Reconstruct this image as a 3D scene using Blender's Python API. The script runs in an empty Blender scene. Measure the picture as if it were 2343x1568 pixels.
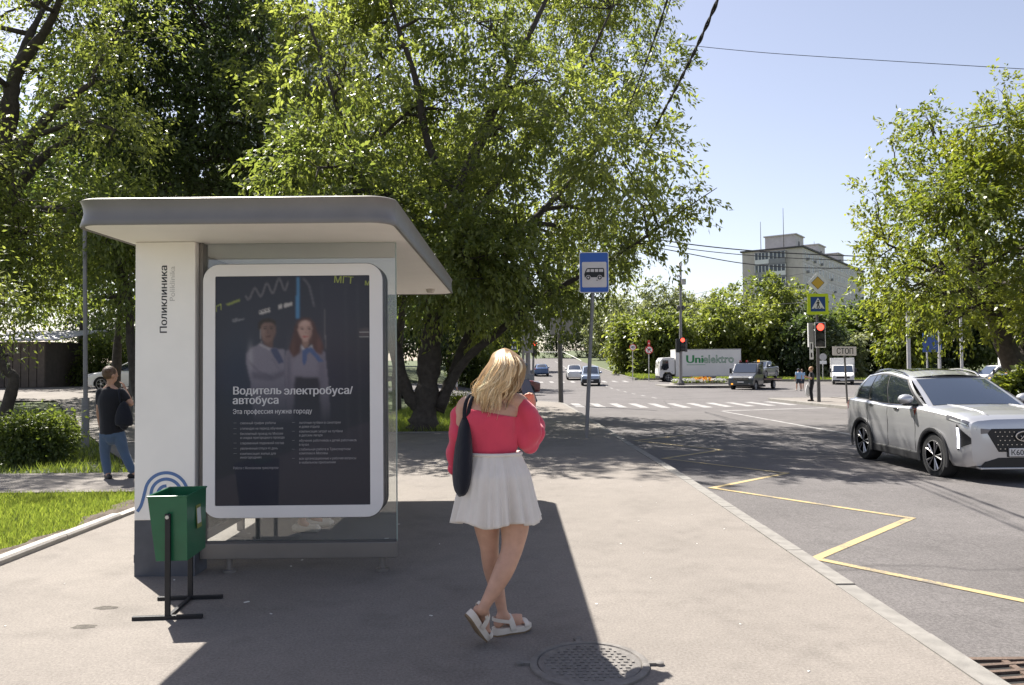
import bpy, bmesh, math, random
import numpy as np
from mathutils import Vector, Matrix, Euler

R = math.radians
scene = bpy.context.scene
C = scene.collection

# ---------------------------------------------------------------- camera
FPX, VW, VH = 1760.0, 2342.0, 1568.0
CAM_Z, PITCH, ROLL = 1.58, 1.66, -0.55
cam_data = bpy.data.cameras.new('camera')
cam_data.sensor_width = 36.0
cam_data.lens = 36.0 * FPX / VW
cam_data.clip_start = 0.05
cam_data.clip_end = 2000.0
cam = bpy.data.objects.new('camera', cam_data)
C.objects.link(cam)
cam.matrix_world = Matrix.Translation((0, 0, CAM_Z)) @ Matrix.Rotation(R(90 + PITCH), 4, 'X') @ Matrix.Rotation(R(ROLL), 4, 'Z')
scene.camera = cam

# ---------------------------------------------------------------- sky and sun
SUN_AZ = math.atan2(-0.47, 0.56)      # towards the sun, from +Y, clockwise positive
SUN_EL = R(54.0)
world = bpy.data.worlds.new('World')
scene.world = world
world.use_nodes = True
wn = world.node_tree.nodes
wn.clear()
sky = wn.new('ShaderNodeTexSky')
sky.sky_type = 'NISHITA'
sky.sun_disc = False
sky.sun_elevation = SUN_EL
sky.sun_rotation = SUN_AZ % (2 * math.pi)
sky.altitude = 150
sky.air_density = 1.0
sky.dust_density = 1.0
sky.ozone_density = 1.0
bg = wn.new('ShaderNodeBackground')
bg.inputs['Strength'].default_value = 0.070
wo = wn.new('ShaderNodeOutputWorld')
hs = wn.new('ShaderNodeHueSaturation')
hs.inputs['Saturation'].default_value = 0.74
world.node_tree.links.new(sky.outputs[0], hs.inputs['Color'])
tn = wn.new('ShaderNodeMix'); tn.data_type = 'RGBA'; tn.blend_type = 'MULTIPLY'; tn.inputs['Factor'].default_value = 1.0
tn.inputs['B'].default_value = (1.03, 0.955, 0.965, 1)
world.node_tree.links.new(hs.outputs[0], tn.inputs['A'])
world.node_tree.links.new(tn.outputs['Result'], bg.inputs[0])
world.node_tree.links.new(bg.outputs[0], wo.inputs[0])

sun_data = bpy.data.lights.new('sun', 'SUN')
sun_data.energy = 5.0
sun_data.angle = R(0.53)
sun_data.color = (1.0, 0.955, 0.88)
sun = bpy.data.objects.new('sun', sun_data)
C.objects.link(sun)
sd = Vector((math.sin(SUN_AZ) * math.cos(SUN_EL), math.cos(SUN_AZ) * math.cos(SUN_EL), math.sin(SUN_EL)))
sun.rotation_euler = sd.to_track_quat('Z', 'Y').to_euler()
sun.location = (-20, 20, 40)

vs = scene.view_settings
vs.view_transform = 'Standard'
vs.look = 'None'
vs.gamma = 1.0
vs.exposure = 1.45
vs.use_curve_mapping = False
scene.cycles.use_denoising = True
scene.cycles.max_bounces = 8
scene.cycles.diffuse_bounces = 4
scene.cycles.glossy_bounces = 3
scene.cycles.transmission_bounces = 6
scene.cycles.transparent_max_bounces = 8
scene.cycles.sample_clamp_indirect = 6.0

# ---------------------------------------------------------------- helpers
_cr, _sr = math.cos(R(-ROLL)), math.sin(R(-ROLL))
_CM = cam.matrix_world.to_3x3()
def at(px, py, Y):
    """a point of the place, at distance Y along the street, from where it shows"""
    d = _CM @ Vector(((px - VW / 2) / FPX, -(py - VH / 2) / FPX, -1.0))
    t = Y / d.y
    return Vector((d.x * t, Y, CAM_Z + d.z * t))

def smooth01(a, b, x):
    t = min(1.0, max(0.0, (x - a) / (b - a)))
    return t * t * (3 - 2 * t)

_GK = [(-80, 0.0), (10.8, 0.0), (15, -0.055), (36, -0.29), (55, -0.44), (66, -0.42), (80, -0.16), (100, 0.42), (160, 2.75), (260, 6.2), (700, 12.0)]
def gz(y):
    """height of the pavement along the street"""
    if y <= _GK[0][0]: return _GK[0][1]
    for (a, za), (b, zb) in zip(_GK, _GK[1:]):
        if y <= b:
            t = (y - a) / (b - a)
            return za + (zb - za) * t
    return _GK[-1][1]
def ground(x, y):
    z = gz(y)
    if x < -5.0:
        z += 0.95 * smooth01(14, 46, y) * smooth01(-5.0, -9.0, x) - (z + 0.05) * smooth01(20, 60, y) * smooth01(-5, -9, x) * 0.6
    if x > 15.0 and y > 40:
        z -= 0.35 * smooth01(15, 34, x) * smooth01(40, 60, y) * (1 - smooth01(90, 120, y))
    return z
ROAD = -0.13

def yfor(px, py, lift=0.0):
    """distance along the street at which that line of sight meets the ground"""
    a, b = 2.5, 140.0
    for _ in range(50):
        m_ = (a + b) / 2; p = at(px, py, m_)
        if p.z > ground(p.x, m_) + lift: a = m_
        else: b = m_
    return a

def lin(c):
    """sRGB 0-255 to linear"""
    return tuple(((v / 255.0) / 12.92 if v / 255.0 <= 0.04045 else (((v / 255.0) + 0.055) / 1.055) ** 2.4) for v in c)

MATS = {}
def pmat(name, col, rough=0.6, metal=0.0, var=0.0, vscale=8.0, bump=0.0, bscale=60.0, coat=0.0, spec=0.5, emit=None, estr=0.0, alpha=1.0, attr=None, trans=0.0, ior=1.45, var2=0.0, v2scale=0.6):
    if name in MATS: return MATS[name]
    m = bpy.data.materials.new(name)
    m.use_nodes = True
    nt = m.node_tree; N = nt.nodes; L = nt.links
    p = N['Principled BSDF']
    p.inputs['Base Color'].default_value = (*col, 1)
    p.inputs['Roughness'].default_value = rough
    p.inputs['Metallic'].default_value = metal
    p.inputs['Specular IOR Level'].default_value = spec
    p.inputs['Coat Weight'].default_value = coat
    p.inputs['Coat Roughness'].default_value = 0.04
    p.inputs['Transmission Weight'].default_value = trans
    p.inputs['IOR'].default_value = ior
    if emit:
        p.inputs['Emission Color'].default_value = (*emit, 1)
        p.inputs['Emission Strength'].default_value = estr
    cur = None
    tc = N.new('ShaderNodeTexCoord')
    def vary(cur, amount, sc):
        nz = N.new('ShaderNodeTexNoise'); nz.inputs['Scale'].default_value = sc; nz.inputs['Detail'].default_value = 6
        L.new(tc.outputs['Object'], nz.inputs['Vector'])
        mr = N.new('ShaderNodeMapRange')
        mr.inputs['From Min'].default_value = 0.25; mr.inputs['From Max'].default_value = 0.75
        mr.inputs['To Min'].default_value = 1 - amount; mr.inputs['To Max'].default_value = 1 + amount
        L.new(nz.outputs['Fac'], mr.inputs['Value'])
        mx = N.new('ShaderNodeMix'); mx.data_type = 'RGBA'; mx.blend_type = 'MULTIPLY'; mx.inputs['Factor'].default_value = 1
        if cur is None: mx.inputs['A'].default_value = (*col, 1)
        else: L.new(cur, mx.inputs['A'])
        L.new(mr.outputs['Result'], mx.inputs['B'])
        return mx.outputs['Result']
    if attr:
        a = N.new('ShaderNodeAttribute'); a.attribute_name = attr
        cur = a.outputs['Color']
    if var > 0: cur = vary(cur, var, vscale)
    if var2 > 0: cur = vary(cur, var2, v2scale)
    if cur is not None: L.new(cur, p.inputs['Base Color'])
    if bump > 0:
        nz = N.new('ShaderNodeTexNoise'); nz.inputs['Scale'].default_value = bscale; nz.inputs['Detail'].default_value = 5
        L.new(tc.outputs['Object'], nz.inputs['Vector'])
        b = N.new('ShaderNodeBump'); b.inputs['Strength'].default_value = bump; b.inputs['Distance'].default_value = 0.02
        L.new(nz.outputs['Fac'], b.inputs['Height'])
        L.new(b.outputs['Normal'], p.inputs['Normal'])
    MATS[name] = m
    return m

def leafmat(name, c_dark, c_light, trans=0.5, tint=(1.0, 1.0, 0.55), gloss=0.35):
    """leaf: diffuse top and light coming through, colour differing leaf by leaf"""
    m = bpy.data.materials.new(name); m.use_nodes = True
    nt = m.node_tree; N = nt.nodes; L = nt.links
    p = N['Principled BSDF']
    p.inputs['Roughness'].default_value = 0.42
    p.inputs['Specular IOR Level'].default_value = gloss
    a = N.new('ShaderNodeAttribute'); a.attribute_name = 'lv'
    rp = N.new('ShaderNodeValToRGB')
    e = rp.color_ramp.elements
    e[0].color = (*c_dark, 1); e[1].color = (*c_light, 1)
    L.new(a.outputs['Fac'], rp.inputs['Fac'])
    L.new(rp.outputs['Color'], p.inputs['Base Color'])
    t = N.new('ShaderNodeBsdfTranslucent')
    mx = N.new('ShaderNodeMix'); mx.data_type = 'RGBA'; mx.blend_type = 'MULTIPLY'; mx.inputs['Factor'].default_value = 1
    L.new(rp.outputs['Color'], mx.inputs['A'])
    mx.inputs['B'].default_value = (tint[0] * 2.2, tint[1] * 2.2, tint[2] * 2.2, 1)
    L.new(mx.outputs['Result'], t.inputs['Color'])
    ms = N.new('ShaderNodeMixShader'); ms.inputs['Fac'].default_value = trans
    L.new(p.outputs[0], ms.inputs[1]); L.new(t.outputs[0], ms.inputs[2])
    L.new(ms.outputs[0], N['Material Output'].inputs['Surface'])
    MATS[name] = m
    return m

def glassmat(name, tint=(1, 1, 1), refl=0.12, rough=0.0, body=0.0, bodycol=(0.6, 0.65, 0.65)):
    """thin pane: mostly seen through, mirror-like at grazing angles"""
    m = bpy.data.materials.new(name); m.use_nodes = True
    nt = m.node_tree; N = nt.nodes; L = nt.links
    N.remove(N['Principled BSDF'])
    tr = N.new('ShaderNodeBsdfTransparent'); tr.inputs[0].default_value = (*tint, 1)
    gl = N.new('ShaderNodeBsdfGlossy'); gl.inputs['Roughness'].default_value = rough
    fr = N.new('ShaderNodeFresnel'); fr.inputs['IOR'].default_value = 1.5
    mu = N.new('ShaderNodeMath'); mu.operation = 'ADD'; mu.inputs[1].default_value = refl - 0.04
    L.new(fr.outputs[0], mu.inputs[0])
    ms = N.new('ShaderNodeMixShader')
    L.new(mu.outputs[0], ms.inputs[0]); L.new(tr.outputs[0], ms.inputs[1]); L.new(gl.outputs[0], ms.inputs[2])
    last = ms
    if body > 0:
        df = N.new('ShaderNodeBsdfDiffuse'); df.inputs[0].default_value = (*bodycol, 1)
        m2 = N.new('ShaderNodeMixShader'); m2.inputs[0].default_value = body
        L.new(ms.outputs[0], m2.inputs[1]); L.new(df.outputs[0], m2.inputs[2]); last = m2
    L.new(last.outputs[0], N['Material Output'].inputs['Surface'])
    MATS[name] = m
    return m

# --- meshes
def np_mesh(name, verts, faces, lv=None, smooth=False):
    """mesh from arrays; faces (M,k)"""
    me = bpy.data.meshes.new(name)
    verts = np.ascontiguousarray(verts, dtype=np.float32); faces = np.ascontiguousarray(faces, dtype=np.int32)
    M, k = faces.shape
    me.vertices.add(len(verts)); me.vertices.foreach_set('co', verts.ravel())
    me.loops.add(M * k); me.loops.foreach_set('vertex_index', faces.ravel())
    me.polygons.add(M)
    me.polygons.foreach_set('loop_start', np.arange(0, M * k, k, dtype=np.int32))
    try: me.polygons.foreach_set('loop_total', np.full(M, k, dtype=np.int32))
    except Exception: pass
    me.update(calc_edges=True)
    if smooth: me.polygons.foreach_set('use_smooth', np.ones(M, dtype=bool))
    if lv is not None:
        at_ = me.attributes.new('lv', 'FLOAT', 'FACE')
        at_.data.foreach_set('value', np.ascontiguousarray(lv, dtype=np.float32))
    return me

def link(name, me, mat=None, parent=None, loc=None):
    o = bpy.data.objects.new(name, me)
    C.objects.link(o)
    if mat is not None and me is not None:
        if len(me.materials) == 0: me.materials.append(mat)
    if parent: o.parent = parent
    if loc is not None: o.location = loc
    return o

def tag(o, label=None, cat=None, group=None, kind=None):
    if label: o['label'] = label
    if cat: o['category'] = cat
    if group: o['group'] = group
    if kind: o['kind'] = kind
    return o

def thing(name, label, cat, loc=(0, 0, 0), rz=0.0, group=None, rot=None):
    o = bpy.data.objects.new(name, None)
    o.empty_display_size = 0.2
    C.objects.link(o)
    o.location = loc
    o.rotation_euler = rot if rot else (0, 0, rz)
    return tag(o, label, cat, group)

def copy_tree(o, parent=None):
    c = o.copy(); C.objects.link(c); c.parent = parent
    for ch in o.children: copy_tree(ch, c)
    return c

class MB:
    """collects shapes into one mesh"""
    def __init__(s): s.v = []; s.f = []; s.xf = None
    def add(s, vs, fs):
        n = len(s.v)
        s.v.extend([tuple(v) for v in vs]); s.f.extend([tuple(i + n for i in f) for f in fs])
        return s
    def box(s, lo, hi, M=None):
        (x0, y0, z0), (x1, y1, z1) = lo, hi
        v = [Vector(p) for p in ((x0,y0,z0),(x1,y0,z0),(x1,y1,z0),(x0,y1,z0),(x0,y0,z1),(x1,y0,z1),(x1,y1,z1),(x0,y1,z1))]
        if M: v = [M @ p for p in v]
        return s.add(v, [(3,2,1,0),(4,5,6,7),(0,1,5,4),(1,2,6,5),(2,3,7,6),(3,0,4,7)])
    def cbox(s, c, d, M=None):
        return s.box([c[i] - d[i] / 2 for i in range(3)], [c[i] + d[i] / 2 for i in range(3)], M)
    def loft(s, rings, cap0=True, cap1=True, closed=True):
        n = len(rings[0]); base = len(s.v)
        for r in rings: s.v.extend([tuple(p) for p in r])
        m = n if closed else n - 1
        for i in range(len(rings) - 1):
            for j in range(m):
                a = base + i * n + j; b = base + i * n + (j + 1) % n
                s.f.append((a, b, b + n, a + n))
        if closed and cap0: s.f.append(tuple(base + j for j in reversed(range(n))))
        if closed and cap1: s.f.append(tuple(base + (len(rings) - 1) * n + j for j in range(n)))
        return s
    def tube(s, pts, rad, n=8, flat=1.0, up=None, cap=True):
        """round tube along points; rad a number or one per point; flat squashes it"""
        P = [Vector(p) for p in pts]
        if not hasattr(rad, '__len__'): rad = [rad] * len(P)
        rings = []; prev = None
        for i, p in enumerate(P):
            t = (P[min(i + 1, len(P) - 1)] - P[max(i - 1, 0)])
            if t.length < 1e-9: t = Vector((0, 0, 1))
            t.normalize()
            if prev is None:
                a = Vector(up) if up else (Vector((0, 0, 1)) if abs(t.z) < 0.9 else Vector((0, 1, 0)))
                u = (a - t * a.dot(t)).normalized()
            else:
                u = (prev - t * prev.dot(t))
                u = u.normalized() if u.length > 1e-6 else t.orthogonal().normalized()
            prev = u; w = t.cross(u)
            r = rad[i]
            ru, rw = (r if not hasattr(r, '__len__') else r[0]), (r * flat if not hasattr(r, '__len__') else r[1])
            rings.append([p + u * (ru * math.cos(2 * math.pi * j / n)) + w * (rw * math.sin(2 * math.pi * j / n)) for j in range(n)])
        return s.loft(rings, cap, cap)
    def cyl(s, p0, p1, r0, r1=None, n=16):
        return s.tube([p0, p1], [r0, r0 if r1 is None else r1], n)
    def ell(s, c, r, nu=16, nv=10, M=None):
        rings = []
        for i in range(nv + 1):
            th = math.pi * (i / nv); th = min(max(th, 0.02), math.pi - 0.02)
            ring = [Vector((r[0] * math.sin(th) * math.cos(2 * math.pi * j / nu), r[1] * math.sin(th) * math.sin(2 * math.pi * j / nu), -r[2] * math.cos(th))) for j in range(nu)]
            ring = [(M @ p if M else p) + Vector(c) for p in ring]
            rings.append(ring)
        return s.loft(rings)
    def prism(s, poly, y0, y1, axes='xz'):
        """polygon (a,b) extruded along the third axis from y0 to y1"""
        def pt(a, b, c):
            if axes == 'xz': return (a, c, b)
            if axes == 'yz': return (c, a, b)
            return (a, b, c)
        n = len(poly); base = len(s.v)
        s.v.extend([pt(a, b, y0) for a, b in poly]); s.v.extend([pt(a, b, y1) for a, b in poly])
        s.f.append(tuple(base + i for i in range(n))); s.f.append(tuple(base + n + i for i in reversed(range(n))))
        for i in range(n):
            j = (i + 1) % n
            s.f.append((base + j, base + i, base + n + i, base + n + j))
        return s
    def patch(s, fn, u0=0, u1=1, v0=0, v1=1, nu=8, nv=8):
        base = len(s.v)
        for i in range(nu + 1):
            for j in range(nv + 1):
                s.v.append(tuple(fn(u0 + (u1 - u0) * i / nu, v0 + (v1 - v0) * j / nv)))
        for i in range(nu):
            for j in range(nv):
                a = base + i * (nv + 1) + j
                s.f.append((a, a + nv + 1, a + nv + 2, a + 1))
        return s
    def lathe(s, prof, c=(0, 0, 0), axis='z', n=24):
        rings = []
        for r, h in prof:
            ring = []
            for j in range(n):
                a = 2 * math.pi * j / n
                x, y = r * math.cos(a), r * math.sin(a)
                p = (x, y, h) if axis == 'z' else ((h, x, y) if axis == 'x' else (y, h, x))
                ring.append((p[0] + c[0], p[1] + c[1], p[2] + c[2]))
            rings.append(ring)
        return s.loft(rings)
    def mesh(s, name, smooth=None, fixn=True):
        me = bpy.data.meshes.new(name)
        me.from_pydata(s.v, [], s.f)
        if fixn:
            bm = bmesh.new(); bm.from_mesh(me)
            bmesh.ops.recalc_face_normals(bm, faces=bm.faces)
            bm.to_mesh(me); bm.free()
        if smooth is not None:
            me.polygons.foreach_set('use_smooth', [True] * len(me.polygons))
            if smooth < 179: me.set_sharp_from_angle(angle=R(smooth))
        me.update()
        return me
    def build(s, name, mat, parent=None, smooth=None, bev=0.0, loc=None, fixn=True, seg=2):
        o = link(name, s.mesh(name, smooth, fixn), mat, parent, loc)
        if bev > 0:
            b = o.modifiers.new('bevel', 'BEVEL'); b.width = bev; b.segments = seg; b.limit_method = 'ANGLE'; b.angle_limit = R(35)
        return o

def catmull(P, n):
    """smooth curve through the points (tuples of any length), n samples per span"""
    P = [np.array(p, dtype=float) for p in P]
    out = []
    for i in range(len(P) - 1):
        p0 = P[i - 1] if i > 0 else 2 * P[0] - P[1]
        p1, p2 = P[i], P[i + 1]
        p3 = P[i + 2] if i + 2 < len(P) else 2 * P[-1] - P[-2]
        for k in range(n):
            t = k / n
            out.append(0.5 * ((2 * p1) + (-p0 + p2) * t + (2 * p0 - 5 * p1 + 4 * p2 - p3) * t * t + (-p0 + 3 * p1 - 3 * p2 + p3) * t ** 3))
    out.append(P[-1])
    return out

def evaluated(o):
    """mesh of an object with its modifiers applied"""
    dg = bpy.context.evaluated_depsgraph_get()
    return bpy.data.meshes.new_from_object(o.evaluated_get(dg))

def remeshed(mb, name, voxel, smooth_it=6, factor=0.5):
    """joins overlapping shapes into one continuous skin"""
    me = mb.mesh(name)
    o = bpy.data.objects.new(name, me); C.objects.link(o)
    r = o.modifiers.new('r', 'REMESH'); r.mode = 'VOXEL'; r.voxel_size = voxel; r.use_smooth_shade = True
    if smooth_it:
        s = o.modifiers.new('s', 'SMOOTH'); s.factor = factor; s.iterations = smooth_it
    out = evaluated(o)
    bpy.data.objects.remove(o); bpy.data.meshes.remove(me)
    out.materials.clear()
    out.polygons.foreach_set('use_smooth', [True] * len(out.polygons))
    return out

def text_mesh(body, size, name='lettering', depth=0.001, bold=0.0, align='LEFT', width=None):
    """flat lettering in the XY plane, facing +Z; outlines filled by winding so crossing contours stay solid"""
    from mathutils.geometry import delaunay_2d_cdt
    cu = bpy.data.curves.new(name, 'FONT')
    cu.body = body; cu.size = 10.0; cu.align_x = align; cu.resolution_u = 3; cu.fill_mode = 'NONE'
    o = bpy.data.objects.new(name, cu); C.objects.link(o)
    me = evaluated(o)
    bpy.data.objects.remove(o); bpy.data.curves.remove(cu)
    co = [v.co.to_2d() for v in me.vertices]; nxt = {}
    for e in me.edges: nxt.setdefault(e.vertices[0], []).append(e.vertices[1]); nxt.setdefault(e.vertices[1], []).append(e.vertices[0])
    seen = set(); loops = []
    for i in range(len(co)):
        if i in seen or i not in nxt: continue
        lp = [i]; seen.add(i); cur = i
        while True:
            c_ = [k for k in nxt[cur] if k not in seen]
            if not c_: break
            cur = c_[0] if len(lp) > 1 or (i + 1) not in c_ else i + 1
            seen.add(cur); lp.append(cur)
        if len(lp) > 2: loops.append(lp)
    bpy.data.meshes.remove(me)
    V, F = [], []
    # loops grouped glyph by glyph: those whose boxes overlap in x
    boxes = sorted([(min(co[k].x for k in lp), max(co[k].x for k in lp), lp) for lp in loops], key=lambda t: t[0])
    groups = []
    for x0, x1, lp in boxes:
        if groups and x0 < groups[-1][0] - 1e-4: groups[-1][1].append(lp); groups[-1][0] = max(groups[-1][0], x1)
        else: groups.append([x1, [lp]])
    for _, gl in groups:
        pts = []; fl = []
        for lp in gl:
            fl.append(list(range(len(pts), len(pts) + len(lp)))); pts += [co[k] for k in lp]
        ed = [(l[i], l[(i + 1) % len(l)]) for l in fl for i in range(len(l))]
        r = delaunay_2d_cdt(pts, ed, [], 0, 1e-5)
        polys = [np.array([(pts[k].x, pts[k].y) for k in l]) for l in fl]
        n0 = len(V); V += [(p.x, p.y, 0.0) for p in r[0]]
        for t in r[2]:
            cx = sum(r[0][k].x for k in t) / len(t); cy = sum(r[0][k].y for k in t) / len(t); wn_ = 0
            for P in polys:
                x1, y1 = P[:, 0], P[:, 1]; x2, y2 = np.roll(x1, -1), np.roll(y1, -1)
                isl = (x2 - x1) * (cy - y1) - (cx - x1) * (y2 - y1)
                wn_ += int(((y1 <= cy) & (y2 > cy) & (isl > 0)).sum()) - int(((y1 > cy) & (y2 <= cy) & (isl < 0)).sum())
            if wn_ != 0: F.append(tuple(n0 + k for k in t))
    k = size / 10.0
    if bold > 0:      # heavier strokes: the same outline again, a hair to the side
        V0, F0 = list(V), list(F)
        for q in (1, 2, 3):
            n0 = len(V); V += [(x + bold * q / k, y, 0.00006 * q / k) for x, y, z in V0]; F += [tuple(i + n0 for i in f) for f in F0]
    kx = width / max(1e-6, max(v[0] for v in V) - min(v[0] for v in V)) if width else k
    me = bpy.data.meshes.new(name)
    me.from_pydata([(x * kx, y * k, z * k) for x, y, z in V], [], F)
    return me

# facing matrices for flat lettering: text X/Y/Z axes mapped to the given directions
def facing(o, origin, xdir, ydir):
    x = Vector(xdir).normalized(); y = Vector(ydir).normalized(); z = x.cross(y)
    M = Matrix((x, y, z)).transposed().to_4x4()
    o.matrix_local = Matrix.Translation(origin) @ M
    return o
# ================================================================ ground, roads, pavements
rng = np.random.default_rng(11)
random.seed(5)

def asphalt(name, col, grain=220.0, patch=0.10, speck=0.16, bump=0.35, rough=0.9, cracks=0.0):
    m = bpy.data.materials.new(name); m.use_nodes = True
    nt = m.node_tree; N = nt.nodes; L = nt.links
    p = N['Principled BSDF']; p.inputs['Roughness'].default_value = rough; p.inputs['Specular IOR Level'].default_value = 0.28
    tc = N.new('ShaderNodeTexCoord')
    def noise(sc, det, lo, hi, rgh=0.6):
        nz = N.new('ShaderNodeTexNoise'); nz.inputs['Scale'].default_value = sc; nz.inputs['Detail'].default_value = det; nz.inputs['Roughness'].default_value = rgh
        L.new(tc.outputs['Object'], nz.inputs['Vector'])
        mr = N.new('ShaderNodeMapRange'); mr.inputs['From Min'].default_value = 0.3; mr.inputs['From Max'].default_value = 0.7
        mr.inputs['To Min'].default_value = lo; mr.inputs['To Max'].default_value = hi
        L.new(nz.outputs['Fac'], mr.inputs['Value'])
        return mr.outputs['Result'], nz.outputs['Fac']
    a, _ = noise(0.55, 5, 1 - patch, 1 + patch)
    b, _ = noise(7.0, 6, 1 - patch * 0.6, 1 + patch * 0.6)
    c, g = noise(grain, 3, 1 - speck, 1 + speck, 0.8)
    c2, _ = noise(grain * 0.30, 2, 1 - speck * 0.9, 1 + speck * 0.9, 0.7)
    # a few stains with edges of their own
    st, _ = noise(1.7, 8, -1.6, 1.4, 0.7)
    clampn = N.new('ShaderNodeClamp'); L.new(st, clampn.inputs['Value'])
    stm = N.new('ShaderNodeMapRange'); stm.inputs['To Min'].default_value = 1.0; stm.inputs['To Max'].default_value = 0.86
    L.new(clampn.outputs[0], stm.inputs['Value'])
    cur = None
    for k in (a, b, c, c2, stm.outputs['Result']):
        mx = N.new('ShaderNodeMix'); mx.data_type = 'RGBA'; mx.blend_type = 'MULTIPLY'; mx.inputs['Factor'].default_value = 1
        if cur is None: mx.inputs['A'].default_value = (*col, 1)
        else: L.new(cur, mx.inputs['A'])
        L.new(k, mx.inputs['B']); cur = mx.outputs['Result']
    if cracks > 0:
        vo = N.new('ShaderNodeTexVoronoi'); vo.feature = 'DISTANCE_TO_EDGE'; vo.inputs['Scale'].default_value = 0.16
        wv = N.new('ShaderNodeTexNoise'); wv.inputs['Scale'].default_value = 1.6; wv.inputs['Detail'].default_value = 6
        L.new(tc.outputs['Object'], wv.inputs['Vector'])
        ad = N.new('ShaderNodeMix'); ad.data_type = 'VECTOR'; ad.inputs['Factor'].default_value = 0.35
        L.new(tc.outputs['Object'], ad.inputs['A']); L.new(wv.outputs['Color'], ad.inputs['B'])
        L.new(ad.outputs['Result'], vo.inputs['Vector'])
        cm = N.new('ShaderNodeMapRange'); cm.inputs['From Min'].default_value = 0.0; cm.inputs['From Max'].default_value = 0.006
        cm.inputs['To Min'].default_value = 1 - cracks; cm.inputs['To Max'].default_value = 1.0
        L.new(vo.outputs['Distance'], cm.inputs['Value'])
        mx = N.new('ShaderNodeMix'); mx.data_type = 'RGBA'; mx.blend_type = 'MULTIPLY'; mx.inputs['Factor'].default_value = 1
        L.new(cur, mx.inputs['A']); L.new(cm.outputs['Result'], mx.inputs['B']); cur = mx.outputs['Result']
    L.new(cur, p.inputs['Base Color'])
    bp = N.new('ShaderNodeBump'); bp.inputs['Strength'].default_value = bump; bp.inputs['Distance'].default_value = 0.006
    L.new(g, bp.inputs['Height']); L.new(bp.outputs['Normal'], p.inputs['Normal'])
    MATS[name] = m
    return m

M_SIDE = asphalt('pavement_asphalt', (0.188, 0.168, 0.149), 210, 0.10, 0.24, 0.5)
M_ROAD = asphalt('road_asphalt', (0.114, 0.105, 0.102), 150, 0.12, 0.32, 0.7, cracks=0.28)
M_PATH = asphalt('path_asphalt', (0.18, 0.162, 0.146), 200, 0.10, 0.14, 0.3)
M_SOIL = pmat('lawn_soil', (0.085, 0.075, 0.04), 0.95, var=0.35, vscale=5, bump=0.8, bscale=40)
M_LAWN = pmat('far_lawn', (0.070, 0.085, 0.035), 0.95, var=0.35, vscale=3, bump=0.8, bscale=60)
M_KERB = pmat('kerb_concrete', (0.185, 0.174, 0.158), 0.85, var=0.22, vscale=9, bump=0.25, bscale=120, var2=0.08, v2scale=1.2)
M_KERB2 = pmat('kerb_pale_concrete', (0.34, 0.315, 0.285), 0.85, var=0.10, vscale=9, bump=0.25, bscale=120)
def worn_paint(name, col, under, keep=0.5):
    """paint with the asphalt showing through where it has worn off"""
    m = bpy.data.materials.new(name); m.use_nodes = True
    nt = m.node_tree; N = nt.nodes; L = nt.links
    p = N['Principled BSDF']; p.inputs['Roughness'].default_value = 0.75
    tc = N.new('ShaderNodeTexCoord')
    n1 = N.new('ShaderNodeTexNoise'); n1.inputs['Scale'].default_value = 46; n1.inputs['Detail'].default_value = 5; n1.inputs['Roughness'].default_value = 0.75
    n2 = N.new('ShaderNodeTexNoise'); n2.inputs['Scale'].default_value = 2.2; n2.inputs['Detail'].default_value = 4
    L.new(tc.outputs['Object'], n1.inputs['Vector']); L.new(tc.outputs['Object'], n2.inputs['Vector'])
    ad = N.new('ShaderNodeMath'); ad.operation = 'ADD'; L.new(n1.outputs['Fac'], ad.inputs[0]); L.new(n2.outputs['Fac'], ad.inputs[1])
    mr = N.new('ShaderNodeMapRange'); mr.inputs['From Min'].default_value = 0.72 + 0.3 * (1 - keep); mr.inputs['From Max'].default_value = 0.90 + 0.3 * (1 - keep)
    L.new(ad.outputs[0], mr.inputs['Value'])
    mx = N.new('ShaderNodeMix'); mx.data_type = 'RGBA'; mx.inputs['A'].default_value = (*under, 1); mx.inputs['B'].default_value = (*col, 1)
    L.new(mr.outputs['Result'], mx.inputs['Factor']); L.new(mx.outputs['Result'], p.inputs['Base Color'])
    MATS[name] = m
    return m
M_WHITE = worn_paint('road_paint_white', (0.27, 0.26, 0.25), (0.135, 0.126, 0.122), 0.65)
M_YELLOW = worn_paint('road_paint_yellow', (0.36, 0.275, 0.13), (0.15, 0.13, 0.105), 0.75)
M_DIRT = pmat('bare_dirt', (0.085, 0.066, 0.050), 0.95, var=0.3, vscale=14, bump=1.0, bscale=35)

KX, RX, LX = 2.42, 13.7, -4.15     # road side of near kerb, far kerb, lawn edge
KW = 0.15
def near_edge(y):
    """pavement side of the near kerb, rounding the corner"""
    if y <= 36.5: return KX - KW + 0.004 * max(0, y - 4)
    dy = y - 36.5
    return (KX - KW + 0.13 - 7.0) + math.sqrt(max(0.0, 49.0 - dy * dy))

def in_road(x, y):
    if KX - 0.3 < x < RX + 0.3 and y < 44: return True
    if 43 < y < 84 and x > -60: return True
    if 1.5 < x < 13.6 and y >= 83: return True
    if x > near_edge(y) - 0.2 and 36 < y < 45: return True
    return False

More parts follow.
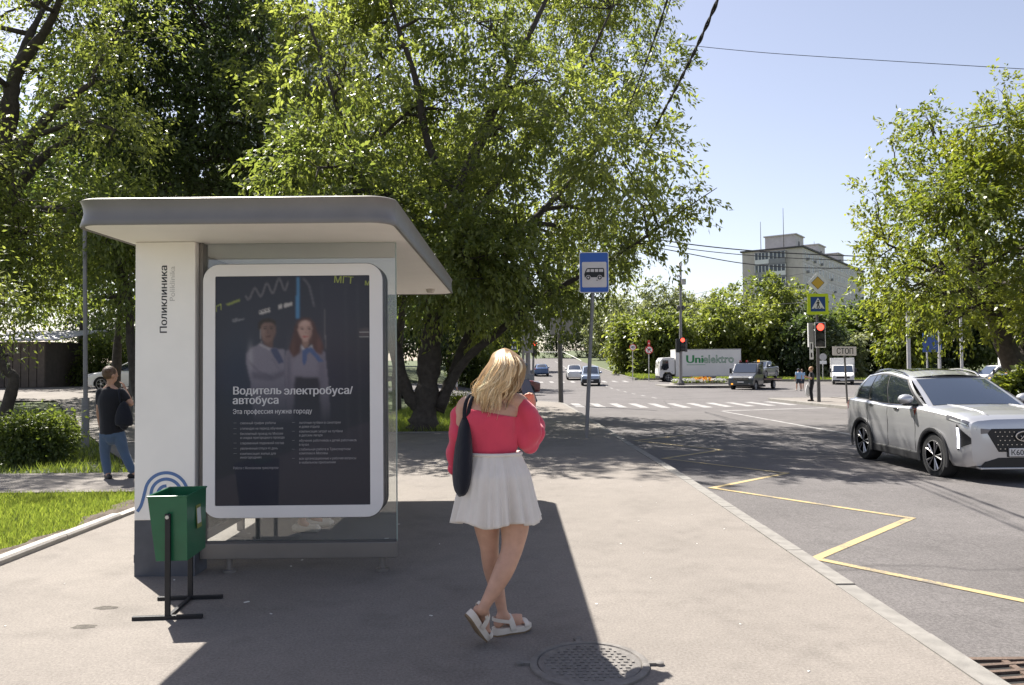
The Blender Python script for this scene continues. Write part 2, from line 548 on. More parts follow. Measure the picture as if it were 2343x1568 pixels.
xs = sorted(set([-160, -110, -80, -60, -45, -35, -28, -22, -17, -13, -11] + [round(-9 + i * 0.5, 2) for i in range(0, 11)] + [-3.4, -2.6, -1.8, -1.0, 0, 1.0, 1.5, 1.9, 2.3, 2.6, 4, 6, 8, 10, 12, 13.2, 13.5, 14.1, 15, 17, 20, 24, 28, 34, 42, 52, 66, 85, 120, 180, 300]))
ys = sorted(set([-40, -20, -8, 0] + [3 + 1.0 * i for i in range(0, 30)] + [34, 35.5, 36.5, 37.5, 39, 40.5, 42, 43.2, 44.4, 46, 50, 55, 60, 66, 72, 78, 82.6, 83.4, 85, 90, 100, 115, 135, 160, 200, 260, 380, 700]))
mb = MB()
for y in ys:
    for x in xs:
        mb.v.append((x, y, ground(x, y) - (0.30 if in_road(x, y) else 0.03)))
nx = len(xs)
for j in range(len(ys) - 1):
    for i in range(nx - 1):
        a = j * nx + i
        mb.f.append((a, a + 1, a + 1 + nx, a + nx))
tag(mb.build('ground', M_LAWN, smooth=180, fixn=False), kind='structure')

def sheet(mb, x0, x1, y0, y1, zf, nx=6, ny=10):
    """x0/x1 numbers or functions of y"""
    fx0 = x0 if callable(x0) else (lambda y: x0)
    fx1 = x1 if callable(x1) else (lambda y: x1)
    def fn(u, v):
        y = y0 + (y1 - y0) * v
        x = fx0(y) + (fx1(y) - fx0(y)) * u
        return (x, y, zf(x, y))
    return mb.patch(fn, nu=nx, nv=ny)
def zr(x, y):
    """road surface: a slight fall away from the near kerb"""
    c = 0.021 * max(0.0, min(5.0, x - 2.5, 13.9 - x)) * (1 - smooth01(34, 46, y))
    return ground(x, y) + ROAD - c
mb = MB()
sheet(mb, lambda y: near_edge(y) - 0.02, RX + 0.05, -40, 36.5, zr, 24, 60)
sheet(mb, lambda y: near_edge(y) - 0.02, RX + 0.05, 36.5, 42, zr, 24, 12)
sheet(mb, lambda y: near_edge(y) - 0.02, RX + 0.05, 42, 43.49, zr, 24, 4)
sheet(mb, RX + 0.05, 130, 41.4, 43.49, zr, 12, 4)
sheet(mb, -60, 130, 43.49, 83, zr, 36, 24)
sheet(mb, 2.0, 13.2, 83, 168, zr, 4, 30)
road = tag(mb.build('road', M_ROAD, fixn=False), kind='structure')

mb = MB()
sheet(mb, LX, near_edge, -40, 19.3, lambda x, y: ground(x, y), 6, 50)
sheet(mb, -1.2, near_edge, 19.3, 36.5, lambda x, y: ground(x, y), 4, 16)
sheet(mb, lambda y: -5 if y > 39.8 else -1.2, near_edge, 36.5, 43.4, lambda x, y: ground(x, y), 6, 24)
pavement = tag(mb.build('pavement', M_SIDE, fixn=False), kind='structure')
mb = MB()
sheet(mb, RX + KW, 17.0, -40, 41.4, lambda x, y: ground(x, y), 3, 30)
sheet(mb, RX + KW + 3.3, 60, 38.2, 41.4, lambda x, y: ground(x, y) + 0.004, 8, 3)
tag(mb.build('pavement_opposite', M_SIDE, fixn=False), kind='structure')

# footpath crossing the lawn, drive beyond it
drive_l = lambda y: -5.7 - 0.66 * (y - 11.8)
drive_r = lambda y: -4.5 - 0.10 * (y - 11.8)
mb = MB()
sheet(mb, -40, LX - 0.12, 9.9, 11.8, lambda x, y: ground(x, y) + 0.006, 20, 3)
tag(mb.build('footpath', M_PATH, fixn=False), kind='structure')
mb = MB()
sheet(mb, drive_l, drive_r, 11.803, 31, lambda x, y: ground(x, y) + 0.010, 4, 20)
sheet(mb, -34, -6.4, 31, 40.5, lambda x, y: ground(x, y) + 0.010, 10, 8)
tag(mb.build('drive', M_PATH, fixn=False), kind='structure')

# ---- kerbs: a bed with single stones
def kerb_line(name, pts, w, h_top, h_bot, mat, group_name='kerb_stone', inset=0.0, stone=1.0, maxn=60):
    """stones laid along a polyline (left hand side is the pavement side)"""
    bed = MB()
    P = [Vector(p) for p in pts]
    seg = [0.0]
    for a, b in zip(P, P[1:]): seg.append(seg[-1] + (b - a).length)
    def pos(s):
        for i in range(len(P) - 1):
            if s <= seg[i + 1] or i == len(P) - 2:
                t = (s - seg[i]) / max(1e-6, seg[i + 1] - seg[i]); return P[i].lerp(P[i + 1], t)
    total = seg[-1]; n = min(maxn, int(total / stone))
    # bed strip under the stones
    rows = []
    K = max(2, int(total / 1.5))
    for i in range(K + 1):
        p = pos(total * i / K); q = pos(min(total, total * i / K + 0.05)); r_ = pos(max(0, total * i / K - 0.05))
        t = (q - r_); t.z = 0; t.normalize(); nrm = Vector((t.y, -t.x, 0))
        z = p.z
        rows.append([(p.x - nrm.x * 0.0, p.y, z + h_bot), (p.x + nrm.x * w, p.y + nrm.y * w, z + h_bot), (p.x + nrm.x * w, p.y + nrm.y * w, z + h_top - 0.02), (p.x, p.y, z + h_top - 0.02)])
    bed.loft(rows)
    o = tag(bed.build(name, mat), kind='structure')
    for i in range(n):
        a = pos(i * stone + 0.006); b = pos((i + 1) * stone - 0.006)
        t = b - a; ln = t.length; ang = math.atan2(t.y, t.x); slope = math.atan2(t.z, math.hypot(t.x, t.y))
        me = kerb_line.me.get((w, h_top, h_bot, stone))
        if me is None:
            m2 = MB(); c = 0.018
            m2.prism([(-0.004, h_bot - 0.02), (-w - 0.004, h_bot - 0.02), (-w - 0.004, h_top - c), (-w - 0.004 + c, h_top), (-0.004, h_top)], 0, stone - 0.014, axes='yz')
            me = m2.mesh('kerb_stone'); kerb_line.me[(w, h_top, h_bot, stone)] = me
            me.materials.append(mat)
        k = bpy.data.objects.new(group_name, me); C.objects.link(k); k.parent = o
        dz = random.uniform(-0.004, 0.004)
        k.matrix_local = Matrix.Translation((a.x, a.y, a.z + dz)) @ Matrix.Rotation(ang + random.uniform(-0.003, 0.003), 4, 'Z') @ Matrix.Rotation(-slope, 4, 'Y')
    return o
kerb_line.me = {}
pts = [(near_edge(y), y, ground(0, y)) for y in np.arange(1.5, 36.6, 1.0)] + [(near_edge(y), y, ground(0, y)) for y in (37.5, 38.5, 39.5, 40.5, 41.3, 42.0, 42.6, 43.1, 43.4)]
kerb_line('kerb', pts, KW, 0.004, ROAD - 0.03, M_KERB, maxn=44)
pts = [(RX + KW, y, ground(14.5, y)) for y in np.arange(41.3, 8, -1.0)]
kerb_line('kerb_opposite', pts, KW, 0.004, ROAD - 0.03, M_KERB, maxn=20, stone=2.0)
pts = [(LX, y, 0.0) for y in np.arange(4.6, 9.7, 1.0)]
kerb_line('lawn_edging', [(LX - 0.10, y, 0.0) for y in np.arange(3.2, 9.8, 1.0)], 0.10, 0.05, -0.1, M_KERB2, maxn=8)
kerb_line('lawn_edging_far', [(LX - 0.10, y, ground(LX, y)) for y in np.arange(11.85, 19.3, 1.0)], 0.10, 0.035, -0.1, M_KERB2, maxn=9)
kerb_line('verge_edging', [(x, 19.32, ground(x, 19.3)) for x in np.arange(-1.2, -4.2, -0.99)], 0.08, 0.03, -0.1, M_KERB, maxn=4)
# long far kerbs: plain strips
def kerb_strip(name, pts, w=0.18, h=0.14):
    m2 = MB(); rows = []
    for i, (x, y) in enumerate(pts):
        a = Vector(pts[max(0, i - 1)]); b = Vector(pts[min(len(pts) - 1, i + 1)]); t = (b - a).normalized(); nx_, ny_ = -t.y * w / 2, t.x * w / 2
        z = ground(x, y) + ROAD
        rows.append([(x - nx_, y - ny_, z - 0.1), (x + nx_, y + ny_, z - 0.1), (x + nx_, y + ny_, z + h), (x - nx_, y - ny_, z + h)])
    m2.loft(rows)
    return tag(m2.build(name, M_KERB), kind='structure')
kerb_strip('kerb_crossroad', [(13.3, 130), (13.3, 100), (13.3, 88), (13.6, 85), (15.2, 83.4), (20, 83.1), (40, 83.1), (70, 83.1), (120, 83.1)])
kerb_strip('kerb_hill', [(1.9, 150), (1.9, 110), (1.9, 88), (1.2, 85), (-2, 83.2), (-40, 83.1)])
kerb_strip('kerb_corner_opposite', [(13.8, 41.5), (20, 41.5), (40, 41.5), (60, 41.5)])

# ---- painted markings on the road
def strip_on_road(pts, w, name, mat, lift=0.004):
    m2 = MB()
    for (x0, y0), (x1, y1) in zip(pts, pts[1:]):
        d = Vector((x1 - x0, y1 - y0)); n_ = Vector((-d.y, d.x)).normalized() * w / 2
        K = max(1, int(d.length / 1.2))
        def fn(u, v):
            x = x0 + d.x * u + n_.x * (2 * v - 1); y = y0 + d.y * u + n_.y * (2 * v - 1)
            return (x, y, zr(x, y) + lift)
        m2.patch(fn, nu=K, nv=1)
    return m2.build(name, mat, road)
zig = [(4.4, 4.75), (2.62, 6.75), (4.42, 8.62), (2.72, 10.6), (4.35, 12.3), (2.78, 14.3), (4.35, 16.1), (2.85, 18.1), (4.4, 19.9)]
zig0 = [(2.52, 2.9)] + zig
for a, b in zip(zig0, zig0[1:]):
    d = (Vector(b) - Vector(a)).normalized() * 0.04
    strip_on_road([(a[0] - d.x, a[1] - d.y), (b[0] + d.x, b[1] + d.y)], 0.088, 'zigzag_line', M_YELLOW, 0.004 + 0.0012 * (zig0.index(a) % 2))
strip_on_road([(8.95, 8), (8.95, 33)], 0.14, 'centre_line', M_WHITE)
strip_on_road([(9.05, 33.2), (RX - 0.2, 33.2)], 0.38, 'stop_line', M_WHITE)
for i in range(11):
    x = 3.2 + i * 1.0
    strip_on_road([(x, 36.2), (x, 40.0)], 0.42, 'crosswalk_bar', M_WHITE)
for y in (46, 50, 54, 58, 62, 66, 70, 74, 78):
    strip_on_road([(8.6, y), (8.6, y + 1.6)], 0.14, 'lane_dash', M_WHITE)
strip_on_road([(8.3, 84), (8.3, 150)], 0.14, 'centre_line', M_WHITE)
for i in range(9):
    strip_on_road([(3.0 + i * 1.1, 79.0), (3.0 + i * 1.1, 82.0)], 0.4, 'crosswalk_bar', M_WHITE)
for x in (16.5, 20, 24, 28, 33, 38):
    strip_on_road([(x, 47.5), (x + 1.8, 47.5)], 0.14, 'lane_dash', M_WHITE)

# ---- manhole cover
M_IRON = pmat('cast_iron', (0.165, 0.152, 0.14), 0.75, 0.1, var=0.25, vscale=20, bump=0.3, bscale=90)
man = thing('manhole_cover', 'round cast iron manhole cover with studded top and three lugs in the pavement', 'manhole cover', (0.39, 4.09, 0.0))
man.scale = (0.89, 0.89, 1.0)
mb = MB(); mb.lathe([(0.30, -0.03), (0.352, -0.03), (0.352, 0.012), (0.345, 0.016), (0.312, 0.016), (0.306, 0.004)], n=48)
mb.build('rim', M_IRON, man, smooth=40)
mb = MB(); mb.lathe([(0.001, -0.02), (0.303, -0.02), (0.303, 0.010), (0.297, 0.013), (0.001, 0.013)], n=48)
lid = mb.build('lid', M_IRON, man, smooth=40)
mb = MB()
for i in range(-6, 7):
    for j in range(-6, 7):
        x, y = i * 0.043 + (0.02 if j % 2 else 0), j * 0.043
        if x * x + y * y > 0.262 ** 2: continue
        mb.cbox((x, y, 0.0155), (0.026 if (i + j) % 2 else 0.015, 0.015 if (i + j) % 2 else 0.026, 0.006))
tag(mb.build('stud_pattern', M_IRON, lid), kind='stuff')
for a in (178, -1, 95):
    mb = MB()
    Mx = Matrix.Rotation(R(a), 4, 'Z')
    mb.box((0.345, -0.018, -0.02), (0.405, 0.018, 0.015), Mx)
    for k in range(1):
        mb.v.extend([]); 
    c_ = Mx @ Vector((0.41, 0, 0)); mb.lathe([(0.001, -0.02), (0.028, -0.02), (0.028, 0.014), (0.022, 0.018), (0.001, 0.018)], c=(c_.x, c_.y, 0), n=14)
    mb.build('lug', M_IRON, man, smooth=40)

# ---- road gully grate beside the kerb
gr = thing('drain_grate', 'rusty iron drain grate set in the road beside the kerb', 'drain', (2.76, 3.98, ground(2.7, 4) + ROAD + 0.004))
M_RUST = pmat('rusted_iron', (0.12, 0.085, 0.065), 0.7, 0.3, var=0.3, vscale=15, bump=0.4, bscale=80)
mb = MB()
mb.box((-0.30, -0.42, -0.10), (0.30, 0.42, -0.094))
mb.build('pit_shade', pmat('drain_shade', (0.012, 0.011, 0.010), 0.9), gr, loc=(0, 0, 0.098))  # flat near-black sheet under the bars; shade of the hollow put into its colour
mb = MB()
for lo, hi in (((-0.33, -0.45, 0), (0.33, -0.41, 0.02)), ((-0.33, 0.41, 0), (0.33, 0.45, 0.02)), ((-0.33, -0.41, 0), (-0.29, 0.41, 0.02)), ((0.29, -0.41, 0), (0.33, 0.41, 0.02))): mb.box(lo, hi)
mb.build('frame', M_RUST, gr, bev=0.004)
for i in range(9):
    mb = MB(); mb.box((-0.29, -0.014, 0.004), (0.29, 0.014, 0.018), Matrix.Translation((0, -0.36 + i * 0.09, 0)) @ Matrix.Rotation(0.12, 4, 'Z'))
    mb.build('bar', M_RUST, gr)
mb = MB(); mb.box((-0.02, -0.41, 0.002), (0.02, 0.41, 0.015)); mb.build('rib', M_RUST, gr)

# ---- two shallow pits where the asphalt has broken out, and scraps
def blob_patch(cx, cy, rx, ry, z, name, mat, parent, seed):
    r_ = random.Random(seed); m2 = MB(); n = 18
    outer = []; inner = []
    for k in range(n):
        a = 2 * math.pi * k / n; q = r_.uniform(0.8, 1.15)
        outer.append((cx + rx * q * math.cos(a), cy + ry * q * math.sin(a), z)); inner.append((cx + rx * q * 0.55 * math.cos(a), cy + ry * q * 0.55 * math.sin(a), z + 0.0003))
    m2.add(outer, [tuple(range(n))]); return m2.build(name, mat, parent, fixn=False)
M_BROKEN = asphalt('broken_asphalt', (0.085, 0.075, 0.064), 90, 0.25, 0.4, 0.3)
for k, (px, py) in enumerate(((242, 1388), (192, 1430))):
    Y = CAM_Z * FPX / (py - 846.5); p = at(px, py, Y)
    blob_patch(p.x, p.y, 0.075, 0.042, 0.0012, 'asphalt_pit', M_BROKEN, pavement, k)
mb = MB()
r_ = random.Random(3)
for k in range(70):
    x, y = r_.uniform(-3.6, 2.2), r_.uniform(3.0, 13.0)
    s = r_.uniform(0.004, 0.013) * (1.6 if k % 9 == 0 else 1); a = r_.uniform(0, 3.1)
    mb.box((-s, -s * 0.5, 0.0), (s, s * 0.5, 0.003), Matrix.Translation((x, y, gz(y) + 0.001)) @ Matrix.Rotation(a, 4, 'Z'))
tag(mb.build('litter', pmat('paper_scrap', (0.6, 0.58, 0.54), 0.8)), 'tiny pale scraps and petals scattered over the asphalt pavement', 'litter', kind='stuff')

# bare soil along the lawn edge
mb = MB()
def dirt(u, v):
    y = 4.2 + 5.5 * v
    w = 0.26 + 0.09 * math.sin(y * 2.3) + 0.05 * math.sin(y * 7.1)
    x = LX - 0.10 - w * u
    return (x, y, 0.004 + 0.035 * math.sin(math.pi * min(1, u * 1.15)) * (0.5 + 0.5 * math.sin(y * 5.3 + u * 4)) + 0.012 * math.sin(y * 19 + u * 9))
mb.patch(dirt, nu=6, nv=90)
tag(mb.build('bare_soil', M_DIRT, smooth=180), kind='structure')

# ---- grass
M_GRASS = leafmat('grass_blade', (0.090, 0.120, 0.030), (0.215, 0.238, 0.072), 0.45, (0.95, 1.0, 0.45), 0.3)
def grass_patch(name, label, n, sampler, h=(0.05, 0.12), w=0.006, zf=ground, seed=1):
    g = np.random.default_rng(seed)
    P = sampler(g, n)
    n = len(P)
    z = np.array([zf(a, b) for a, b in P])
    hh = g.uniform(h[0], h[1], n) * (0.7 + 0.6 * g.random(n))
    ang = g.uniform(0, 2 * np.pi, n); lean = g.uniform(0.1, 0.9, n) * hh
    la = g.uniform(0, 2 * np.pi, n)
    ww = w * g.uniform(0.6, 1.5, n)
    dx, dy = np.cos(ang) * ww, np.sin(ang) * ww
    v = np.zeros((n, 3, 3), dtype=np.float32)
    v[:, 0] = np.stack([P[:, 0] - dx, P[:, 1] - dy, z - 0.025], 1)
    v[:, 1] = np.stack([P[:, 0] + dx, P[:, 1] + dy, z - 0.025], 1)
    v[:, 2] = np.stack([P[:, 0] + np.cos(la) * lean, P[:, 1] + np.sin(la) * lean, z + hh - 0.02], 1)
    f = np.arange(n * 3).reshape(n, 3)
    o = link(name, np_mesh(name, v.reshape(-1, 3), f, lv=g.random(n) ** 1.3), M_GRASS)
    return tag(o, label, 'grass', kind='stuff')
def box_sampler(x0, x1, y0, y1, keep=None):
    def f(g, n):
        P = np.stack([g.uniform(x0, x1, n), g.uniform(y0, y1, n)], 1)
        if keep is not None: P = P[np.array([keep(a, b) for a, b in P])]
        return P
    return f
def keep_near(x, y):
    d = LX - 0.12 - x
    return d > (0.20 + 0.09 * math.sin(y * 2.3) + 0.05 * math.sin(y * 7.1)) * random.uniform(0.5, 1.25)
grass_patch('grass', 'bright sunlit grass on the lawn strip left of the shelter', 90000, box_sampler(-9.2, LX - 0.12, 4.8, 9.87, keep_near), (0.03, 0.075), 0.006, seed=2)
def off_drive(x, y):
    return not (drive_l(y) - 0.05 < x < drive_r(y) + 0.05)
grass_patch('grass', 'shaded grass around the bush beyond the footpath', 52000, box_sampler(-19, LX - 0.14, 11.85, 26, off_drive), (0.05, 0.13), 0.010, seed=3)
grass_patch('grass', 'grass at the foot of the forked tree behind the shelter', 24000, box_sampler(-4.4, -1.3, 19.42, 34), (0.07, 0.2), 0.012, seed=4)
grass_patch('grass', 'mown verge beside the far road under the hedge of trees', 16000, box_sampler(13.8, 20, 84, 100), (0.12, 0.3), 0.05, seed=6)
grass_patch('grass', 'sunny verge along the far kerb behind the vehicles', 16000, box_sampler(20, 60, 83.3, 88), (0.12, 0.3), 0.05, seed=7)
# ================================================================ bus shelter
M_STEEL = pmat('brushed_steel', (0.20, 0.185, 0.172), 0.45, 0.35, var=0.08, vscale=5, bump=0.05, bscale=200)
M_DARKST = pmat('dark_steel', (0.10, 0.10, 0.105), 0.5, 0.4, var=0.1)
M_SHWHITE = pmat('shelter_white', (0.86, 0.83, 0.785), 0.45, var=0.035, vscale=4, spec=0.4)
M_SOFFIT = pmat('soffit_white', (0.88, 0.84, 0.79), 0.55, var=0.03, vscale=3)
M_BASE = pmat('base_grey', (0.075, 0.08, 0.095), 0.6, var=0.15, vscale=10)
M_FRAME = pmat('adframe_white', (0.74, 0.72, 0.71), 0.4, var=0.03, vscale=4)
M_BLACKT = pmat('black_print', (0.03, 0.03, 0.035), 0.6)
M_GREYT = pmat('grey_print', (0.50, 0.48, 0.46), 0.6)
M_BLUEP = pmat('blue_print', (0.09, 0.17, 0.36), 0.5)
M_GLASS = glassmat('pane_glass', (0.93, 0.95, 0.945), 0.09, 0.0, body=0.05)
M_GLASSB = glassmat('back_glass', (0.95, 0.97, 0.965), 0.06, 0.0, body=0.02)

def rrect(x0, x1, z0, z1, r, n=8):
    """rounded rectangle, counter-clockwise, 4*(n+1) points"""
    pts = []
    for cx, cz, a0 in ((x1 - r, z0 + r, -90), (x1 - r, z1 - r, 0), (x0 + r, z1 - r, 90), (x0 + r, z0 + r, 180)):
        for k in range(n + 1):
            a = R(a0 + 90 * k / n); pts.append((cx + r * math.cos(a), cz + r * math.sin(a)))
    return pts

SX0, SX1, SY0, SY1, SZ = -2.97, -0.79, 5.15, 10.45, 2.545
sh = thing('bus_shelter', 'grey roofed bus shelter with a white name panel on the pavement', 'bus shelter', (0, 0, 0))
# roof fascia: rounded corners, hollow profile
prof = [(SZ, 0.0), (SZ + 0.010, 0.004), (SZ + 0.05, -0.006), (SZ + 0.09, -0.012), (SZ + 0.13, -0.010), (SZ + 0.160, -0.004), (SZ + 0.178, 0.002), (SZ + 0.184, -0.004)]
mb = MB()
rings = [[(x, y, SZ + 0.004) for x, y in rrect(SX0 + 0.022, SX1 - 0.022, SY0 + 0.022, SY1 - 0.022, 0.16)]]
rings += [[(x, y, z) for x, y in rrect(SX0 - o, SX1 + o, SY0 - o, SY1 + o, 0.18)] for z, o in prof]
mb.loft(rings, cap0=False, cap1=True)
roof = mb.build('roof', M_STEEL, sh, smooth=50)
# soffit panels with joints
ysm = [SY0 + 0.024, 7.10, 8.46, SY1 - 0.024]
for a, b, first, last in ((ysm[0], ysm[1], 1, 0), (ysm[1], ysm[2], 0, 0), (ysm[2], ysm[3], 0, 1)):
    r0 = 0.16
    pts = rrect(SX0 + 0.024, SX1 - 0.024, a + 0.003, b - 0.003, r0 if (first or last) else 0.004, 8)
    if first:  pts = [p if p[1] < b - 0.2 else (p[0] if abs(p[0] - (SX0 + SX1) / 2) > 0.9 else p[0], b - 0.003) for p in pts]
    if first or last:
        out = []
        for (x, y) in pts:
            if first and y > b - r0 - 0.01: y = b - 0.003; x = SX1 - 0.024 if x > -1.9 else SX0 + 0.024
            if last and y < a + r0 + 0.01: y = a + 0.003; x = SX1 - 0.024 if x > -1.9 else SX0 + 0.024
            if not out or (abs(out[-1][0] - x) + abs(out[-1][1] - y)) > 1e-5: out.append((x, y))
        pts = out
    mb = MB(); mb.prism(pts, SZ + 0.006, SZ + 0.02, axes='xy')
    mb.build('soffit_panel', M_SOFFIT, roof)
# little lamps under the roof
for (x, y, w) in ((-2.80, 6.02, 0.05), (-1.03, 9.75, 0.055)):
    mb = MB(); mb.lathe([(0.001, 0), (w * 0.7, 0), (w, 0.02), (w, 0.045), (0.001, 0.045)], c=(x, y, SZ - 0.04), n=20)
    mb.build('downlight', pmat('lamp_case', (0.55, 0.50, 0.45), 0.5), sh, smooth=40)
# name panel
TX0, TX1, TY = -2.885, -2.425, 5.885
mb = MB(); mb.box((TX0, TY, 0.425), (TX1, TY + 0.24, SZ + 0.004)); panel = mb.build('name_panel', M_SHWHITE, sh, bev=0.006)
mb = MB(); mb.box((TX0, TY + 0.004, 0.0), (TX1, TY + 0.236, 0.425)); mb.build('panel_base', M_BASE, sh)
mb = MB(); mb.box((TX0 - 0.012, TY + 0.02, 0.10), (TX0, TY + 0.07, 0.16)); mb.build('base_hinge', M_DARKST, sh)
PXM = FPX / TY
def tpx(px, py): return at(px, py, TY - 0.002)
p = tpx(381.5, 764); q = tpx(381.5, 610)
o = link('lettering', text_mesh('Поликлиника', 0.075, bold=0.0010, width=(q.z - p.z)), M_BLACKT, panel); facing(o, (p.x, TY - 0.0015, p.z), (0, 0, 1), (-1, 0, 0))
p = tpx(399.5, 690); q = tpx(399.5, 611)
o = link('lettering', text_mesh('Poliklinika', 0.056, width=(q.z - p.z)), M_GREYT, panel); facing(o, (p.x, TY - 0.0015, p.z), (0, 0, 1), (-1, 0, 0))
# swirl emblem
def ribbon(pts, w, name, mat, parent, y):
    P = catmull([(tpx(a, b).x, tpx(a, b).z) for a, b in pts], 8)
    m2 = MB(); L_ = []; R_ = []
    for i, c in enumerate(P):
        d = P[min(i + 1, len(P) - 1)] - P[max(i - 1, 0)]; d = d / np.linalg.norm(d); n_ = np.array([-d[1], d[0]]) * w / 2
        L_.append((max(TX0, c[0] + n_[0]), y, c[1] + n_[1])); R_.append((max(TX0, c[0] - n_[0]), y, c[1] - n_[1]))
    m2.loft([[L_[i], R_[i], (R_[i][0], y + 0.001, R_[i][2]), (L_[i][0], y + 0.001, L_[i][2])] for i in range(len(P))])
    return m2.build(name, mat, parent)
def arc(cx, cy, r, a0, a1, n=9): return [(cx + r * math.cos(R(a0 + (a1 - a0) * k / (n - 1))), cy - r * math.sin(R(a0 + (a1 - a0) * k / (n - 1)))) for k in range(n)]
ribbon(arc(380, 1131, 49, 2, 172, 10) + [(327, 1142), (322, 1158), (314, 1171)], 0.024, 'emblem', M_BLUEP, panel, TY - 0.002)
ribbon(arc(380, 1131, 34.5, 2, 196, 10), 0.024, 'emblem', M_BLUEP, panel, TY - 0.002)
ribbon(arc(380, 1131, 19, 88, 200, 6), 0.024, 'emblem', M_BLUEP, panel, TY - 0.002)

# end wall: glass pane, rail, feet
GY = 6.0
mb = MB(); mb.box((TX1 + 0.005, GY, 0.225), (-0.905, GY + 0.010, SZ + 0.004)); mb.build('glass_pane', M_GLASS, sh)
mb = MB(); mb.box((-0.908, GY - 0.004, 0.225), (-0.900, GY + 0.014, SZ + 0.002)); mb.build('pane_edge', pmat('glass_edge', (0.30, 0.36, 0.33), 0.3), sh)
mb = MB(); mb.box((TX1 + 0.003, GY - 0.035, 0.105), (-0.905, GY + 0.045, 0.225)); mb.build('bottom_rail', M_STEEL, sh, bev=0.006)
mb = MB(); mb.box((TX1 + 0.003, GY - 0.028, 0.2255), (-0.905, GY - 0.002, 0.240)); mb.build('glazing_bead', M_DARKST, sh)
for x in (-1.02, -2.2):
    mb = MB(); mb.cyl((x, GY, 0.02), (x, GY, 0.11), 0.022); mb.cyl((x, GY, 0.0), (x, GY, 0.02), 0.05); mb.build('foot', M_STEEL, sh, smooth=40)
mb = MB(); mb.box((TX1 + 0.004, GY - 0.05, 0.225), (TX1 + 0.034, GY + 0.05, SZ + 0.003)); mb.build('end_post', M_STEEL, sh, bev=0.004)
# advertising case
FY, FB = 5.88, 6.12
a = at(463, 605, FY); b = at(878, 1184, FY)
ax0, ax1, az0, az1 = a.x, b.x, b.z, a.z
def ringxz(x0, x1, z0, z1, r, y): return [(x, y, z) for x, z in rrect(x0, x1, z0, z1, r)]
ad = None
mb = MB()
mb.loft([ringxz(ax0 + d, ax1 - d, az0 + d, az1 - d, 0.13, y) for d, y in ((0.0, FY + 0.012), (0.0, FY + 0.05), (0.012, FY + 0.055), (0.012, FY + 0.085), (0.0, FY + 0.09), (0.0, FY + 0.15), (0.012, FY + 0.155), (0.012, FY + 0.185), (0.0, FY + 0.19), (0.0, FB))])
case = mb.build('poster_case', M_DARKST, sh, smooth=40)
c = at(492, 633, FY); d = at(847, 1155, FY)
qx0, qx1, qz0, qz1 = c.x, d.x, d.z, c.z
mb = MB()
mb.loft([ringxz(ax0 + 0.004, ax1 - 0.004, az0 + 0.004, az1 - 0.004, 0.128, FY + 0.012), ringxz(ax0 + 0.004, ax1 - 0.004, az0 + 0.004, az1 - 0.004, 0.128, FY + 0.003), ringxz(ax0 + 0.008, ax1 - 0.008, az0 + 0.008, az1 - 0.008, 0.124, FY), ringxz(qx0, qx1, qz0, qz1, 0.008, FY), ringxz(qx0, qx1, qz0, qz1, 0.008, FY + 0.010)], cap0=False, cap1=False)
mb.build('poster_frame', M_FRAME, sh, smooth=30)

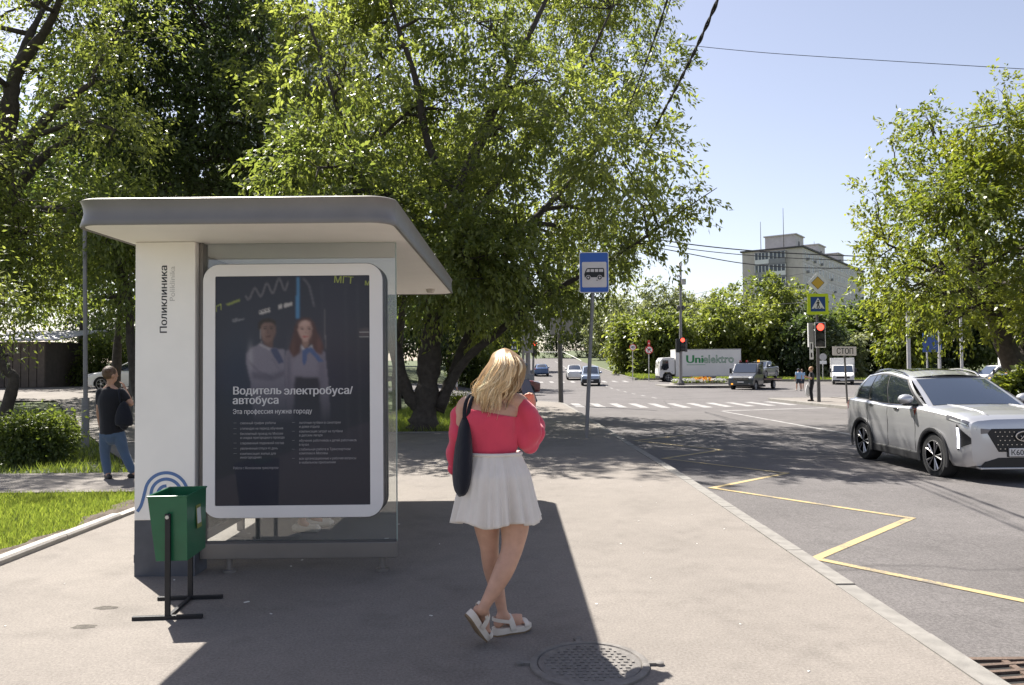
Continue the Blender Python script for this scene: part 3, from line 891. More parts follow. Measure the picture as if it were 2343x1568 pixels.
# ---- the poster: a printed picture, one flat sheet
def poster_print():
    W_, H_ = 168, 248
    u = (np.arange(W_ + 1) / W_); v = (np.arange(H_ + 1) / H_)
    U, V = np.meshgrid(u, v)
    PX = 492 + 355 * U; PY = 633 + 522 * V
    X = (PX * 1.25918 - 600) * 4.881; Y = (PY * 1.25918 - 780) * 4.881
    img = np.zeros((H_ + 1, W_ + 1, 3)); img[:] = (0.020, 0.021, 0.034)
    g = np.random.default_rng(3)
    def blur(m, k):
        for _ in range(k):
            m = (m + np.roll(m, 1, 0) + np.roll(m, -1, 0) + np.roll(m, 1, 1) + np.roll(m, -1, 1)) / 5
        return m
    def mask(pts):
        ins = np.zeros(X.shape, bool); n = len(pts)
        for i in range(n):
            (x1, y1), (x2, y2) = pts[i], pts[(i + 1) % n]
            if y1 == y2: continue
            c_ = ((y1 > Y) != (y2 > Y)) & (X < (x2 - x1) * (Y - y1) / (y2 - y1) + x1)
            ins ^= c_
        return ins.astype(float)
    def paint(pts, col, k=1, a=1.0):
        m = blur(mask(pts), k)[..., None] * a
        img[:] = img * (1 - m) + np.array(col) * m
    def spot(cx, cy, rx, ry, col, a=1.0):
        m = (np.exp(-(((X - cx) / rx) ** 2 + ((Y - cy) / ry) ** 2)) * a)[..., None]
        img[:] = img * (1 - m) + np.array(col) * m
    def line(pts, w, col, a=1.0, k=0):
        m = np.zeros(X.shape)
        for (x1, y1), (x2, y2) in zip(pts, pts[1:]):
            dx, dy = x2 - x1, y2 - y1; t = np.clip(((X - x1) * dx + (Y - y1) * dy) / (dx * dx + dy * dy + 1e-9), 0, 1)
            m = np.maximum(m, (np.hypot(X - x1 - t * dx, Y - y1 - t * dy) < w).astype(float))
        m = blur(m, k)[..., None] * a
        img[:] = img * (1 - m) + np.array(col) * m
    spot(900, 1500, 900, 900, (0.030, 0.036, 0.062), 0.7)
    spot(1750, 900, 300, 900, (0.028, 0.026, 0.045), 0.7)
    spot(400, 1300, 300, 500, (0.018, 0.030, 0.055), 0.8)
    for x in (1600, 1930, 2100): line([(x, 200), (x + 40, 2400)], 14, (0.04, 0.04, 0.055), 0.5, 4)
    line([(1640, 560), (1650, 1100)], 7, (0.16, 0.15, 0.16), 0.6, 1)
    line([(1340, 120), (1420, 220), (1460, 380), (1490, 510)], 9, (0.18, 0.17, 0.2), 0.6, 2)
    paint([(1243, 100), (1288, 100), (1278, 690), (1232, 690)], (0.055, 0.17, 0.33), 2)
    for a_ in (0.0, 22.0):
        pts = [(520 + t * 600, 350 - t * 190 + a_ + (55 + 45 * t) * math.sin(t * 22)) for t in np.linspace(0, 1, 60)]
        line(pts, 7, (0.14, 0.13, 0.15), 0.75, 1)
    paint([(705, 572), (872, 530), (872, 585), (720, 630)], (0.34, 0.32, 0.32), 1); line([(712, 590), (872, 550)], 5, (0.03, 0.03, 0.04))
    paint([(990, 490), (1040, 478), (1040, 540), (990, 552)], (0.36, 0.34, 0.34), 1); paint([(1058, 474), (1180, 455), (1180, 498), (1058, 535)], (0.36, 0.34, 0.34), 1)
    paint([(330, 690), (410, 668), (410, 690), (330, 708)], (0.16, 0.16, 0.18), 1); paint([(330, 715), (500, 675), (500, 690), (330, 732)], (0.2, 0.2, 0.22), 1)
    paint([(250, 470), (440, 400), (440, 430), (255, 500)], (0.20, 0.23, 0.055), 1)
    line([(105, 570), (112, 500), (175, 472), (172, 550)], 9, (0.20, 0.23, 0.055))
    paint([(2125, 840), (2275, 820), (2275, 960), (2125, 960)], (0.06, 0.05, 0.06), 3); line([(2130, 890), (2275, 880)], 5, (0.25, 0.24, 0.24)); line([(2130, 955), (2275, 945)], 5, (0.2, 0.2, 0.2))
    # man
    cloth, shade_ = (0.155, 0.145, 0.185), (0.075, 0.07, 0.10)
    fade = np.clip((2150 - Y) / 750, 0.0, 1.0)
    base = img.copy()
    paint([(600, 1090), (740, 1030), (860, 1080), (920, 1100), (1075, 1120), (1090, 2200), (640, 2200), (590, 1562), (530, 1300), (525, 1180)], cloth, 2)
    paint([(600, 1420), (900, 1470), (1075, 1390), (1080, 1480), (900, 1560), (620, 1520)], shade_, 5, 0.7)
    spot(590, 1220, 40, 160, (0.26, 0.25, 0.28), 0.7); line([(725, 1045), (865, 1110)], 16, (0.30, 0.28, 0.30), 0.8, 2)
    line([(560, 1270), (700, 1420), (880, 1500)], 8, shade_, 0.7, 2); line([(900, 1250), (1000, 1400)], 8, shade_, 0.6, 2)
    paint([(868, 1110), (960, 1092), (1064, 1290), (990, 1325), (905, 1190)], (0.045, 0.055, 0.11), 1)
    paint([(765, 960), (905, 960), (905, 1085), (860, 1090), (780, 1040)], (0.10, 0.06, 0.055), 2)
    paint([(728, 760), (800, 715), (900, 715), (940, 780), (945, 880), (905, 985), (835, 1025), (770, 985), (735, 890)], (0.145, 0.088, 0.078), 2)
    spot(900, 860, 45, 110, (0.09, 0.055, 0.05), 0.5); spot(770, 860, 30, 110, (0.21, 0.14, 0.125), 0.6)
    paint([(700, 830), (698, 740), (750, 690), (860, 672), (940, 715), (955, 850), (925, 760), (870, 735), (780, 740), (735, 790), (725, 860)], (0.022, 0.015, 0.014), 2)
    for ex in (795, 885):
        spot(ex, 822, 24, 11, (0.03, 0.02, 0.02), 0.9); line([(ex - 32, 800), (ex + 28, 798)], 6, (0.03, 0.018, 0.016), 0.8, 1)
    line([(840, 820), (832, 885), (852, 892)], 6, (0.075, 0.045, 0.04), 0.7, 1); line([(805, 932), (875, 930)], 7, (0.07, 0.03, 0.03), 0.9, 1)
    line([(735, 830), (728, 900), (742, 1020)], 5, (0.32, 0.30, 0.30), 0.6, 1)
    # woman
    paint([(1085, 1140), (1200, 1100), (1310, 1055), (1380, 1120), (1470, 1065), (1640, 1160), (1700, 1700), (1720, 2250), (1100, 2250), (1070, 1500)], (0.165, 0.150, 0.190), 2)
    spot(1130, 1400, 40, 350, shade_, 0.6); spot(1600, 1400, 60, 300, shade_, 0.5); paint([(1215, 1500), (1560, 1520), (1600, 2400), (1180, 2400)], (0.022, 0.021, 0.032), 4)
    line([(1300, 1060), (1350, 1130)], 20, (0.33, 0.32, 0.34), 0.9, 1); line([(1470, 1065), (1420, 1120)], 20, (0.33, 0.32, 0.34), 0.9, 1)
    paint([(1258, 720), (1320, 665), (1410, 668), (1490, 740), (1540, 900), (1625, 1080), (1600, 1200), (1500, 1160), (1450, 1040), (1310, 1050), (1290, 1170), (1195, 1235), (1135, 1125), (1195, 900), (1215, 790)], (0.062, 0.028, 0.030), 3)
    spot(1560, 1060, 40, 120, (0.12, 0.055, 0.055), 0.6); spot(1190, 1080, 30, 120, (0.10, 0.05, 0.045), 0.5)
    paint([(1318, 985), (1412, 985), (1405, 1085), (1375, 1110), (1330, 1080)], (0.21, 0.13, 0.11), 2)
    paint([(1272, 770), (1340, 708), (1425, 720), (1462, 820), (1445, 925), (1395, 1005), (1340, 1005), (1285, 930), (1260, 850)], (0.35, 0.225, 0.195), 2)
    spot(1430, 880, 30, 110, (0.20, 0.12, 0.105), 0.6); spot(1350, 750, 60, 30, (0.45, 0.31, 0.27), 0.6)
    for ex in (1320, 1422):
        spot(ex, 832, 24, 10, (0.06, 0.035, 0.035), 0.95); line([(ex - 32, 806), (ex + 26, 802)], 5, (0.11, 0.06, 0.05), 0.8, 1)
    line([(1378, 830), (1372, 885), (1390, 895)], 6, (0.22, 0.13, 0.11), 0.8, 1); line([(1335, 942), (1405, 940)], 9, (0.30, 0.06, 0.06), 0.9, 1)
    paint([(1325, 1130), (1380, 1105), (1450, 1085), (1620, 1290), (1560, 1300), (1430, 1160), (1395, 1180), (1375, 1320), (1330, 1345)], (0.055, 0.085, 0.19), 1)
    img[:] = base * (1 - fade[..., None]) + img * fade[..., None]
    img *= (1 + 0.10 * (g.random(img.shape[:2])[..., None] - 0.5))
    xs_ = qx0 + (qx1 - qx0) * U; zs_ = qz1 - (qz1 - qz0) * V
    verts = np.stack([xs_, np.full_like(xs_, FY + 0.009), zs_], -1).reshape(-1, 3)
    idx = np.arange((W_ + 1) * (H_ + 1)).reshape(H_ + 1, W_ + 1)
    f = np.stack([idx[:-1, :-1], idx[1:, :-1], idx[1:, 1:], idx[:-1, 1:]], -1).reshape(-1, 4)
    me = np_mesh('poster', verts, f)
    ca = me.attributes.new('Col', 'FLOAT_COLOR', 'POINT')
    ca.data.foreach_set('color', np.concatenate([img, np.ones(img.shape[:2] + (1,))], -1).astype(np.float32).ravel())
    return me
M_POSTER = pmat('poster_print', (0.1, 0.1, 0.1), 0.55, attr='Col', coat=0.35, spec=0.3)
poster = link('poster', poster_print(), M_POSTER, sh)
M_PTXT = pmat('poster_white_ink', (0.52, 0.51, 0.53), 0.5)
M_PTXT2 = pmat('poster_grey_ink', (0.30, 0.29, 0.31), 0.5)
M_PGRN = pmat('poster_green_ink', (0.24, 0.28, 0.07), 0.5)
def ptext(s, x0, base, x1, bold=0.0, mat=None, rot=0, size=None, depth=0.0004):
    p = at(x0, base, FY + 0.007); q = at(x1, base, FY + 0.007)
    me = text_mesh(s, size or 0.06, bold=bold, width=(q.x - p.x) if x1 else None, depth=depth)
    o = link('lettering', me, mat or M_PTXT, poster)
    facing(o, (p.x, FY + 0.0075, p.z), (math.cos(R(rot)), 0, math.sin(R(rot))), (-math.sin(R(rot)), 0, math.cos(R(rot))))
    return o
ptext('Водитель', 531, 903, 641.5, 0.0016, size=0.083)
ptext('электробуса/', 648, 903, 806, 0.0016, size=0.083)
ptext('автобуса', 531, 925, 636, 0.0016, size=0.083)
ptext('Эта профессия нужна городу', 532, 947.5, 713, 0.0003, size=0.050)
L1 = [('сменный график работы', 971, 630), ('стипендия на период обучения', 983.5, 647), ('бесплатный проезд по Москве', 995.5, 647), ('и скидка пригородного проезда', 1004.5, 650), ('современный подвижной состав', 1017, 649), ('увеличенный отпуск 41 день', 1029, 635), ('компенсация жилья для', 1041, 630), ('иногородних', 1049.5, 598)]
for s, y, x1 in L1: ptext(s, 549, y, x1, 0.0001, M_PTXT2, size=0.026)
for y in (970, 983, 995, 1016, 1028, 1040): ptext('–', 534, y, 541, 0.0002, M_PTXT2, size=0.026)
L2 = [('льготные путёвки в санатории', 970, 779), ('и дома отдыха', 979, 730), ('компенсация затрат на путёвки', 990, 783), ('в детские лагеря', 999, 737), ('обучение работников и детей работников', 1011, 815), ('в вузах', 1020, 706), ('стабильная работа в Транспортном', 1031, 801), ('комплексе Москвы', 1040, 749), ('все организационные и рабочие вопросы', 1052, 814), ('в мобильном приложении', 1061, 767)]
for s, y, x1 in L2: ptext(s, 684, y, x1, 0.0001, M_PTXT2, size=0.026)
for y in (969, 989, 1010, 1030, 1051): ptext('–', 668, y, 674, 0.0002, M_PTXT2, size=0.026)
ptext('Работа с Московским транспортом', 533, 1074, 636, 0.0001, M_PTXT2, size=0.026)
o = ptext('МГТ', 762, 647, 806, 0.001, M_PGRN, rot=-4, size=0.075)
o = ptext('М', 833, 653, 844, 0.001, M_PGRN, rot=-4, size=0.05)

# back wall: posts, rails, panes; bench inside
BX = -2.66
for y in (6.22, 7.55, 8.88, 10.2):
    mb = MB(); mb.box((BX - 0.03, y - 0.03, 0.0), (BX + 0.03, y + 0.03, SZ + 0.004)); mb.build('back_post', M_STEEL, sh, bev=0.004)
for y0, y1 in ((6.25, 7.52), (7.58, 8.85), (8.91, 10.17)):
    mb = MB(); mb.box((BX - 0.005, y0, 0.17), (BX + 0.005, y1, 2.46)); mb.build('back_pane', M_GLASSB, sh)
    mb = MB(); mb.box((BX - 0.02, y0, 0.10), (BX + 0.02, y1, 0.17)); mb.build('back_rail', M_STEEL, sh)
    mb = MB(); mb.box((BX - 0.02, y0, 2.46), (BX + 0.02, y1, SZ + 0.003)); mb.build('back_rail', M_STEEL, sh)
bench = thing('shelter_bench', 'slatted bench inside the bus shelter behind the poster case', 'bench', (0, 0, 0))
M_WOOD = pmat('bench_wood', (0.28, 0.17, 0.09), 0.6, var=0.2, vscale=9)
for k in range(4):
    mb = MB(); mb.box((BX + 0.12 + k * 0.10, 6.95, 0.43), (BX + 0.20 + k * 0.10, 9.6, 0.46)); mb.build('slat', M_WOOD, bench, bev=0.004)
for y in (7.15, 9.4):
    mb = MB(); mb.box((BX + 0.10, y - 0.02, 0.40), (BX + 0.52, y + 0.02, 0.43)); mb.box((BX + 0.28, y - 0.02, 0.0), (BX + 0.32, y + 0.02, 0.40)); mb.build('leg', M_DARKST, bench)

# ================================================================ litter bin
M_GREEN = pmat('bin_green', (0.012, 0.115, 0.050), 0.38, var=0.14, vscale=6, coat=0.2)
M_BLACKM = pmat('black_metal', (0.018, 0.018, 0.020), 0.5, 0.2, var=0.2)
bn = thing('litter_bin', 'green metal litter bin hung on a black frame before the shelter', 'litter bin', (-2.20, 5.1, 0), rz=R(4))
mb = MB()
t0, t1 = 0.118, 0.098
def binring(z, kx, ky, sk): return [(-kx + sk, -ky, z), (kx + sk, -ky, z), (kx + sk, ky, z), (-kx + sk, ky, z)]
outer = [binring(0.355, 0.098, 0.175, 0.012), binring(0.765, 0.122, 0.19, -0.012)]
inner = [binring(0.765, 0.118, 0.186, -0.012), binring(0.365, 0.094, 0.171, 0.012)]
mb.loft(outer + inner)
body = mb.build('bin_body', M_GREEN, bn, bev=0.003)
mb = MB()
rim = binring(0.765, 0.123, 0.191, -0.012)
for i in range(4):
    mb.tube([rim[i], rim[(i + 1) % 4]], 0.006, 6)
mb.build('rim', M_GREEN, body)
for s in (-1, 1):
    mb = MB(); mb.box((-0.016, s * 0.206 - 0.010, 0.012), (0.016, s * 0.206 + 0.010, 0.66)); mb.build('leg', M_BLACKM, bn, bev=0.002)
    mb = MB(); mb.box((-0.215, s * 0.206 - 0.014, 0.0), (0.215, s * 0.206 + 0.014, 0.024)); mb.build('foot', M_BLACKM, bn, bev=0.002)
    mb = MB(); mb.cyl((0.0, s * 0.19, 0.64), (0.0, s * 0.225, 0.64), 0.012, n=10); mb.build('pivot_bolt', pmat('bolt_zinc', (0.5, 0.5, 0.48), 0.4, 0.8), bn)
mb = MB(); mb.box((-0.012, -0.196, 0.002), (0.012, 0.196, 0.020)); mb.build('crossbar', M_BLACKM, bn)
mb = MB()
Ms = Matrix.Translation((0.1155, 0.02, 0.60)) @ Matrix.Rotation(R(-3.3), 4, 'Y')
mb.box((0, -0.045, -0.075), (0.002, 0.045, 0.075), Ms); st = mb.build('sticker', pmat('sticker_yellow', (0.20, 0.22, 0.05), 0.5), body)
mb = MB(); mb.box((0.0025, -0.035, -0.045), (0.0035, 0.035, 0.055), Ms); mb.build('sticker_label', pmat('sticker_white', (0.6, 0.6, 0.58), 0.5), body)
# ================================================================ trees and shrubs
M_BARK = pmat('bark_dark', (0.060, 0.050, 0.042), 0.95, var=0.35, vscale=9, bump=1.0, bscale=26)
M_BARK2 = pmat('bark_brown', (0.095, 0.075, 0.06), 0.95, var=0.35, vscale=9, bump=1.0, bscale=26)
M_LEAF = leafmat('leaf_maple', (0.058, 0.082, 0.024), (0.200, 0.222, 0.078), 0.52, (1.0, 1.0, 0.50), 0.5)
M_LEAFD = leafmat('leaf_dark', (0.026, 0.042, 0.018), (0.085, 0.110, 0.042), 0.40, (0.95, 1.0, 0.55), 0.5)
M_LEAFY = leafmat('leaf_yellowgreen', (0.055, 0.085, 0.018), (0.200, 0.215, 0.048), 0.46, (1.0, 0.98, 0.42), 0.45)
M_LEAFF = leafmat('leaf_far', (0.060, 0.088, 0.024), (0.195, 0.215, 0.062), 0.42, (1.0, 1.0, 0.48), 0.4)
M_LEAFG = leafmat('leaf_grey_willow', (0.075, 0.095, 0.045), (0.20, 0.215, 0.12), 0.35, (1.0, 1.0, 0.6), 0.4)
M_LEAFM = leafmat('leaf_mid', (0.048, 0.075, 0.022), (0.150, 0.178, 0.055), 0.45, (1.0, 1.0, 0.42), 0.4)

def leaf_cloud(g, P, D, per, L=(0.10, 0.15), wr=0.42, twig=0.6, droop=0.35, scat=0.16, tip=0.0, jit=0.45):
    """leaves along twigs starting at P, pointing along D"""
    n = len(P); k = per
    t = g.uniform(0.0, 1.0, (n, k, 1)) * twig
    sag = -(t / twig) ** 2 * twig * 0.28
    base = P[:, None, :] + D[:, None, :] * t + g.normal(0, scat, (n, k, 3)) * 0.6
    base[..., 2] += sag[..., 0]
    base = base.reshape(-1, 3); m = len(base)
    d = np.repeat(D, k, 0) * 0.75 + g.normal(0, jit, (m, 3)); d[:, 2] -= droop
    d /= np.linalg.norm(d, axis=1, keepdims=True) + 1e-9
    r = g.normal(0, 0.55, (m, 3)); r[:, 2] += 0.9
    s = np.cross(d, r); s /= np.linalg.norm(s, axis=1, keepdims=True) + 1e-9
    nrm = np.cross(s, d)
    ln = g.uniform(L[0], L[1], (m, 1)); w = ln * wr * g.uniform(0.75, 1.2, (m, 1)) * 0.5
    v = np.empty((m, 4, 3), dtype=np.float32)
    v[:, 0] = base
    mid = base + d * ln * 0.42 + nrm * ln * 0.05
    v[:, 1] = mid + s * w
    v[:, 2] = base + d * ln - nrm * ln * 0.06
    v[:, 3] = mid - s * w
    f = np.arange(m * 4).reshape(m, 4)
    return v.reshape(-1, 3), f, m

def twig_points(g, blobs, shell=0.45):
    """twig starts in the outer part of each lobe; lobe = (centre, radii, count)"""
    P, D, B = [], [], []
    for bi, (c, r, n) in enumerate(blobs):
        d = g.normal(0, 1, (n, 3)); d /= np.linalg.norm(d, axis=1, keepdims=True)
        q = (shell + (1 - shell) * g.random((n, 1)) ** 0.6)
        off = d * q * np.array(r)
        P.append(np.array(c) + off)
        dd = d * 0.8 + g.normal(0, 0.4, (n, 3)); dd[:, 2] += -0.1
        dd /= np.linalg.norm(dd, axis=1, keepdims=True)
        D.append(dd); B.append(np.full(n, bi))
    return np.concatenate(P), np.concatenate(D), np.concatenate(B)

def limb_points(a, b, n=5, wob=0.12, seed=0, arch=0.1):
    r_ = random.Random(seed); a = Vector(a); b = Vector(b); L_ = (b - a).length
    out = []
    for i in range(n + 1):
        t = i / n; p = a.lerp(b, t)
        if 0 < i < n: p += Vector((r_.uniform(-1, 1), r_.uniform(-1, 1), r_.uniform(-1, 1))) * wob * L_ * 0.3
        p.z += arch * L_ * math.sin(math.pi * t) * 0.5
        out.append(p)
    return out

def make_tree(name, label, trunk, blobs, leaf, per=18, L=(0.10, 0.15), wr=0.42, twig=0.6, bark=None, group=None, seed=1, limbs=(), sub=10, droop=0.35, scat=0.16, shell=0.45, lvpow=1.0, cat='tree', rb=0.05):
    """trunk: list of (point, radius); limbs: more such lists; blobs: crown lobes in world coordinates"""
    g = np.random.default_rng(seed); bark = bark or M_BARK
    base = Vector(trunk[0][0]) if trunk else Vector(blobs[0][0])
    root = thing(name, label, cat, (base.x, base.y, base.z), group=group)
    off = np.array(base)
    loc = lambda p: Vector(p) - base
    if trunk:
        mb = MB()
        for k, ln in enumerate([trunk] + list(limbs)):
            P = catmull([(*loc(p), r) for p, r in ln], 6)
            jit = np.random.default_rng(seed * 7 + k)
            mb.tube([q[:3] for q in P], [max(0.006, q[3] * (1 + 0.08 * jit.normal())) for q in P], 10 if k == 0 else 8)
        tr = mb.build('trunk', bark, root, smooth=180)
        # boughs from trunk or nearest limb to each lobe, then thin twigs
        nodes = []
        for ln in [trunk] + list(limbs):
            P = catmull([(*p, r) for p, r in ln], 4)
            nodes += [(Vector(q[:3]), q[3]) for q in P[len(P) // 3:]]
        mb = MB()
        for bi, (c, r, n) in enumerate(blobs):
            c = Vector(c)
            best = min(nodes, key=lambda nd: (nd[0] - c).length + (2.0 if nd[0].z > c.z + 0.5 else 0))
            L_ = (best[0] - c).length
            r0 = min(best[1] * 0.8, rb + 0.012 * L_)
            pts = limb_points(best[0], c, 5, 0.25, seed + bi, 0.12)
            mb.tube([loc(p) for p in pts], [r0 * (1 - 0.75 * i / 5) for i in range(6)], 6)
            for s_ in range(sub):
                d = g.normal(0, 1, 3); d /= np.linalg.norm(d)
                st = pts[2 + s_ % 4]; e = c + Vector(d * np.array(r) * 0.95)
                pp = limb_points(st, e, 3, 0.3, seed * 31 + bi * 17 + s_, 0.1)
                mb.tube([loc(p) for p in pp], [r0 * 0.32, r0 * 0.22, r0 * 0.14, 0.005], 4)
        tag(mb.build('branches', bark, root, smooth=180), kind='stuff')
    P, D, B = twig_points(g, blobs, shell)
    v, f, m = leaf_cloud(g, P - off, D, per, L, wr, twig, droop, scat)
    bl = g.random(len(blobs)) * 0.45
    lv = np.clip(np.repeat(bl[B], per) + g.random(m) ** lvpow * 0.6, 0, 1)
    link('crown', np_mesh('crown', v, f, lv=lv), leaf, root)
    return root

def lobes_px(items, seed=0):
    """crown lobes from where they stand: (px, py, distance, radius in m, twigs)"""
    out = []
    for px, py, Y, r, n in items:
        c = at(px, py, Y); out.append((tuple(c), (r, r, r * 0.85), n))
    return out

def G(x, y): return (x, y, ground(x, y) - 0.05)

# ---- the big forked tree behind the shelter
T1 = (-2.35, 20.0)
def P_(px, py, Y): return tuple(at(px, py, Y))
trunk = [(G(*T1), 0.42), (P_(972, 940, 20.0), 0.33), (P_(978, 880, 20.0), 0.30), (P_(985, 790, 20.0), 0.27), (P_(995, 690, 20.1), 0.25), (P_(1005, 560, 20.2), 0.22), (P_(1075, 380, 20.3), 0.18), (P_(1150, 200, 20.4), 0.12), (P_(1230, 40, 20.6), 0.07), (P_(1290, -90, 20.8), 0.03)]
limbs = [
    [(P_(970, 950, 20.0), 0.20), (P_(928, 890, 19.9), 0.17), (P_(905, 800, 19.8), 0.15), (P_(890, 690, 19.6), 0.13), (P_(870, 540, 19.2), 0.10), (P_(800, 330, 18.8), 0.07), (P_(740, 150, 18.6), 0.04), (P_(690, 0, 18.4), 0.02)],
    [(P_(1000, 940, 20.1), 0.20), (P_(1040, 850, 20.3), 0.16), (P_(1075, 760, 20.5), 0.14), (P_(1120, 660, 20.7), 0.12), (P_(1190, 540, 21.0), 0.10), (P_(1300, 420, 21.3), 0.07), (P_(1400, 300, 21.5), 0.04), (P_(1480, 200, 21.6), 0.02)],
    [(P_(1005, 930, 20.0), 0.16), (P_(1060, 830, 19.8), 0.12), (P_(1140, 760, 19.6), 0.10), (P_(1240, 680, 19.4), 0.08), (P_(1370, 610, 19.0), 0.055), (P_(1480, 540, 18.7), 0.035), (P_(1580, 470, 18.5), 0.018), (P_(1640, 430, 18.4), 0.008)],
    [(P_(1040, 440, 20.2), 0.13), (P_(980, 330, 20.0), 0.10), (P_(950, 180, 19.8), 0.08), (P_(900, 30, 19.6), 0.05), (P_(860, -120, 19.4), 0.03)],
    [(P_(995, 620, 20.1), 0.13), (P_(1100, 470, 21.5), 0.10), (P_(1200, 330, 22.5), 0.07), (P_(1330, 160, 23), 0.05), (P_(1400, 20, 23.2), 0.03)],
]
it = []
r_ = random.Random(42)
# front, middle and back layers of lobes inside the crown's outline
outline = [(1000, -160), (1240, -160), (1390, -140), (1450, -60), (1475, 60), (1500, 150), (1505, 250), (1515, 330), (1505, 410), (1470, 510), (1410, 560), (1330, 605), (1240, 665), (1130, 695), (1040, 690), (950, 660), (860, 640), (760, 610), (660, 560), (600, 420), (620, 200), (640, 20), (700, -160)]
def inside(px, py):
    ins = False; n = len(outline)
    for i in range(n):
        (x1, y1), (x2, y2) = outline[i], outline[(i + 1) % n]
        if (y1 > py) != (y2 > py) and px < (x2 - x1) * (py - y1) / (y2 - y1) + x1: ins = not ins
    return ins
cells = []
for gx in range(600, 1600, 105):
    for gy in range(-150, 740, 105):
        px, py = gx + r_.uniform(-35, 35), gy + r_.uniform(-35, 35)
        if inside(px, py): cells.append((px, py))
for k, (px, py) in enumerate(cells):
    edge = not (inside(px + 90, py) and inside(px, py + 90) and inside(px - 90, py) and inside(px, py - 90))
    Y = 20.2 + (r_.uniform(-1.2, 1.2) if edge else r_.choice((-3.6, -2.4, 0.3, 2.6, 4.0)) + r_.uniform(-0.7, 0.7))
    if r_.random() < 0.06: continue
    it.append((px, py, Y, r_.uniform(0.75, 1.15), int(r_.uniform(58, 92)) if not edge else 50))
it += [(1515, 470, 18.5, 0.5, 24), (1575, 450, 18.4, 0.32, 11), (1470, 560, 18.8, 0.5, 20), (1515, 515, 18.6, 0.32, 9), (1450, 580, 18.9, 0.35, 9), (1400, 590, 19.2, 0.7, 45), (1290, 665, 19.3, 0.6, 40), (1215, 690, 19.6, 0.6, 40), (1120, 715, 20.5, 0.7, 45), (1360, 625, 19.3, 0.5, 30), (1515, 165, 20, 0.4, 12), (1525, 330, 20, 0.42, 13), (1010, 640, 18.0, 0.8, 60), (1180, 600, 18.2, 0.9, 70), (1330, 560, 18.0, 0.9, 60), (1080, 560, 17.6, 0.9, 60)]
it = [(a, b, max(c_, 20.4) if (1230 < a < 1470 and b > 470) else c_, d, e) for a, b, c_, d, e in it]
deep = []
for (a, b, c_, d, e) in it:      # the crown reaches far over the road
    if 1160 < a < 1500 and r_.random() < 0.66 and d > 0.6:
        c2 = 20.5 + r_.uniform(2.5, 10.0); deep.append((a, b, c2, d * c2 / 20.2, int(e * 1.35)))
    else: deep.append((a, b, c_, d, e))
it = deep
make_tree('maple_tree', 'big forked tree with dark trunks behind the bus shelter', trunk, lobes_px(it), M_LEAF, per=28, L=(0.115, 0.178), wr=0.44, twig=0.8, limbs=limbs, seed=3, sub=7, lvpow=0.9, scat=0.10)

# ---- trees on the left lawn
def leaning(x, y, h, dx, dy, r0, seed, n=5):
    r_ = random.Random(seed); pts = []
    for i in range(n + 1):
        t = i / n
        pts.append(((x + dx * t + r_.uniform(-0.15, 0.15) * t * 2, y + dy * t + r_.uniform(-0.15, 0.15) * t * 2, ground(x, y) - 0.05 + h * t), r0 * (1 - 0.8 * t)))
    return pts
def crown_blobs(c, r, n_lobes, lobe_r, twigs, seed, squash=1.0, low=-0.8):
    """uneven crown: lobes over an ellipsoid plus a few inside and a few straying"""
    r_ = random.Random(seed); out = []
    k = 0
    while k < n_lobes:
        d = Vector((r_.gauss(0, 1), r_.gauss(0, 1), r_.gauss(0, 1))).normalized()
        if d.z < low: continue
        q = r_.choice((0.35, 0.75, 0.85, 0.9, 1.0, 1.12))
        lr = lobe_r * r_.uniform(0.65, 1.2)
        out.append(((c[0] + d.x * r[0] * q, c[1] + d.y * r[1] * q, c[2] + d.z * r[2] * q), (lr, lr, lr * 0.85 * squash), int(twigs * r_.uniform(0.7, 1.2))))
        k += 1
    return out
tw = dict(per=24, L=(0.10, 0.165), wr=0.42, twig=0.7, sub=6)
# large tree at the left edge with heavy dark limbs
tr = [(G(-14.2, 20.5), 0.40), (P_(-60, 700, 20.3), 0.34), (P_(-20, 560, 20.0), 0.30), (P_(0, 420, 19.8), 0.26), (P_(20, 260, 19.6), 0.21), (P_(40, 160, 19.5), 0.17), (P_(110, 60, 19.3), 0.10), (P_(170, -80, 19), 0.05)]
lm = [[(P_(-20, 470, 19.9), 0.2), (P_(60, 330, 19.2), 0.14), (P_(130, 250, 18.8), 0.10), (P_(210, 190, 18.4), 0.06)],
      [(P_(-30, 560, 20), 0.2), (P_(40, 430, 20.6), 0.15), (P_(110, 350, 21), 0.11), (P_(200, 300, 21.4), 0.06)],
      [(P_(30, 190, 19.6), 0.14), (P_(60, 100, 20), 0.10), (P_(100, 20, 20.4), 0.06)]]
r_ = random.Random(8); it = []
for gx in range(-260, 330, 100):
    for gy in range(-160, 560, 105):
        if r_.random() < 0.13 or (100 < gx < 250 and 250 < gy < 480 and r_.random() < 0.6): continue
        it.append((gx + r_.uniform(-40, 40), gy + r_.uniform(-40, 40), 20 + r_.choice((-2.6, -1, 1, 2.8)) + r_.uniform(-0.6, 0.6), r_.uniform(0.75, 1.15), int(r_.uniform(38, 62))))
it += [(60, 560, 18.2, 0.7, 40), (20, 620, 18, 0.7, 45), (100, 620, 19, 0.6, 35), (70, 690, 18.5, 0.5, 24), (130, 540, 19, 0.7, 40), (10, 700, 18.8, 0.5, 30)]
make_tree('maple_tree', 'large tree at the left edge with heavy dark limbs among yellow-green leaves', tr, lobes_px(it), M_LEAF, limbs=lm, seed=12, **tw)
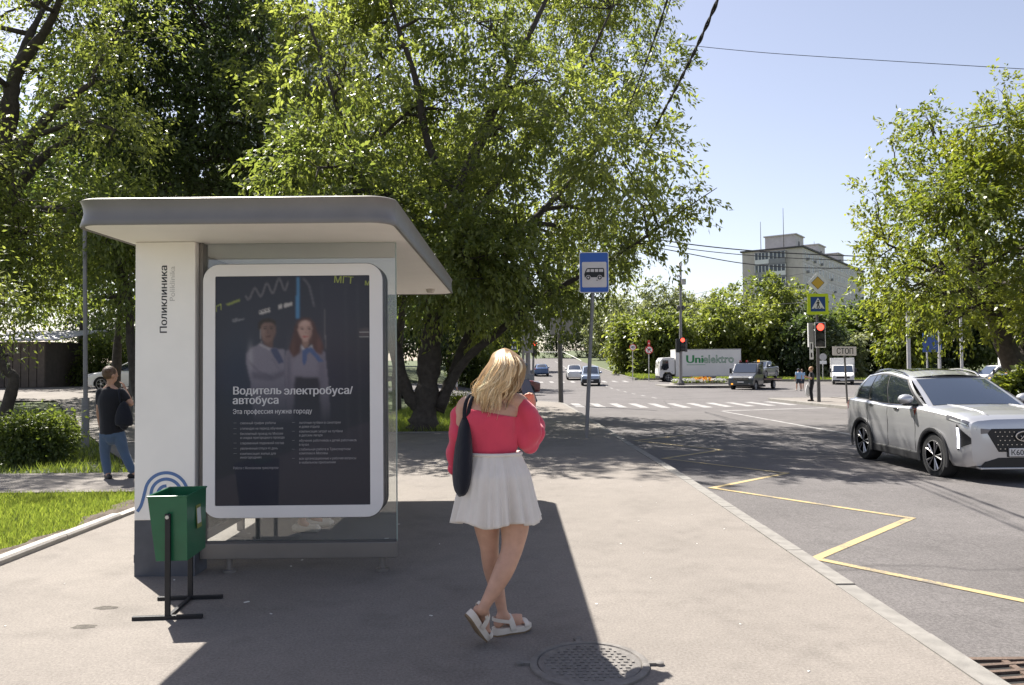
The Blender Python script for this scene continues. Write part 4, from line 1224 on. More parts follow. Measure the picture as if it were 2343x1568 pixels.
# dense dark tree between it and the forked tree
tr = leaning(-9.0, 25.5, 11.0, 0.6, 0.3, 0.34, 4)
r_ = random.Random(18); it = []
for gx in range(210, 620, 80):
    for gy in range(-150, 480, 85):
        it.append((gx + r_.uniform(-30, 30), gy + r_.uniform(-30, 30), 25.5 + r_.choice((-2.4, -1.0, 0.8, 2.4)) + r_.uniform(-0.5, 0.5), r_.uniform(0.85, 1.2), int(r_.uniform(60, 85))))
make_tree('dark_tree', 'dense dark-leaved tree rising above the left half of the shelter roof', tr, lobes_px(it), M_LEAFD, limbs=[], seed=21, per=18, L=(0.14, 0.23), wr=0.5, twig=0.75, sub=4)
# young tree whose stem shows between lamp post and shelter
tr = [(G(-8.4, 17.6), 0.11), (P_(300, 800, 17.6), 0.095), (P_(296, 700, 17.6), 0.085), (P_(280, 620, 17.6), 0.075), (P_(262, 560, 17.6), 0.06), (P_(255, 480, 17.6), 0.04), (P_(250, 400, 17.6), 0.02)]
it = [(240, 560, 17.4, 0.55, 30), (285, 590, 17.2, 0.45, 24), (230, 620, 17.8, 0.45, 20), (270, 520, 17.6, 0.6, 34), (215, 500, 17.6, 0.6, 34), (300, 700, 17.4, 0.35, 14), (262, 690, 17.5, 0.3, 12), (225, 690, 17.9, 0.35, 12), (290, 640, 17.3, 0.4, 18), (180, 560, 18, 0.5, 24), (250, 430, 17.6, 0.7, 40), (310, 470, 17.5, 0.6, 34), (340, 540, 17.4, 0.6, 34)]
make_tree('young_tree', 'slender young tree with a thin stem between lamp post and shelter panel', tr, lobes_px(it), M_LEAFM, seed=31, per=15, L=(0.10, 0.16), wr=0.45, twig=0.5, sub=5)
# leaning stump-like trunk low at the left edge
tr = [(G(-9.9, 14.6), 0.13), (P_(30, 880, 14.5), 0.10), (P_(10, 840, 14.4), 0.09), (P_(-30, 740, 14.2), 0.08), (P_(-90, 600, 14.0), 0.05)]
it = [(-60, 640, 14.2, 0.6, 30), (-20, 760, 14.2, 0.3, 10), (-120, 560, 14, 0.8, 40), (20, 810, 14.4, 0.2, 6), (-10, 690, 14.3, 0.35, 14)]
make_tree('small_tree', 'small crooked tree leaning out of the frame beside the bush', tr, lobes_px(it), M_LEAF, seed=36, per=14, L=(0.08, 0.13), twig=0.4, sub=5)

# rows of trees further left, closing the view
def mid_tree(x, y, h, r, leaf, label, seed, lobes=26, twigs=46, Lf=(0.20, 0.34), group=None, name='tree', per=13, trunk_r=0.2, base_z=0.32, zc=None):
    z0 = ground(x, y)
    tr = leaning(x, y, h * 0.8, 0.3, 0.1, trunk_r, seed)
    c = (x, y, z0 + (zc if zc else h * (0.5 + base_z / 2)))
    bl = crown_blobs(c, (r, r, h * (0.5 - base_z / 2)), lobes, r * 0.34, twigs, seed)
    return make_tree(name, label, tr, bl, leaf, per=per, L=Lf, wr=0.5, twig=0.9, seed=seed, sub=2, scat=0.3, group=group, bark=M_BARK)
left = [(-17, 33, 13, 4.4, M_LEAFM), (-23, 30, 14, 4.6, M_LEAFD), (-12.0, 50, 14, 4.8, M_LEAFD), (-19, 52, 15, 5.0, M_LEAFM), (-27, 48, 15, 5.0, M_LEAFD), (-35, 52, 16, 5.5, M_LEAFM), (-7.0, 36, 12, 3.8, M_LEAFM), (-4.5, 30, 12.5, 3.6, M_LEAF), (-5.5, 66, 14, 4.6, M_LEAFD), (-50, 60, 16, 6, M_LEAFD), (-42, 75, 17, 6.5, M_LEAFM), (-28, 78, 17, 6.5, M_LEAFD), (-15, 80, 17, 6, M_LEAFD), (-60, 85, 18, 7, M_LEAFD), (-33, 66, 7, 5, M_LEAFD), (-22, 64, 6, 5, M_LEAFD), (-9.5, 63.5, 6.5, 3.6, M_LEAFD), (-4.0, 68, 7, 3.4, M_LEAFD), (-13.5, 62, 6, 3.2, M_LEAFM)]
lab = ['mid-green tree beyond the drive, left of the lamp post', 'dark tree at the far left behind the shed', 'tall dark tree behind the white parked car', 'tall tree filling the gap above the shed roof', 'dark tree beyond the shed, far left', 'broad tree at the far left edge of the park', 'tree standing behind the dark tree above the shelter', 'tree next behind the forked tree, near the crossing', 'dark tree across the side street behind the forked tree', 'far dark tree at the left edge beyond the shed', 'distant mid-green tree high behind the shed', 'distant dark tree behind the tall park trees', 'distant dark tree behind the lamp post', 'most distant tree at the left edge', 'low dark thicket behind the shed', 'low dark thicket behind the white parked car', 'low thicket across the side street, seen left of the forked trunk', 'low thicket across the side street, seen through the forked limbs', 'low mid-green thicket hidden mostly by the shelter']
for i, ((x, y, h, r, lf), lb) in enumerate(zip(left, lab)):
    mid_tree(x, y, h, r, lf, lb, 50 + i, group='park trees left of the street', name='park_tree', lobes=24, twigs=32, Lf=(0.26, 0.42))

# ---- tree on the right, leaning over the road
trunk = [((18.6, 25.4, ground(18.6, 25.4) - 0.1), 0.42), (P_(2360, 930, 25.2), 0.36), (P_(2330, 860, 25.0), 0.33), (P_(2290, 770, 24.8), 0.28), (P_(2262, 690, 24.6), 0.22), (P_(2230, 580, 24.5), 0.16), (P_(2190, 450, 24.5), 0.10), (P_(2160, 340, 24.5), 0.05)]
limbs = [[(P_(2330, 850, 25.0), 0.2), (P_(2350, 760, 25.3), 0.17), (P_(2360, 640, 25.6), 0.14), (P_(2350, 480, 25.8), 0.09), (P_(2330, 330, 26), 0.04)],
         [(P_(2270, 720, 24.7), 0.14), (P_(2180, 640, 24.2), 0.10), (P_(2100, 590, 24.0), 0.06), (P_(2030, 560, 23.8), 0.03)],
         [(P_(2250, 650, 24.6), 0.12), (P_(2170, 540, 25.2), 0.09), (P_(2090, 440, 25.6), 0.05), (P_(2050, 390, 25.6), 0.03)]]
r_ = random.Random(77); it = []
outline = [(1985, 470), (2010, 410), (2060, 350), (2080, 300), (2140, 270), (2200, 300), (2250, 240), (2320, 210), (2420, 150), (2560, 140), (2650, 300), (2680, 560), (2560, 740), (2400, 760), (2250, 750), (2130, 720), (2080, 690), (2030, 640), (2010, 590), (2030, 530)]
for gx in range(1985, 2700, 82):
    for gy in range(150, 780, 82):
        px, py = gx + r_.uniform(-30, 30), gy + r_.uniform(-30, 30)
        if not inside(px, py): continue
        edge = not (inside(px + 60, py) and inside(px, py + 60) and inside(px - 60, py) and inside(px, py - 60))
        Y = 24.8 + (r_.uniform(-1, 1) if edge else r_.choice((-3.0, -1.6, 1.4, 2.8)) + r_.uniform(-0.5, 0.5))
        it.append((px, py, Y, r_.uniform(0.8, 1.15) if not edge else r_.uniform(0.55, 0.8), int(r_.uniform(62, 90)) if not edge else 34))
it += [(1995, 440, 23.8, 0.35, 12), (1980, 520, 23.6, 0.4, 16), (2000, 600, 23.8, 0.5, 24), (2040, 310, 25, 0.3, 10), (2115, 265, 25, 0.35, 12), (2300, 195, 25, 0.35, 10), (2020, 640, 24, 0.5, 22), (2090, 740, 24.2, 0.5, 22), (2060, 680, 24, 0.6, 30)]
make_tree('roadside_tree', 'yellow-green tree with a leaning dark trunk at the right edge of the road', trunk, lobes_px(it), M_LEAFY, limbs=limbs, seed=61, per=22, L=(0.12, 0.19), wr=0.46, twig=0.75, sub=5, lvpow=0.8, scat=0.10)

# ---- belt of trees beyond the crossing
def far_tree(px0, px1, py_top, Y, leaf, label, seed, lobes=34, twigs=42, Lf=(0.34, 0.60), name='far_tree', py_bot=868, per=12, shell=0.5):
    py_top += (14 if px0 > 1500 else -8); a = at(px0, py_top, Y); b = at(px1, py_top, Y)
    x = (a.x + b.x) / 2; r = (b.x - a.x) / 2; z0 = ground(x, Y); top = a.z
    zb = z0 + 0.3
    c = (x, Y, (top + zb) / 2 + 0.2)
    bl = crown_blobs(c, (r * 0.95, min(r, 4.2) * 0.9, (top - zb) / 2 * 0.95), lobes, min(r, (top - zb) / 2) * 0.40, twigs, seed, low=-1.1)
    tr = leaning(x, Y, (top - z0) * 0.75, 0.2, 0, 0.22, seed)
    return make_tree(name, label, tr, bl, leaf, per=per, L=Lf, wr=0.55, twig=1.0, seed=seed, sub=2, scat=0.35, shell=shell, group='trees beyond the crossing')
far = [
    (1210, 1330, 660, 176, M_LEAFD, 'dark tree on the left of the road going uphill'),
    (1290, 1400, 705, 172, M_LEAFG, 'pale grey-green bush tree behind the blue-grey van'),
    (1345, 1460, 690, 150, M_LEAFG, 'grey-leaved willow standing left of the speed limit sign'),
    (1405, 1490, 745, 98, M_LEAFF, 'bright low tree directly left of the speed limit sign'),
    (1410, 1560, 652, 116, M_LEAFG, 'tall grey willow behind the two round road signs'),
    (1455, 1565, 735, 94, M_LEAFF, 'bright bushy tree behind the truck cab'),
    (1540, 1660, 662, 124, M_LEAFG, 'hazy grey tree behind the camera mast'),
    (1565, 1760, 668, 95, M_LEAFF, 'broad yellow-green tree above the white lorry'),
    (1660, 1870, 650, 98, M_LEAFF, 'tallest green tree in front of the apartment block'),
    (1790, 1930, 690, 92, M_LEAFD, 'dark tree behind the tow truck'),
    (1870, 2010, 672, 100, M_LEAFM, 'green tree below the apartment block, right of the crossing sign'),
    (1850, 1960, 742, 90, M_LEAFG, 'grey-green shrub tree behind the stop sign'),
    (1960, 2120, 690, 96, M_LEAFD, 'dark tree above the white box van'),
    (2010, 2110, 650, 88, M_LEAFY, 'olive yellow tree right of the box van'),
    (2090, 2250, 640, 98, M_LEAFD, 'dark tree behind the blue direction board'),
    (2210, 2400, 620, 96, M_LEAFM, 'green tree behind the yellow taxi'),
    (2380, 2560, 600, 96, M_LEAFD, 'dark tree beyond the right edge of the crossing'),
    (1085, 1192, 640, 112, M_LEAFD, 'dark tree behind the left traffic lights'),
    (960, 1120, 600, 106, M_LEAFD, 'dark tree far behind the forked trunk'),
]
for i, (a, b, t, Y, lf, lb) in enumerate(far):
    far_tree(a, b, t, Y, lf, lb, 120 + i, lobes=36, twigs=37, Lf=(0.36, 0.64))

# ---- shrubs
def shrub(name, label, c, r, leaf, seed, lobes=14, twigs=50, L=(0.05, 0.09), per=14, cat='shrub', group=None, twig=0.3):
    g = np.random.default_rng(seed)
    x, y = c; z0 = ground(x, y)
    bl = crown_blobs((x, y, z0 + r[2] * 0.95), r, lobes, min(r) * 0.42, twigs, seed, low=-1.1)
    bl = [((c_[0] + (c_[0] - x) * g.uniform(-0.15, 0.35), c_[1], c_[2] + g.uniform(-0.1, 0.2) * r[2]), q_, n_) for c_, q_, n_ in bl]
    tr = [((x, y, z0 - 0.05), 0.03), ((x + 0.05, y, z0 + r[2] * 0.5), 0.025), ((x, y + 0.03, z0 + r[2] * 1.2), 0.012)]
    o = make_tree(name, label, tr, bl, leaf, per=per, L=L, wr=0.55, twig=twig, seed=seed, sub=6, scat=0.10, cat=cat, group=group, rb=0.012)
    for ch in o.children:
        if ch.name.startswith('trunk'): ch.name = 'stem'
        if ch.name.startswith('crown'): ch.name = 'foliage'
    return o
p = at(70, 1055, 13.4)
shrub('bush', 'rounded leafy bush on the shaded lawn at the left edge', (p.x, 13.4), (0.38, 0.38, 0.36), M_LEAFM, 201, lobes=22, twigs=60, L=(0.05, 0.09))
p = at(215, 870, 41); shrub('hedge', 'long light green hedge behind the white parked car', (p.x + 0.5, 43.5), (3.4, 1.2, 1.35), M_LEAFM, 202, lobes=44, twigs=46, L=(0.12, 0.2), twig=0.5, cat='hedge')
p = at(1085, 860, 50); shrub('bush', 'round bush behind the blonde woman across the side street', (p.x, 66), (2.4, 1.4, 1.6), M_LEAFM, 203, lobes=26, twigs=40, L=(0.18, 0.28), twig=0.5)
p = at(1065, 895, 34); shrub('bush', 'low flowering bush at the foot of the forked tree', (p.x, 33), (0.6, 0.5, 0.35), M_LEAFY, 204, lobes=10, twigs=34, L=(0.07, 0.12))
for i, (px, Y, r0, lb) in enumerate(((2300, 21.0, 0.5, 'tall grassy plant between road and leaning tree'), (2345, 20.0, 0.55, 'bright green plant at the right edge behind the mirror'))):
    p = at(px, 900, Y); shrub('roadside_plant', lb, (p.x, Y), (r0, r0, r0 * 1.0), M_LEAFY, 210 + i, lobes=10, twigs=36, L=(0.12, 0.28), cat='plant')
# ================================================================ far pavements, signs, lights, wires, buildings
mb = MB()
sheet(mb, -60, 1.6, 58.2, 63, lambda x, y: ground(x, y) + 0.01, 10, 3)
tag(mb.build('pavement_corner', M_SIDE, fixn=False), kind='structure')
mb = MB()
sheet(mb, -60, 1.6, 63, 84, lambda x, y: ground(x, y) + 0.03 + 0.5 * smooth01(63, 80, y), 10, 6)
tag(mb.build('verge_corner', M_LAWN, fixn=False), kind='structure')
kerb_strip('kerb_side_street', [(1.7, 83), (1.75, 66), (1.7, 60), (1.2, 58.3), (-1, 58.1), (-60, 58.1)])

M_POLE = pmat('pole_grey', (0.23, 0.22, 0.22), 0.55, 0.3, var=0.15, vscale=5)
M_POLED = pmat('pole_dark', (0.10, 0.095, 0.095), 0.6, 0.2, var=0.2, vscale=5)
M_POLEL = pmat('pole_pale', (0.42, 0.41, 0.40), 0.6, 0.1, var=0.12, vscale=5)
M_SIGNW = pmat('sign_white', (0.72, 0.71, 0.69), 0.4, var=0.03)
M_SIGNP = pmat('sign_pinkwhite', (0.66, 0.60, 0.58), 0.45, var=0.04)
M_SIGNB = pmat('sign_blue', (0.018, 0.10, 0.42), 0.35)
M_SIGNBD = pmat('sign_darkblue', (0.02, 0.06, 0.22), 0.4)
M_SIGNY = pmat('sign_lime', (0.55, 0.66, 0.02), 0.4)
M_SIGNA = pmat('sign_amber', (0.62, 0.38, 0.05), 0.4)
M_SIGNK = pmat('sign_black', (0.012, 0.012, 0.013), 0.5)
M_SIGNR = pmat('sign_red', (0.55, 0.03, 0.03), 0.4)
M_SIGNBACK = pmat('sign_back', (0.30, 0.29, 0.285), 0.5, 0.3)
M_REDLAMP = pmat('lamp_red_lit', (0.7, 0.05, 0.03), 0.4, emit=(1.0, 0.06, 0.035), estr=1.6)
M_LENSOFF = pmat('lamp_off', (0.02, 0.02, 0.02), 0.3)

def flat(parent, name, poly, y, mat, t=0.004, z0=0.0):
    m2 = MB(); m2.prism(poly, y - t, y, axes='xz'); return m2.build(name, mat, parent)
def circ(cx, cz, r, n=28): return [(cx + r * math.cos(2 * math.pi * k / n), cz + r * math.sin(2 * math.pi * k / n)) for k in range(n)]
def rr(cx, cz, w, h, r): return rrect(cx - w / 2, cx + w / 2, cz - h / 2, cz + h / 2, r, 5)
def ped_figure(parent, s, cx, cz, y, mat):
    """walking figure of the crossing sign, s = height"""
    flat(parent, 'walker', circ(cx + 0.02 * s, cz + 0.40 * s, 0.09 * s, 12), y, mat)
    flat(parent, 'walker', [(cx - 0.10 * s, cz + 0.27 * s), (cx + 0.10 * s, cz + 0.29 * s), (cx + 0.24 * s, cz + 0.10 * s), (cx + 0.20 * s, cz + 0.06 * s), (cx + 0.10 * s, cz + 0.17 * s), (cx + 0.09 * s, cz - 0.05 * s), (cx + 0.26 * s, cz - 0.46 * s), (cx + 0.16 * s, cz - 0.48 * s), (cx + 0.02 * s, cz - 0.14 * s), (cx - 0.10 * s, cz - 0.48 * s), (cx - 0.20 * s, cz - 0.46 * s), (cx - 0.08 * s, cz - 0.05 * s), (cx - 0.09 * s, cz + 0.14 * s), (cx - 0.22 * s, cz + 0.02 * s), (cx - 0.26 * s, cz + 0.06 * s)], y, mat)
def crossing_sign(parent, cx, cz, w, y=0.0):
    b = flat(parent, 'sign_board', rr(cx, cz, w, w, w * 0.06), y, M_SIGNY, 0.012)
    flat(b, 'blue_field', rr(cx, cz, w * 0.70, w * 0.70, w * 0.01), y - 0.013, M_SIGNBD)
    flat(b, 'triangle', [(cx - w * 0.31, cz - w * 0.22), (cx + w * 0.31, cz - w * 0.22), (cx, cz + w * 0.31)], y - 0.018, M_SIGNW)
    ped_figure(b, w * 0.40, cx, cz + 0.0 * w, y - 0.023, M_SIGNK)
    for k in (-0.17, 0.0, 0.17):
        flat(b, 'stripe', [(cx + (k - 0.04) * w, cz - 0.215 * w), (cx + (k + 0.02) * w, cz - 0.215 * w), (cx + (k + 0.04) * w, cz - 0.175 * w), (cx + (k - 0.01) * w, cz - 0.175 * w)], y - 0.0285, M_SIGNK)
    return b
def signal_head(parent, x, z, y, w=0.34, h=0.92, lit=0, border=True, n=3, name='signal_head'):
    """three-lamp head facing -Y, z = centre height"""
    m2 = MB(); m2.box((x - w / 2, y - 0.12, z - h / 2), (x + w / 2, y + 0.06, z + h / 2)); hd = m2.build(name, M_SIGNK, parent, bev=0.02)
    if border:
        m2 = MB(); m2.box((x - w / 2 - 0.04, y - 0.07, z - h / 2 - 0.04), (x + w / 2 + 0.04, y - 0.05, z + h / 2 + 0.04)); m2.build('backboard', M_SIGNW, hd)
    for k in range(n):
        zz = z + h / 2 - h / (2 * n) - k * h / n; r = min(w * 0.44, h / (2 * n) * 0.9)
        m2 = MB(); m2.lathe([(0.001, -0.135), (r * 0.6, -0.133), (r, -0.122), (r, -0.11)], c=(x, y, zz), axis='y', n=20)
        m2.build('lens', M_REDLAMP if k == lit else M_LENSOFF, hd, smooth=60)
        m2 = MB()  # visor
        arcp = [(r * 1.08 * math.cos(R(a)), r * 1.08 * math.sin(R(a))) for a in range(20, 161, 20)]
        ring0 = [(x + a_, y - 0.12, zz + b_) for a_, b_ in arcp]; ring1 = [(x + a_, y - 0.22, zz + b_ * 0.98) for a_, b_ in arcp]
        m2.loft([ring0, ring1], closed=False); m2.build('visor', M_SIGNK, hd)
    return hd
def pole(parent, p0, p1, r0, r1=None, mat=None, name='post'):
    m2 = MB(); m2.tube([p0, Vector(p0).lerp(Vector(p1), 0.5), p1], [r0, (r0 + (r1 or r0)) / 2, r1 or r0], 14); return m2.build(name, mat or M_POLE, parent, smooth=40)

# ---- bus stop sign
Y = 17.4
b0 = at(1341, 1004, Y); b0.z = ground(b0.x, Y)
s = thing('bus_stop_sign', 'blue bus stop sign with a bus picture on a leaning grey post by the kerb', 'sign', tuple(b0))
rel = lambda px, py, Yq=Y: at(px, py, Yq) - b0
top = rel(1362, 590)
pole(s, (0, 0, -0.02), tuple(rel(1357, 640)), 0.045, 0.042)
lo = rel(1325, 671); hi = rel(1391, 578); cx, cz = (lo.x + hi.x) / 2, (lo.z + hi.z) / 2; w, h = hi.x - lo.x, hi.z - lo.z
hd = thing('tmp', 'x y z w', 'x'); bpy.data.objects.remove(hd)
b = flat(s, 'sign_board', rr(cx, cz, w, h, 0.04), -0.05, M_SIGNW, 0.012)
flat(b, 'blue_field', rr(cx, cz, w * 0.95, h * 0.965, 0.035), -0.063, M_SIGNB)
pc = rel(1358.5, 627.5); ps = 0.555
flat(b, 'white_panel', rr(pc.x, pc.z - 0.02, ps, ps + 0.02, 0.03), -0.068, M_SIGNP)
ux = ps / 56.0
def bp(a, c_): return (pc.x + a * ux, pc.z + c_ * ux)
bus = [bp(-22, -8), bp(-23, -1), bp(-20, 7), bp(-17, 12), bp(-14, 13), bp(20, 13), bp(22, 11), bp(23, 0), bp(23, -8)]
flat(b, 'bus_picture', bus, -0.073, M_SIGNK)
for (a0, a1) in ((-17.5, -10.5), (-8.5, -0.5), (1.5, 9), (11, 20)):
    flat(b, 'bus_picture', [bp(a0 - (1 if a0 < -12 else 0), 4), bp(a1, 4), bp(a1, 10.5), bp(a0 + (2 if a0 < -12 else 0), 10.5)], -0.078, M_SIGNP)
for a0 in (-14, 12):
    q = bp(a0, -9); flat(b, 'bus_picture', circ(q[0], q[1], 5.8 * ux, 18), -0.080, M_SIGNP); flat(b, 'bus_picture', circ(q[0], q[1], 4.6 * ux, 18), -0.084, M_SIGNK); flat(b, 'bus_picture', circ(q[0], q[1], 2.2 * ux, 12), -0.088, M_SIGNP)
q = bp(6, -15); flat(b, 'scuff', circ(q[0], q[1], 1.6 * ux, 7), -0.075, pmat('scuff', (0.25, 0.23, 0.22), 0.8))

# ---- pole at the corner carrying sign backs
Y = 38.3; b0 = at(1283, 918, Y); b0.z = ground(b0.x, Y)
s = thing('corner_pole', 'dark round pole at the pavement corner with the backs of two sign plates', 'pole', tuple(b0))
pole(s, (0, 0, -0.05), (-0.05, 0, 8.2), 0.125, 0.10, M_POLED)
rel = lambda px, py, Yq=Y: at(px, py, Yq) - b0
for (x0, x1) in ((1258, 1281), (1285, 1309)):
    a = rel(x0, 766); c = rel(x1, 728); m2 = MB(); m2.box((a.x, -0.16, a.z), (c.x, -0.15, c.z)); m2.build('sign_back', M_SIGNBACK, s)

# ---- lights and signs on the near right corner
Y = 36.0; b0 = at(1873, 917, Y); b0.z = ground(b0.x, Y)
s = thing('traffic_light', 'pole with red light, lime crossing sign and diamond sign on the right corner', 'traffic light', tuple(b0))
rel = lambda px, py, Yq=Y: at(px, py, Yq) - b0
tp = rel(1867, 640)
pole(s, (0, 0, -0.05), tuple(tp), 0.085, 0.045, M_POLED)
c = rel(1868.5, 648); hd_ = 0.50
dm = flat(s, 'diamond_sign', [(c.x, c.z - hd_), (c.x + hd_, c.z), (c.x, c.z + hd_), (c.x - hd_, c.z)], -0.08, M_SIGNW, 0.012)
flat(dm, 'dark_edge', [(c.x, c.z - 0.31), (c.x + 0.31, c.z), (c.x, c.z + 0.31), (c.x - 0.31, c.z)], -0.093, M_SIGNK)
flat(dm, 'yellow_field', [(c.x, c.z - 0.285), (c.x + 0.285, c.z), (c.x, c.z + 0.285), (c.x - 0.285, c.z)], -0.098, M_SIGNA)
c = rel(1869, 696.5); crossing_sign(s, c.x, c.z, 0.98, -0.08)
c = rel(1872.5, 767); signal_head(s, c.x, c.z, -0.10, 0.42, 1.10, 0)
c = rel(1853.5, 767); m2 = MB(); m2.box((c.x - 0.13, -0.10, c.z - 0.56), (c.x + 0.13, -0.06, c.z + 0.56)); m2.build('side_plate', M_SIGNBACK, s, bev=0.01)
c = rel(1847, 767); m2 = MB(); m2.box((c.x - 0.02, -0.14, c.z - 0.56), (c.x + 0.02, -0.05, c.z + 0.56)); m2.build('side_rim', M_SIGNW, s)
c = rel(1853.5, 803); nb = flat(s, 'notice_plate', rr(c.x, c.z, 0.18, 0.80, 0.01), -0.12, M_SIGNW)
flat(nb, 'notice_print', rr(c.x, c.z + 0.2, 0.07, 0.28, 0.01), -0.125, M_SIGNK); flat(nb, 'notice_print', rr(c.x, c.z - 0.2, 0.07, 0.22, 0.01), -0.125, M_SIGNK)

# ---- stop line plate on a leaning post
Y = 34.2; b0 = at(1938, 921, Y); b0.z = ground(b0.x, Y)
s = thing('stop_sign', 'white rectangular plate lettered in Cyrillic on a leaning post behind the silver car', 'sign', tuple(b0))
rel = lambda px, py, Yq=Y: at(px, py, Yq) - b0
pole(s, (0, 0, -0.05), tuple(rel(1931, 806)), 0.042, 0.042, M_POLED)
c = rel(1930, 803.5); Mr = Matrix.Translation((c.x, -0.05, c.z)) @ Matrix.Rotation(R(1.2), 4, 'Y')
m2 = MB(); m2.prism([(a_, b_) for a_, b_ in rr(0, 0, 1.06, 0.40, 0.03)], -0.012, 0, axes='xz'); bb = m2.build('plate', M_SIGNP, s); bb.matrix_local = Mr
o = link('lettering', text_mesh('СТОП', 0.36, bold=0.0, align='LEFT', width=0.72), M_SIGNK, bb); facing(o, (-0.36, -0.014, -0.128), (1, 0, 0), (0, 0, 1))
o = link('lettering', text_mesh('СТОП', 0.36, bold=0.0, align='LEFT', width=0.72), M_SIGNK, bb); facing(o, (-0.348, -0.0155, -0.128), (1, 0, 0), (0, 0, 1))

# ---- mast with camera and lights in the middle of the crossing
Y = 68.0; b0 = at(1557, 884, Y); b0.z = ground(b0.x, Y) + ROAD
s = thing('signal_mast', 'tall grey mast with camera, box and red traffic light by the flower bed', 'traffic light', tuple(b0))
rel = lambda px, py, Yq=Y: at(px, py, Yq) - b0
pole(s, (0, 0, 0.4), (rel(1556.5, 604).x, 0, rel(1556, 604).z), 0.15, 0.09, M_POLE)
m2 = MB(); m2.tube([(0, 0, 0), (0, 0, 0.35), (0, 0, 0.6)], [0.36, 0.34, 0.2], 8); m2.build('concrete_foot', M_POLED, s)
c = rel(1555, 606); m2 = MB(); m2.box((c.x - 0.15, -0.3, c.z - 0.15), (c.x + 0.15, 0.25, c.z + 0.15)); m2.build('camera', M_SIGNW, s, bev=0.03)
c = rel(1564, 645); m2 = MB(); m2.box((c.x - 0.16, -0.15, c.z - 0.25), (c.x + 0.16, 0.15, c.z + 0.25)); m2.build('control_box', M_POLEL, s, bev=0.02)
c = rel(1552, 632); m2 = MB(); m2.box((c.x - 0.2, -0.1, c.z - 0.08), (c.x + 0.2, 0.1, c.z + 0.08)); m2.build('bracket', M_SIGNW, s)
for q in (1551, 1562):
    c = rel(q, 704); m2 = MB(); m2.ell((c.x, -0.05, c.z), (0.14, 0.14, 0.2), 10, 6); m2.build('insulator', M_POLED, s, smooth=180)
c = rel(1560, 789); signal_head(s, c.x, c.z, -0.15, 0.42, 1.2, 0, border=False)
c = rel(1549.5, 790); m2 = MB(); m2.box((c.x - 0.17, -0.3, c.z - 0.65), (c.x + 0.17, 0.0, c.z + 0.55)); m2.build('side_head', M_SIGNK, s, bev=0.03)
c = rel(1568, 790); m2 = MB(); m2.box((c.x - 0.10, -0.25, c.z - 0.6), (c.x + 0.10, 0.0, c.z + 0.5)); m2.build('side_head', M_POLED, s, bev=0.03)

# raised flower bed
Y = 70.5; a = at(1535, 880, Y); c = at(1663, 880, Y)
zf = ground(a.x, Y) + ROAD
fb = thing('flower_bed', 'low concrete flower bed with white and orange blooms on the traffic island', 'flower bed', ((a.x + c.x) / 2, Y, zf))
w = (c.x - a.x) / 2
m2 = MB(); m2.loft([[(x, y, z) for x, y in rrect(-w - o_, w + o_, -1.4 - o_, 1.4 + o_, 0.8)] for z, o_ in ((0, 0.0), (0.24, 0.0), (0.24, -0.12), (0.18, -0.12))]); m2.build('concrete_rim', M_KERB2, fb, smooth=30)
g = np.random.default_rng(5)
def blooms(name, n, x0, x1, z0, z1, col, seed):
    g = np.random.default_rng(seed)
    P = np.stack([g.uniform(x0, x1, n), g.uniform(-1.2, 1.2, n), g.uniform(z0, z1, n)], 1); D = np.tile([0, 0, 1.0], (n, 1))
    v, f, m = leaf_cloud(g, P, D, 6, (0.10, 0.2), 0.8, 0.15, 0.0, 0.08)
    tag(link(name, np_mesh(name, v, f, lv=g.random(m)), col, fb), kind='stuff')
blooms('bloom_leaves', 500, -w + 0.3, w - 0.3, 0.15, 0.28, M_LEAFM, 1)
blooms('blooms_white', 420, -w + 0.3, w - 0.3, 0.26, 0.38, leafmat('petal_white', (0.5, 0.5, 0.48), (0.7, 0.7, 0.66), 0.2, (0.4, 0.4, 0.4), 0.1), 2)
blooms('blooms_orange', 80, -0.5, 1.0, 0.33, 0.55, leafmat('petal_orange', (0.55, 0.16, 0.02), (0.7, 0.42, 0.04), 0.2, (0.4, 0.4, 0.4), 0.1), 3)
mb = MB(); mb.loft([[(x, y, z) for x, y in rrect(at(1527, 885, 66).x, at(1760, 885, 66).x, 66.0, 72.8, 1.2)] for z in (zf - 0.05, zf + 0.10)])
tag(mb.build('traffic_island', M_KERB, smooth=30), kind='structure')

